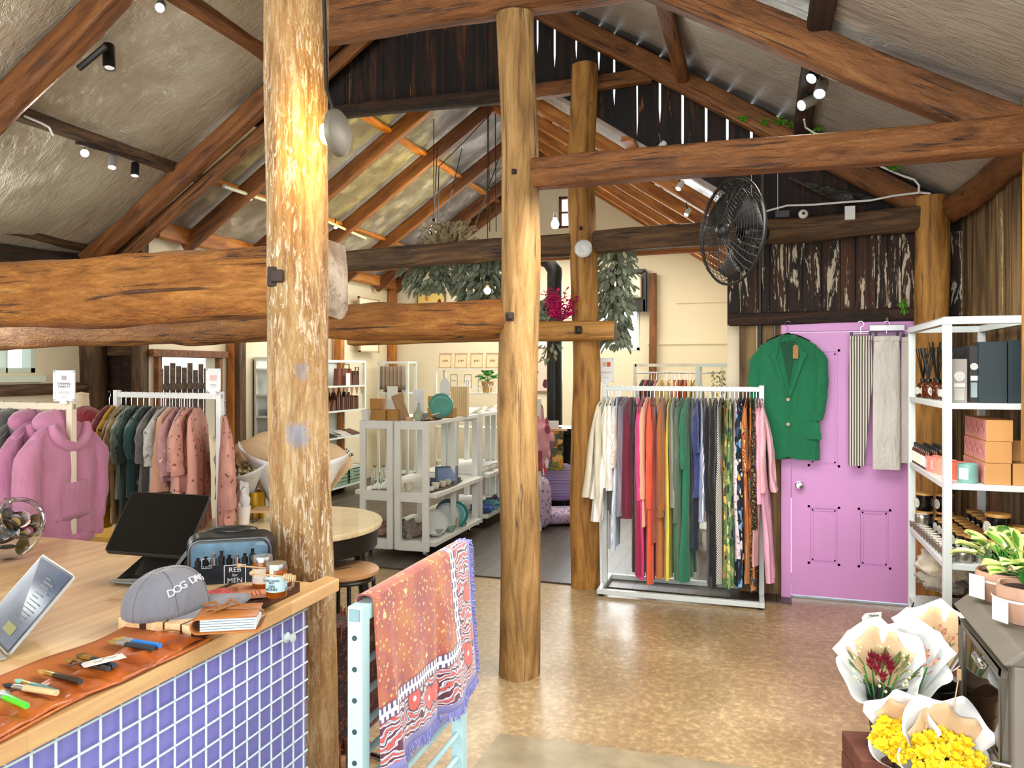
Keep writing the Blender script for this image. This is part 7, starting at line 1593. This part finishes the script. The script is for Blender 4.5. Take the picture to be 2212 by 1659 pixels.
p=at(965,540,2.4); bunch('pale dried leaves lying on top of the dark tie beam',p,.30,.12,.20,170,plain('#9a8a6a',.8,var=.3,ns=20),4,down=-1)
p=at(1172,700,1.75); bunch('grey-green foliage standing on the short low beam behind the middle post',(p.x-.0,1.70,1.955),.11,.06,.14,110,seed=5,down=-1,L=.07,W=.045)
random.seed(50)
pf=at(1210,690,1.60); o=T('pink_flowers','bright pink dried flowers standing on the short low beam','dried flowers',(pf.x,1.60,1.955)); m=MB(); s2=MB()
for i in range(34):
    a=random.uniform(0,6.28); e=random.uniform(.3,1.3); L=random.uniform(.12,.30); d=Vector((math.cos(a)*math.cos(e)*.65,math.sin(a)*math.cos(e)*.4,math.sin(e))); s2.tube([(0,0,0),d*L],.0025,4)
    for k in range(9): q=d*L*(.4+.07*k)+Vector((random.uniform(-.015,.015),random.uniform(-.015,.015),random.uniform(-.01,.01))); leaf(m,q,Vector((random.gauss(0,1),random.gauss(0,1),.5)),.036,.022,.1,nu=3,nv=2)
m.build('blossoms',plain('#d01a6a',.6,var=.3,ns=30),o); s2.build('stems',plain('#7a2a4a',.7),o)
p=at(1185,738,1.7); bunch('small trailing sprig under the short low beam',(p.x+.02,1.68,1.80),.09,.05,.12,26,seed=7,L=.06,W=.025)
# pendant bulbs
BULB=emis('#ffb24a',14,'warm_bulb'); BG_=plain('#d8b070',.05,0,var=0); 
CORD=M['black']
def pendant(label,px,py,y,ztop,kinks=None,r=.042,pw=9):
    p=onY(px,py,y); o=T('pendant_bulb',label,'pendant light',p); 
    MB().lathe([(.018,.075),(.022,.055),(.036,.03),(r,.0),(.036,-.028),(.018,-.042),(.001,-.045)],24,cap=False).build('bulb_glass',JG,o)
    MB().tube([(0,0,-.02),(0,0,.035)],.008,8).build('filament',BULB,o); MB().lathe([(.012,.12),(.018,.115),(.02,.07),(.001,.07)],16).build('lamp_holder',M['black'],o)
    pts=[(0,0,.115)]+[(k[0],k[1],k[2]) for k in (kinks or [])]+[(kinks[-1][0] if kinks else 0,kinks[-1][1] if kinks else 0,ztop-p.z)]
    MB().tube(pts,.004,5).build('cord',CORD,o); point('bulb_light',(0,0,0),pw,(1,.62,.25),.03,o); return o
pendant('glowing filament bulb hanging just above the dark tie beam',937,500,2.6,3.9); pendant('glowing filament bulb before the thick eucalyptus',1053,628,1.9,3.7); pendant('glowing filament bulb near the arched end window',1199,485,3.6,3.3,pw=6)
m=MB(); c_=onY(1060,240,3.2); 
for lab_,(a,b) in zip(['left of the close vertical pair by the middle post','right of the close vertical pair by the middle post','slanting down towards the middle post','long one slanting across the shiny foil','dropping from the bend above the first bulb','slanting beside the first bulb','short one ending at the first bulb'],(((1055,245,2.4),(1058,500,2.4)),((1070,245,2.4),(1072,500,2.4)),((1078,340,2.6),(1025,490,2.6)),((1060,245,2.4),(948,360,2.7)),((948,360,2.7),(946,480,2.7)),((998,320,2.8),(960,480,2.8)),((945,320,3.0),(937,470,2.62)))):
    p=onY(*a); q=onY(*b); tag(MB().tube([p,p.lerp(q,.5)+Vector((0,0,-.01)),q],.0045,5).build('electric_flex',CORD),'thin black flex, '+lab_,'cord','slung black flexes')
# spotlights
LED=emis('#fff6e6',30,'lit_lamp_face')
def spotlamp(label,p,aim,body,on=True,L=.11,r=.032,mount=None,pw=18,tgt=None):
    p=Vector(p); d=Vector(aim).normalized(); o=T('spotlight',label,'spotlight',p); q=d.to_track_quat('Z','Y').to_matrix()
    MB().lathe([(r*.9,-L),(r,-L+.01),(r,0),(r*.88,0),(r*.86,-.012),(.001,-.013)],24,M=q,cap=False).build('lamp_body',body,o); MB().lathe([(r*.84,-.006),(.001,-.006)],20,M=q,cap=False).build('lamp_face',LED if on else plain('#e8e8e8',.3),o)
    mt=Vector(mount)-p if mount else Vector((0,0,L+.04)); MB().tube([q@Vector((0,0,-L*.6)),q@Vector((0,0,-L*.6))*.5+mt*.5,mt],.006,6).build('bracket',M['black'],o)
    if on: l=spot('spot_beam',(0,0,0),(0,0,-1),pw,(1,.93,.8),100,.025); l.parent=o; l.location=d*.01; l.rotation_euler=d.to_track_quat('-Z','Y').to_euler()
    return o
WSP=plain('#9a958c',.4,var=.02)
def onroofL(px,py,dz): # point below the left foil
    r=ray(px,py); t=(5.73+.67*CAM.x-CAM.z-dz)/(r.z-.67*r.x); return CAM+r*t
def onroofR(px,py,dz): r=ray(px,py); t=(4.0075-.57*CAM.x-CAM.z-dz)/(r.z+.57*r.x); return CAM+r*t
p=onroofL(345,17,.05); spotlamp('bright white spotlight at the very top left on the upper purlin',p,(.5,-.7,-.6),WSP,mount=p+Vector((0,.05,.1)))
p=onroofL(236,148,.14); spotlamp('black unlit cylinder spotlight hanging from the near left rafter',p,(.15,-.1,-1),M['black'],False,.17,.04,mount=onroofL(218,100,.06))
tag(MB().tube([onroofL(170,148,.13),onroofL(228,100,.13)],.02,6).build('lighting_track',M['black']),'short black lighting track on the near left rafter','lighting track')
p=onroofL(183,331,.08); spotlamp('dazzling spotlight aimed at the viewer on the lower left purlin',p,CAM-p,WSP,pw=30); 
p=onroofL(242,362,.09); spotlamp('small grey spotlight, middle of the lower left three',p,(.2,-.25,-1),WSP,pw=14)
p=onroofL(291,380,.10); spotlamp('small black spotlight, right of the lower left three',p,(.1,-.15,-1),M['black'],pw=14)
tag(MB().tube([onroofL(165,308,.04),onroofL(330,352,.04)],.014,6).build('lighting_track',M['darkwood']),'dark lighting track along the lower left purlin','lighting track')
p=onroofR(1752,170,.07); spotlamp('upper lit spotlight on the dark right purlin',p,(-.6,-.5,-.75),M['black'],pw=12); p=onroofR(1770,203,.07); spotlamp('right lit spotlight on the dark right purlin',p,(-.2,-.6,-.75),WSP,pw=12); p=onroofR(1731,228,.07); spotlamp('lower left lit spotlight on the dark right purlin',p,(-.75,-.65,-.5),WSP,pw=12)
def onroom(px,py,dz,side=-1):
    r=ray(px,py)
    if side<0: t=(5.744+.68*CAM.x-CAM.z-dz)/(r.z-.68*r.x)
    else: t=(3.476-.68*CAM.x-CAM.z-dz)/(r.z+.68*r.x)
    return CAM+r*t
a,b=onroom(483,402,.07),onroom(572,432,.07); tag(MB().tube([a,b],.018,6).build('lighting_track',M['white']),'white lighting track on the far room batten left of the front post','lighting track')
for px,py,s_,l in ((540,430,-1,'tiny white spotlight on the white track left of the front post'),(725,492,-1,'tiny white spotlight just right of the front post'),(1424,326,1,'small lit spotlight peeping over the right tie beam'),(1465,408,1,'small lit spotlight on the orange rafters under the tie beam'),(1482,464,1,'small lit spotlight lowest on the orange rafters')):
    p=onroom(px,py,.10,s_); spotlamp(l,p,(.35*(-s_),-.5,-.8),M['white'],True,.07,.022,pw=10)
a,b=onroom(700,475,.06),onroom(790,515,.06); tag(MB().tube([a,b],.016,6).build('lighting_track',M['white']),'white lighting track just right of the front post','lighting track')
# wall lamp on the front post
pc=P(722,288,2.38); o=T('wall_lamp','round grey disc wall lamp glowing on the front post','wall lamp',pc)
ax=Vector((math.cos(R(1)),math.sin(R(1)),0)); q=ax.to_track_quat('Z','Y').to_matrix()
MB().lathe([(.001,.028),(.062,.026),(.071,.018),(.072,.006),(.066,.002),(.001,.002)],40,M=q,cap=False).build('disc_shade',plain('#6f695c',.5,.2,var=.05),o)
MB().lathe([(.032,-.035),(.032,.0)],24,M=q).build('collar',plain('#c9b48a',.4),o)
MB().tube([tuple(q@Vector((math.cos(a)*.045,math.sin(a)*.045,-.004))) for a in [2*PI*k/28 for k in range(28)]],.005,6,closed=True).build('light_ring',emis('#ffc23a',60,'warm_ring'),o)
for a in range(6): point('ring_light',q@Vector((math.cos(a*PI/3)*.05,math.sin(a*PI/3)*.05,-.012)),1.0,(1,.62,.12),.006,o)
tag(MB().tube([pc+ax*-.0+Vector((0,0,.065)),P(705,190,2.40),P(703,100,2.40),P(700,0,2.40),P(698,-120,2.4)],.006,8).build('lamp_cable',M['black']),'black cable running up the front post to the disc lamp','cable')
# alarm on rear post
p=onY(1260,537,1.60); o=T('smoke_alarm','round white alarm disc on the rear post','alarm',p,0); MB().lathe([(.001,.022),(.02,.022),(.024,.026),(.045,.024),(.062,.014),(.066,0)],36,M=Matrix.Rotation(R(90),3,'X')@Matrix.Rotation(0,3,'Z'),cap=False).build('alarm_body',M['white'],o); MB().tube([(math.cos(a)*.03,-.025,math.sin(a)*.03) for a in [2*PI*k/24 for k in range(24)]],.001,4,closed=True).build('groove',GREYI,o)
# bolts
for px,py,y,s_,l in ((600,598,-1.715,.05,'large square rusty bolt head on the front post'),(1111,371,-.11,.022,'round dark bolt hole plug high on the middle post'),(1101,684,-.11,.034,'square rusty bolt on the middle post'),(1250,713,1.50,.045,'dark rusty bolt on the short low beam'),(1255,493,1.62,.02,'small dark bolt above the white alarm')):
    p=onY(px,py,y); o=T('iron_bolt',l,'bolt',p,YAW+.2); MB().box((0,0,0),(s_*1.3,.012,s_*1.3)).build('washer',M['iron'],o,bev=.004); MB().box((0,-s_*.35,0),(s_*.8,s_*.7,s_*.8)).build('bolt_head',M['iron'],o,bev=.004)
# fan
pf=P(1580,500,4.2); o=T('wall_fan','large black caged wall fan hanging by the right post','fan',pf); FA=R(200)  # axis direction
ax=(Fv*-.32+Rv*-.947+Vector((0,0,.0))).normalized(); q=ax.to_track_quat('Z','Y').to_matrix(); RF=.288
def cage(name,depth,sgn):
    m=MB()
    for k in range(15): rr=RF*(.12+.88*k/14); zz=sgn*depth*math.sqrt(max(0,1-(rr/RF)**2.4)); m.tube([q@Vector((math.cos(a)*rr,math.sin(a)*rr,zz)) for a in [2*PI*j/44 for j in range(44)]],.0013,4,closed=True)
    for j in range(40):
        a=2*PI*j/40; m.tube([q@Vector((math.cos(a)*RF*t,math.sin(a)*RF*t,sgn*depth*math.sqrt(max(0,1-t**2.4)))) for t in (.1,.4,.7,.9,1)],.0014,4)
    m.build(name,M['black'],o)
cage('front_cage',.075,1); cage('rear_cage',.075,-1)
MB().tube([q@Vector((math.cos(a)*RF,math.sin(a)*RF,0)) for a in [2*PI*j/48 for j in range(48)]],.008,8,closed=True).build('cage_rim',M['black'],o)
for k in range(3):
    a0=k*2*PI/3+.4; MB().grid(lambda u,v:q@Vector((math.cos(a0+(v-.5)*(.5+.7*u))*(.05+.20*u),math.sin(a0+(v-.5)*(.5+.7*u))*(.05+.20*u),(v-.5)*.05)),8,6).build('blade',plain('#1a1a1a',.4),o,solid=.003)
MB().lathe([(.001,.085),(.035,.08),(.045,.07),(.045,.04)],24,M=q,cap=False).build('hub_badge',M['blackm'],o)
MB().lathe([(.04,-.06),(.06,-.08),(.06,-.20),(.04,-.22),(.001,-.22)],24,M=q,cap=False).build('motor',M['blackm'],o)
pw_=P(1642,478,4.9); MB().tube([q@Vector((0,0,-.2)),pw_-pf],.02,8).build('wall_bracket',M['black'],o)
pl=onY(1642,560,GY-.06); tag(MB().tube([(pl.x,GY-.06,2.48),(pl.x,GY-.06,1.35)],.011,8).build('conduit',M['black']),'black conduit running down the wall left of the pink door','conduit')
tag(MB().tube([(pl.x+.02,1.62,3.1),(pl.x+.02,1.62,2.3)],.012,8).build('steel_rod',plain('#3a3835',.5,.5)),'thin steel rod behind the tie beam above the fan','rod')
# devices on the rear tie beam
p=onY(1735,463,1.66); o=T('security_camera','small white dome camera on the dark tie beam','camera',p,0); MB().lathe([(.03,0),(.032,.01),(.028,.025),(.016,.035),(.001,.037)],24,M=Matrix.Rotation(R(90),3,'X'),cap=False).build('dome_body',M['white'],o); blob(MB(),(0,-.03,0),.012,.012,.012,1,0).build('lens',M['black'],o)
p=onY(1836,460,1.655); cbox('junction_box','white junction box on the dark tie beam near the corner post','junction box',(p.x,p.y+.005,p.z-.045),(.062,.03,.09),M['white'])
cb=[(1645,460),(1700,445),(1760,443),(1820,438),(1880,434),(1930,424),(1985,417),(2010,419)]
tag(MB().tube([onY(a,b-1,1.63) for a,b in cb],.007,6).build('white_cable',M['white']),'white cable clipped along the top of the dark tie beam','cable')
cb=[(1737,258),(1740,275),(1760,288),(1780,297)]
tag(MB().tube([onroofR(a,b,.06) for a,b in cb],.006,6).build('white_cable',M['white']),'white cable curling down from the right spotlights','cable')
cb=[(1900,358),(1945,378),(1975,388),(1985,400),(1985,418)]
tag(MB().tube([onY(a,b,1.62) for a,b in cb],.007,6).build('white_cable',M['white']),'white cable bending down to the corner post','cable')
cb=[(52,250),(90,266),(106,275),(114,292)]
tag(MB().tube([onroofL(a,b,.03) for a,b in cb],.008,6).build('white_cable',M['white']),'short white cable on the lower left purlin','cable')
o=cbox('black_adapter','black transformer box on the dark tie beam','transformer',(onY(1690,462,1.65).x,1.65,onY(1690,470,1.65).z),(.09,.035,.045),M['black'])
# vines
VG=plain('#4f8a22',.5,var=.3,ns=10)
def vine(label,pts,n,seed):
    random.seed(seed); P_=[Vector(p) for p in pts]; o=T('vine',label,'vine',P_[0]); rel=[p-P_[0] for p in P_]; MB().tube(rel,.003,5).build('tendril',plain('#6b5a2c',.7),o); m=MB()
    for i in range(n):
        k=random.uniform(0,len(rel)-1.01); a=rel[int(k)].lerp(rel[int(k)+1],k%1)
        for b in range(5): t=-.9+b*.45+PI*random.choice([-.5,-.5,.0]); leaf(m,a+Vector((0,0,0)),Vector((math.cos(t),-.3,math.sin(t))),.05 if b==2 else .04,.018,.1,nu=3,nv=2)
    m.build('leaves',VG,o)
vine('green vine with lobed leaves creeping in at the slitted gable',[onY(1590,255,1.68),onY(1625,250,1.68),onY(1655,262,1.66),onY(1690,258,1.66),onY(1720,275,1.66)],9,1)
vine('small vine tuft below the right spotlights',[onY(1725,290,1.6),onY(1745,296,1.6),onY(1770,270,1.6)],4,2)
vine('small vine sprig above the pink door at the corner post',[onY(1958,678,1.8),onY(1945,655,1.8),onY(1962,648,1.8)],3,3)
vine('vine tuft hanging under the right tie beam by the white cable',[onY(1925,355,1.5),onY(1945,365,1.5)],4,4)
# paper tucked on log plate, dark plastic sheet on the gable
SHT=NT('grey_plastic_sheet'); SHT.set('#2b2924',.25,.2); SHT.bump(SHT.noise(SHT.coord((3,3,9)),3,5,2),.8,.03); 
a,b,c=onY(1690,380,1.80),onY(1890,425,1.80),onY(1825,445,1.80)
MBx=MB().grid(lambda u,v:(a.lerp(b,u)).lerp(c.lerp(b,u),v)+Vector((0,-.03*math.sin(u*9+v*5)*u*(1-u)*2,0)),24,12); tag(MBx.build('plastic_sheet',SHT.mat,solid=.002),'torn silvery sheet hanging under the right tie beam by the corner','plastic sheet')
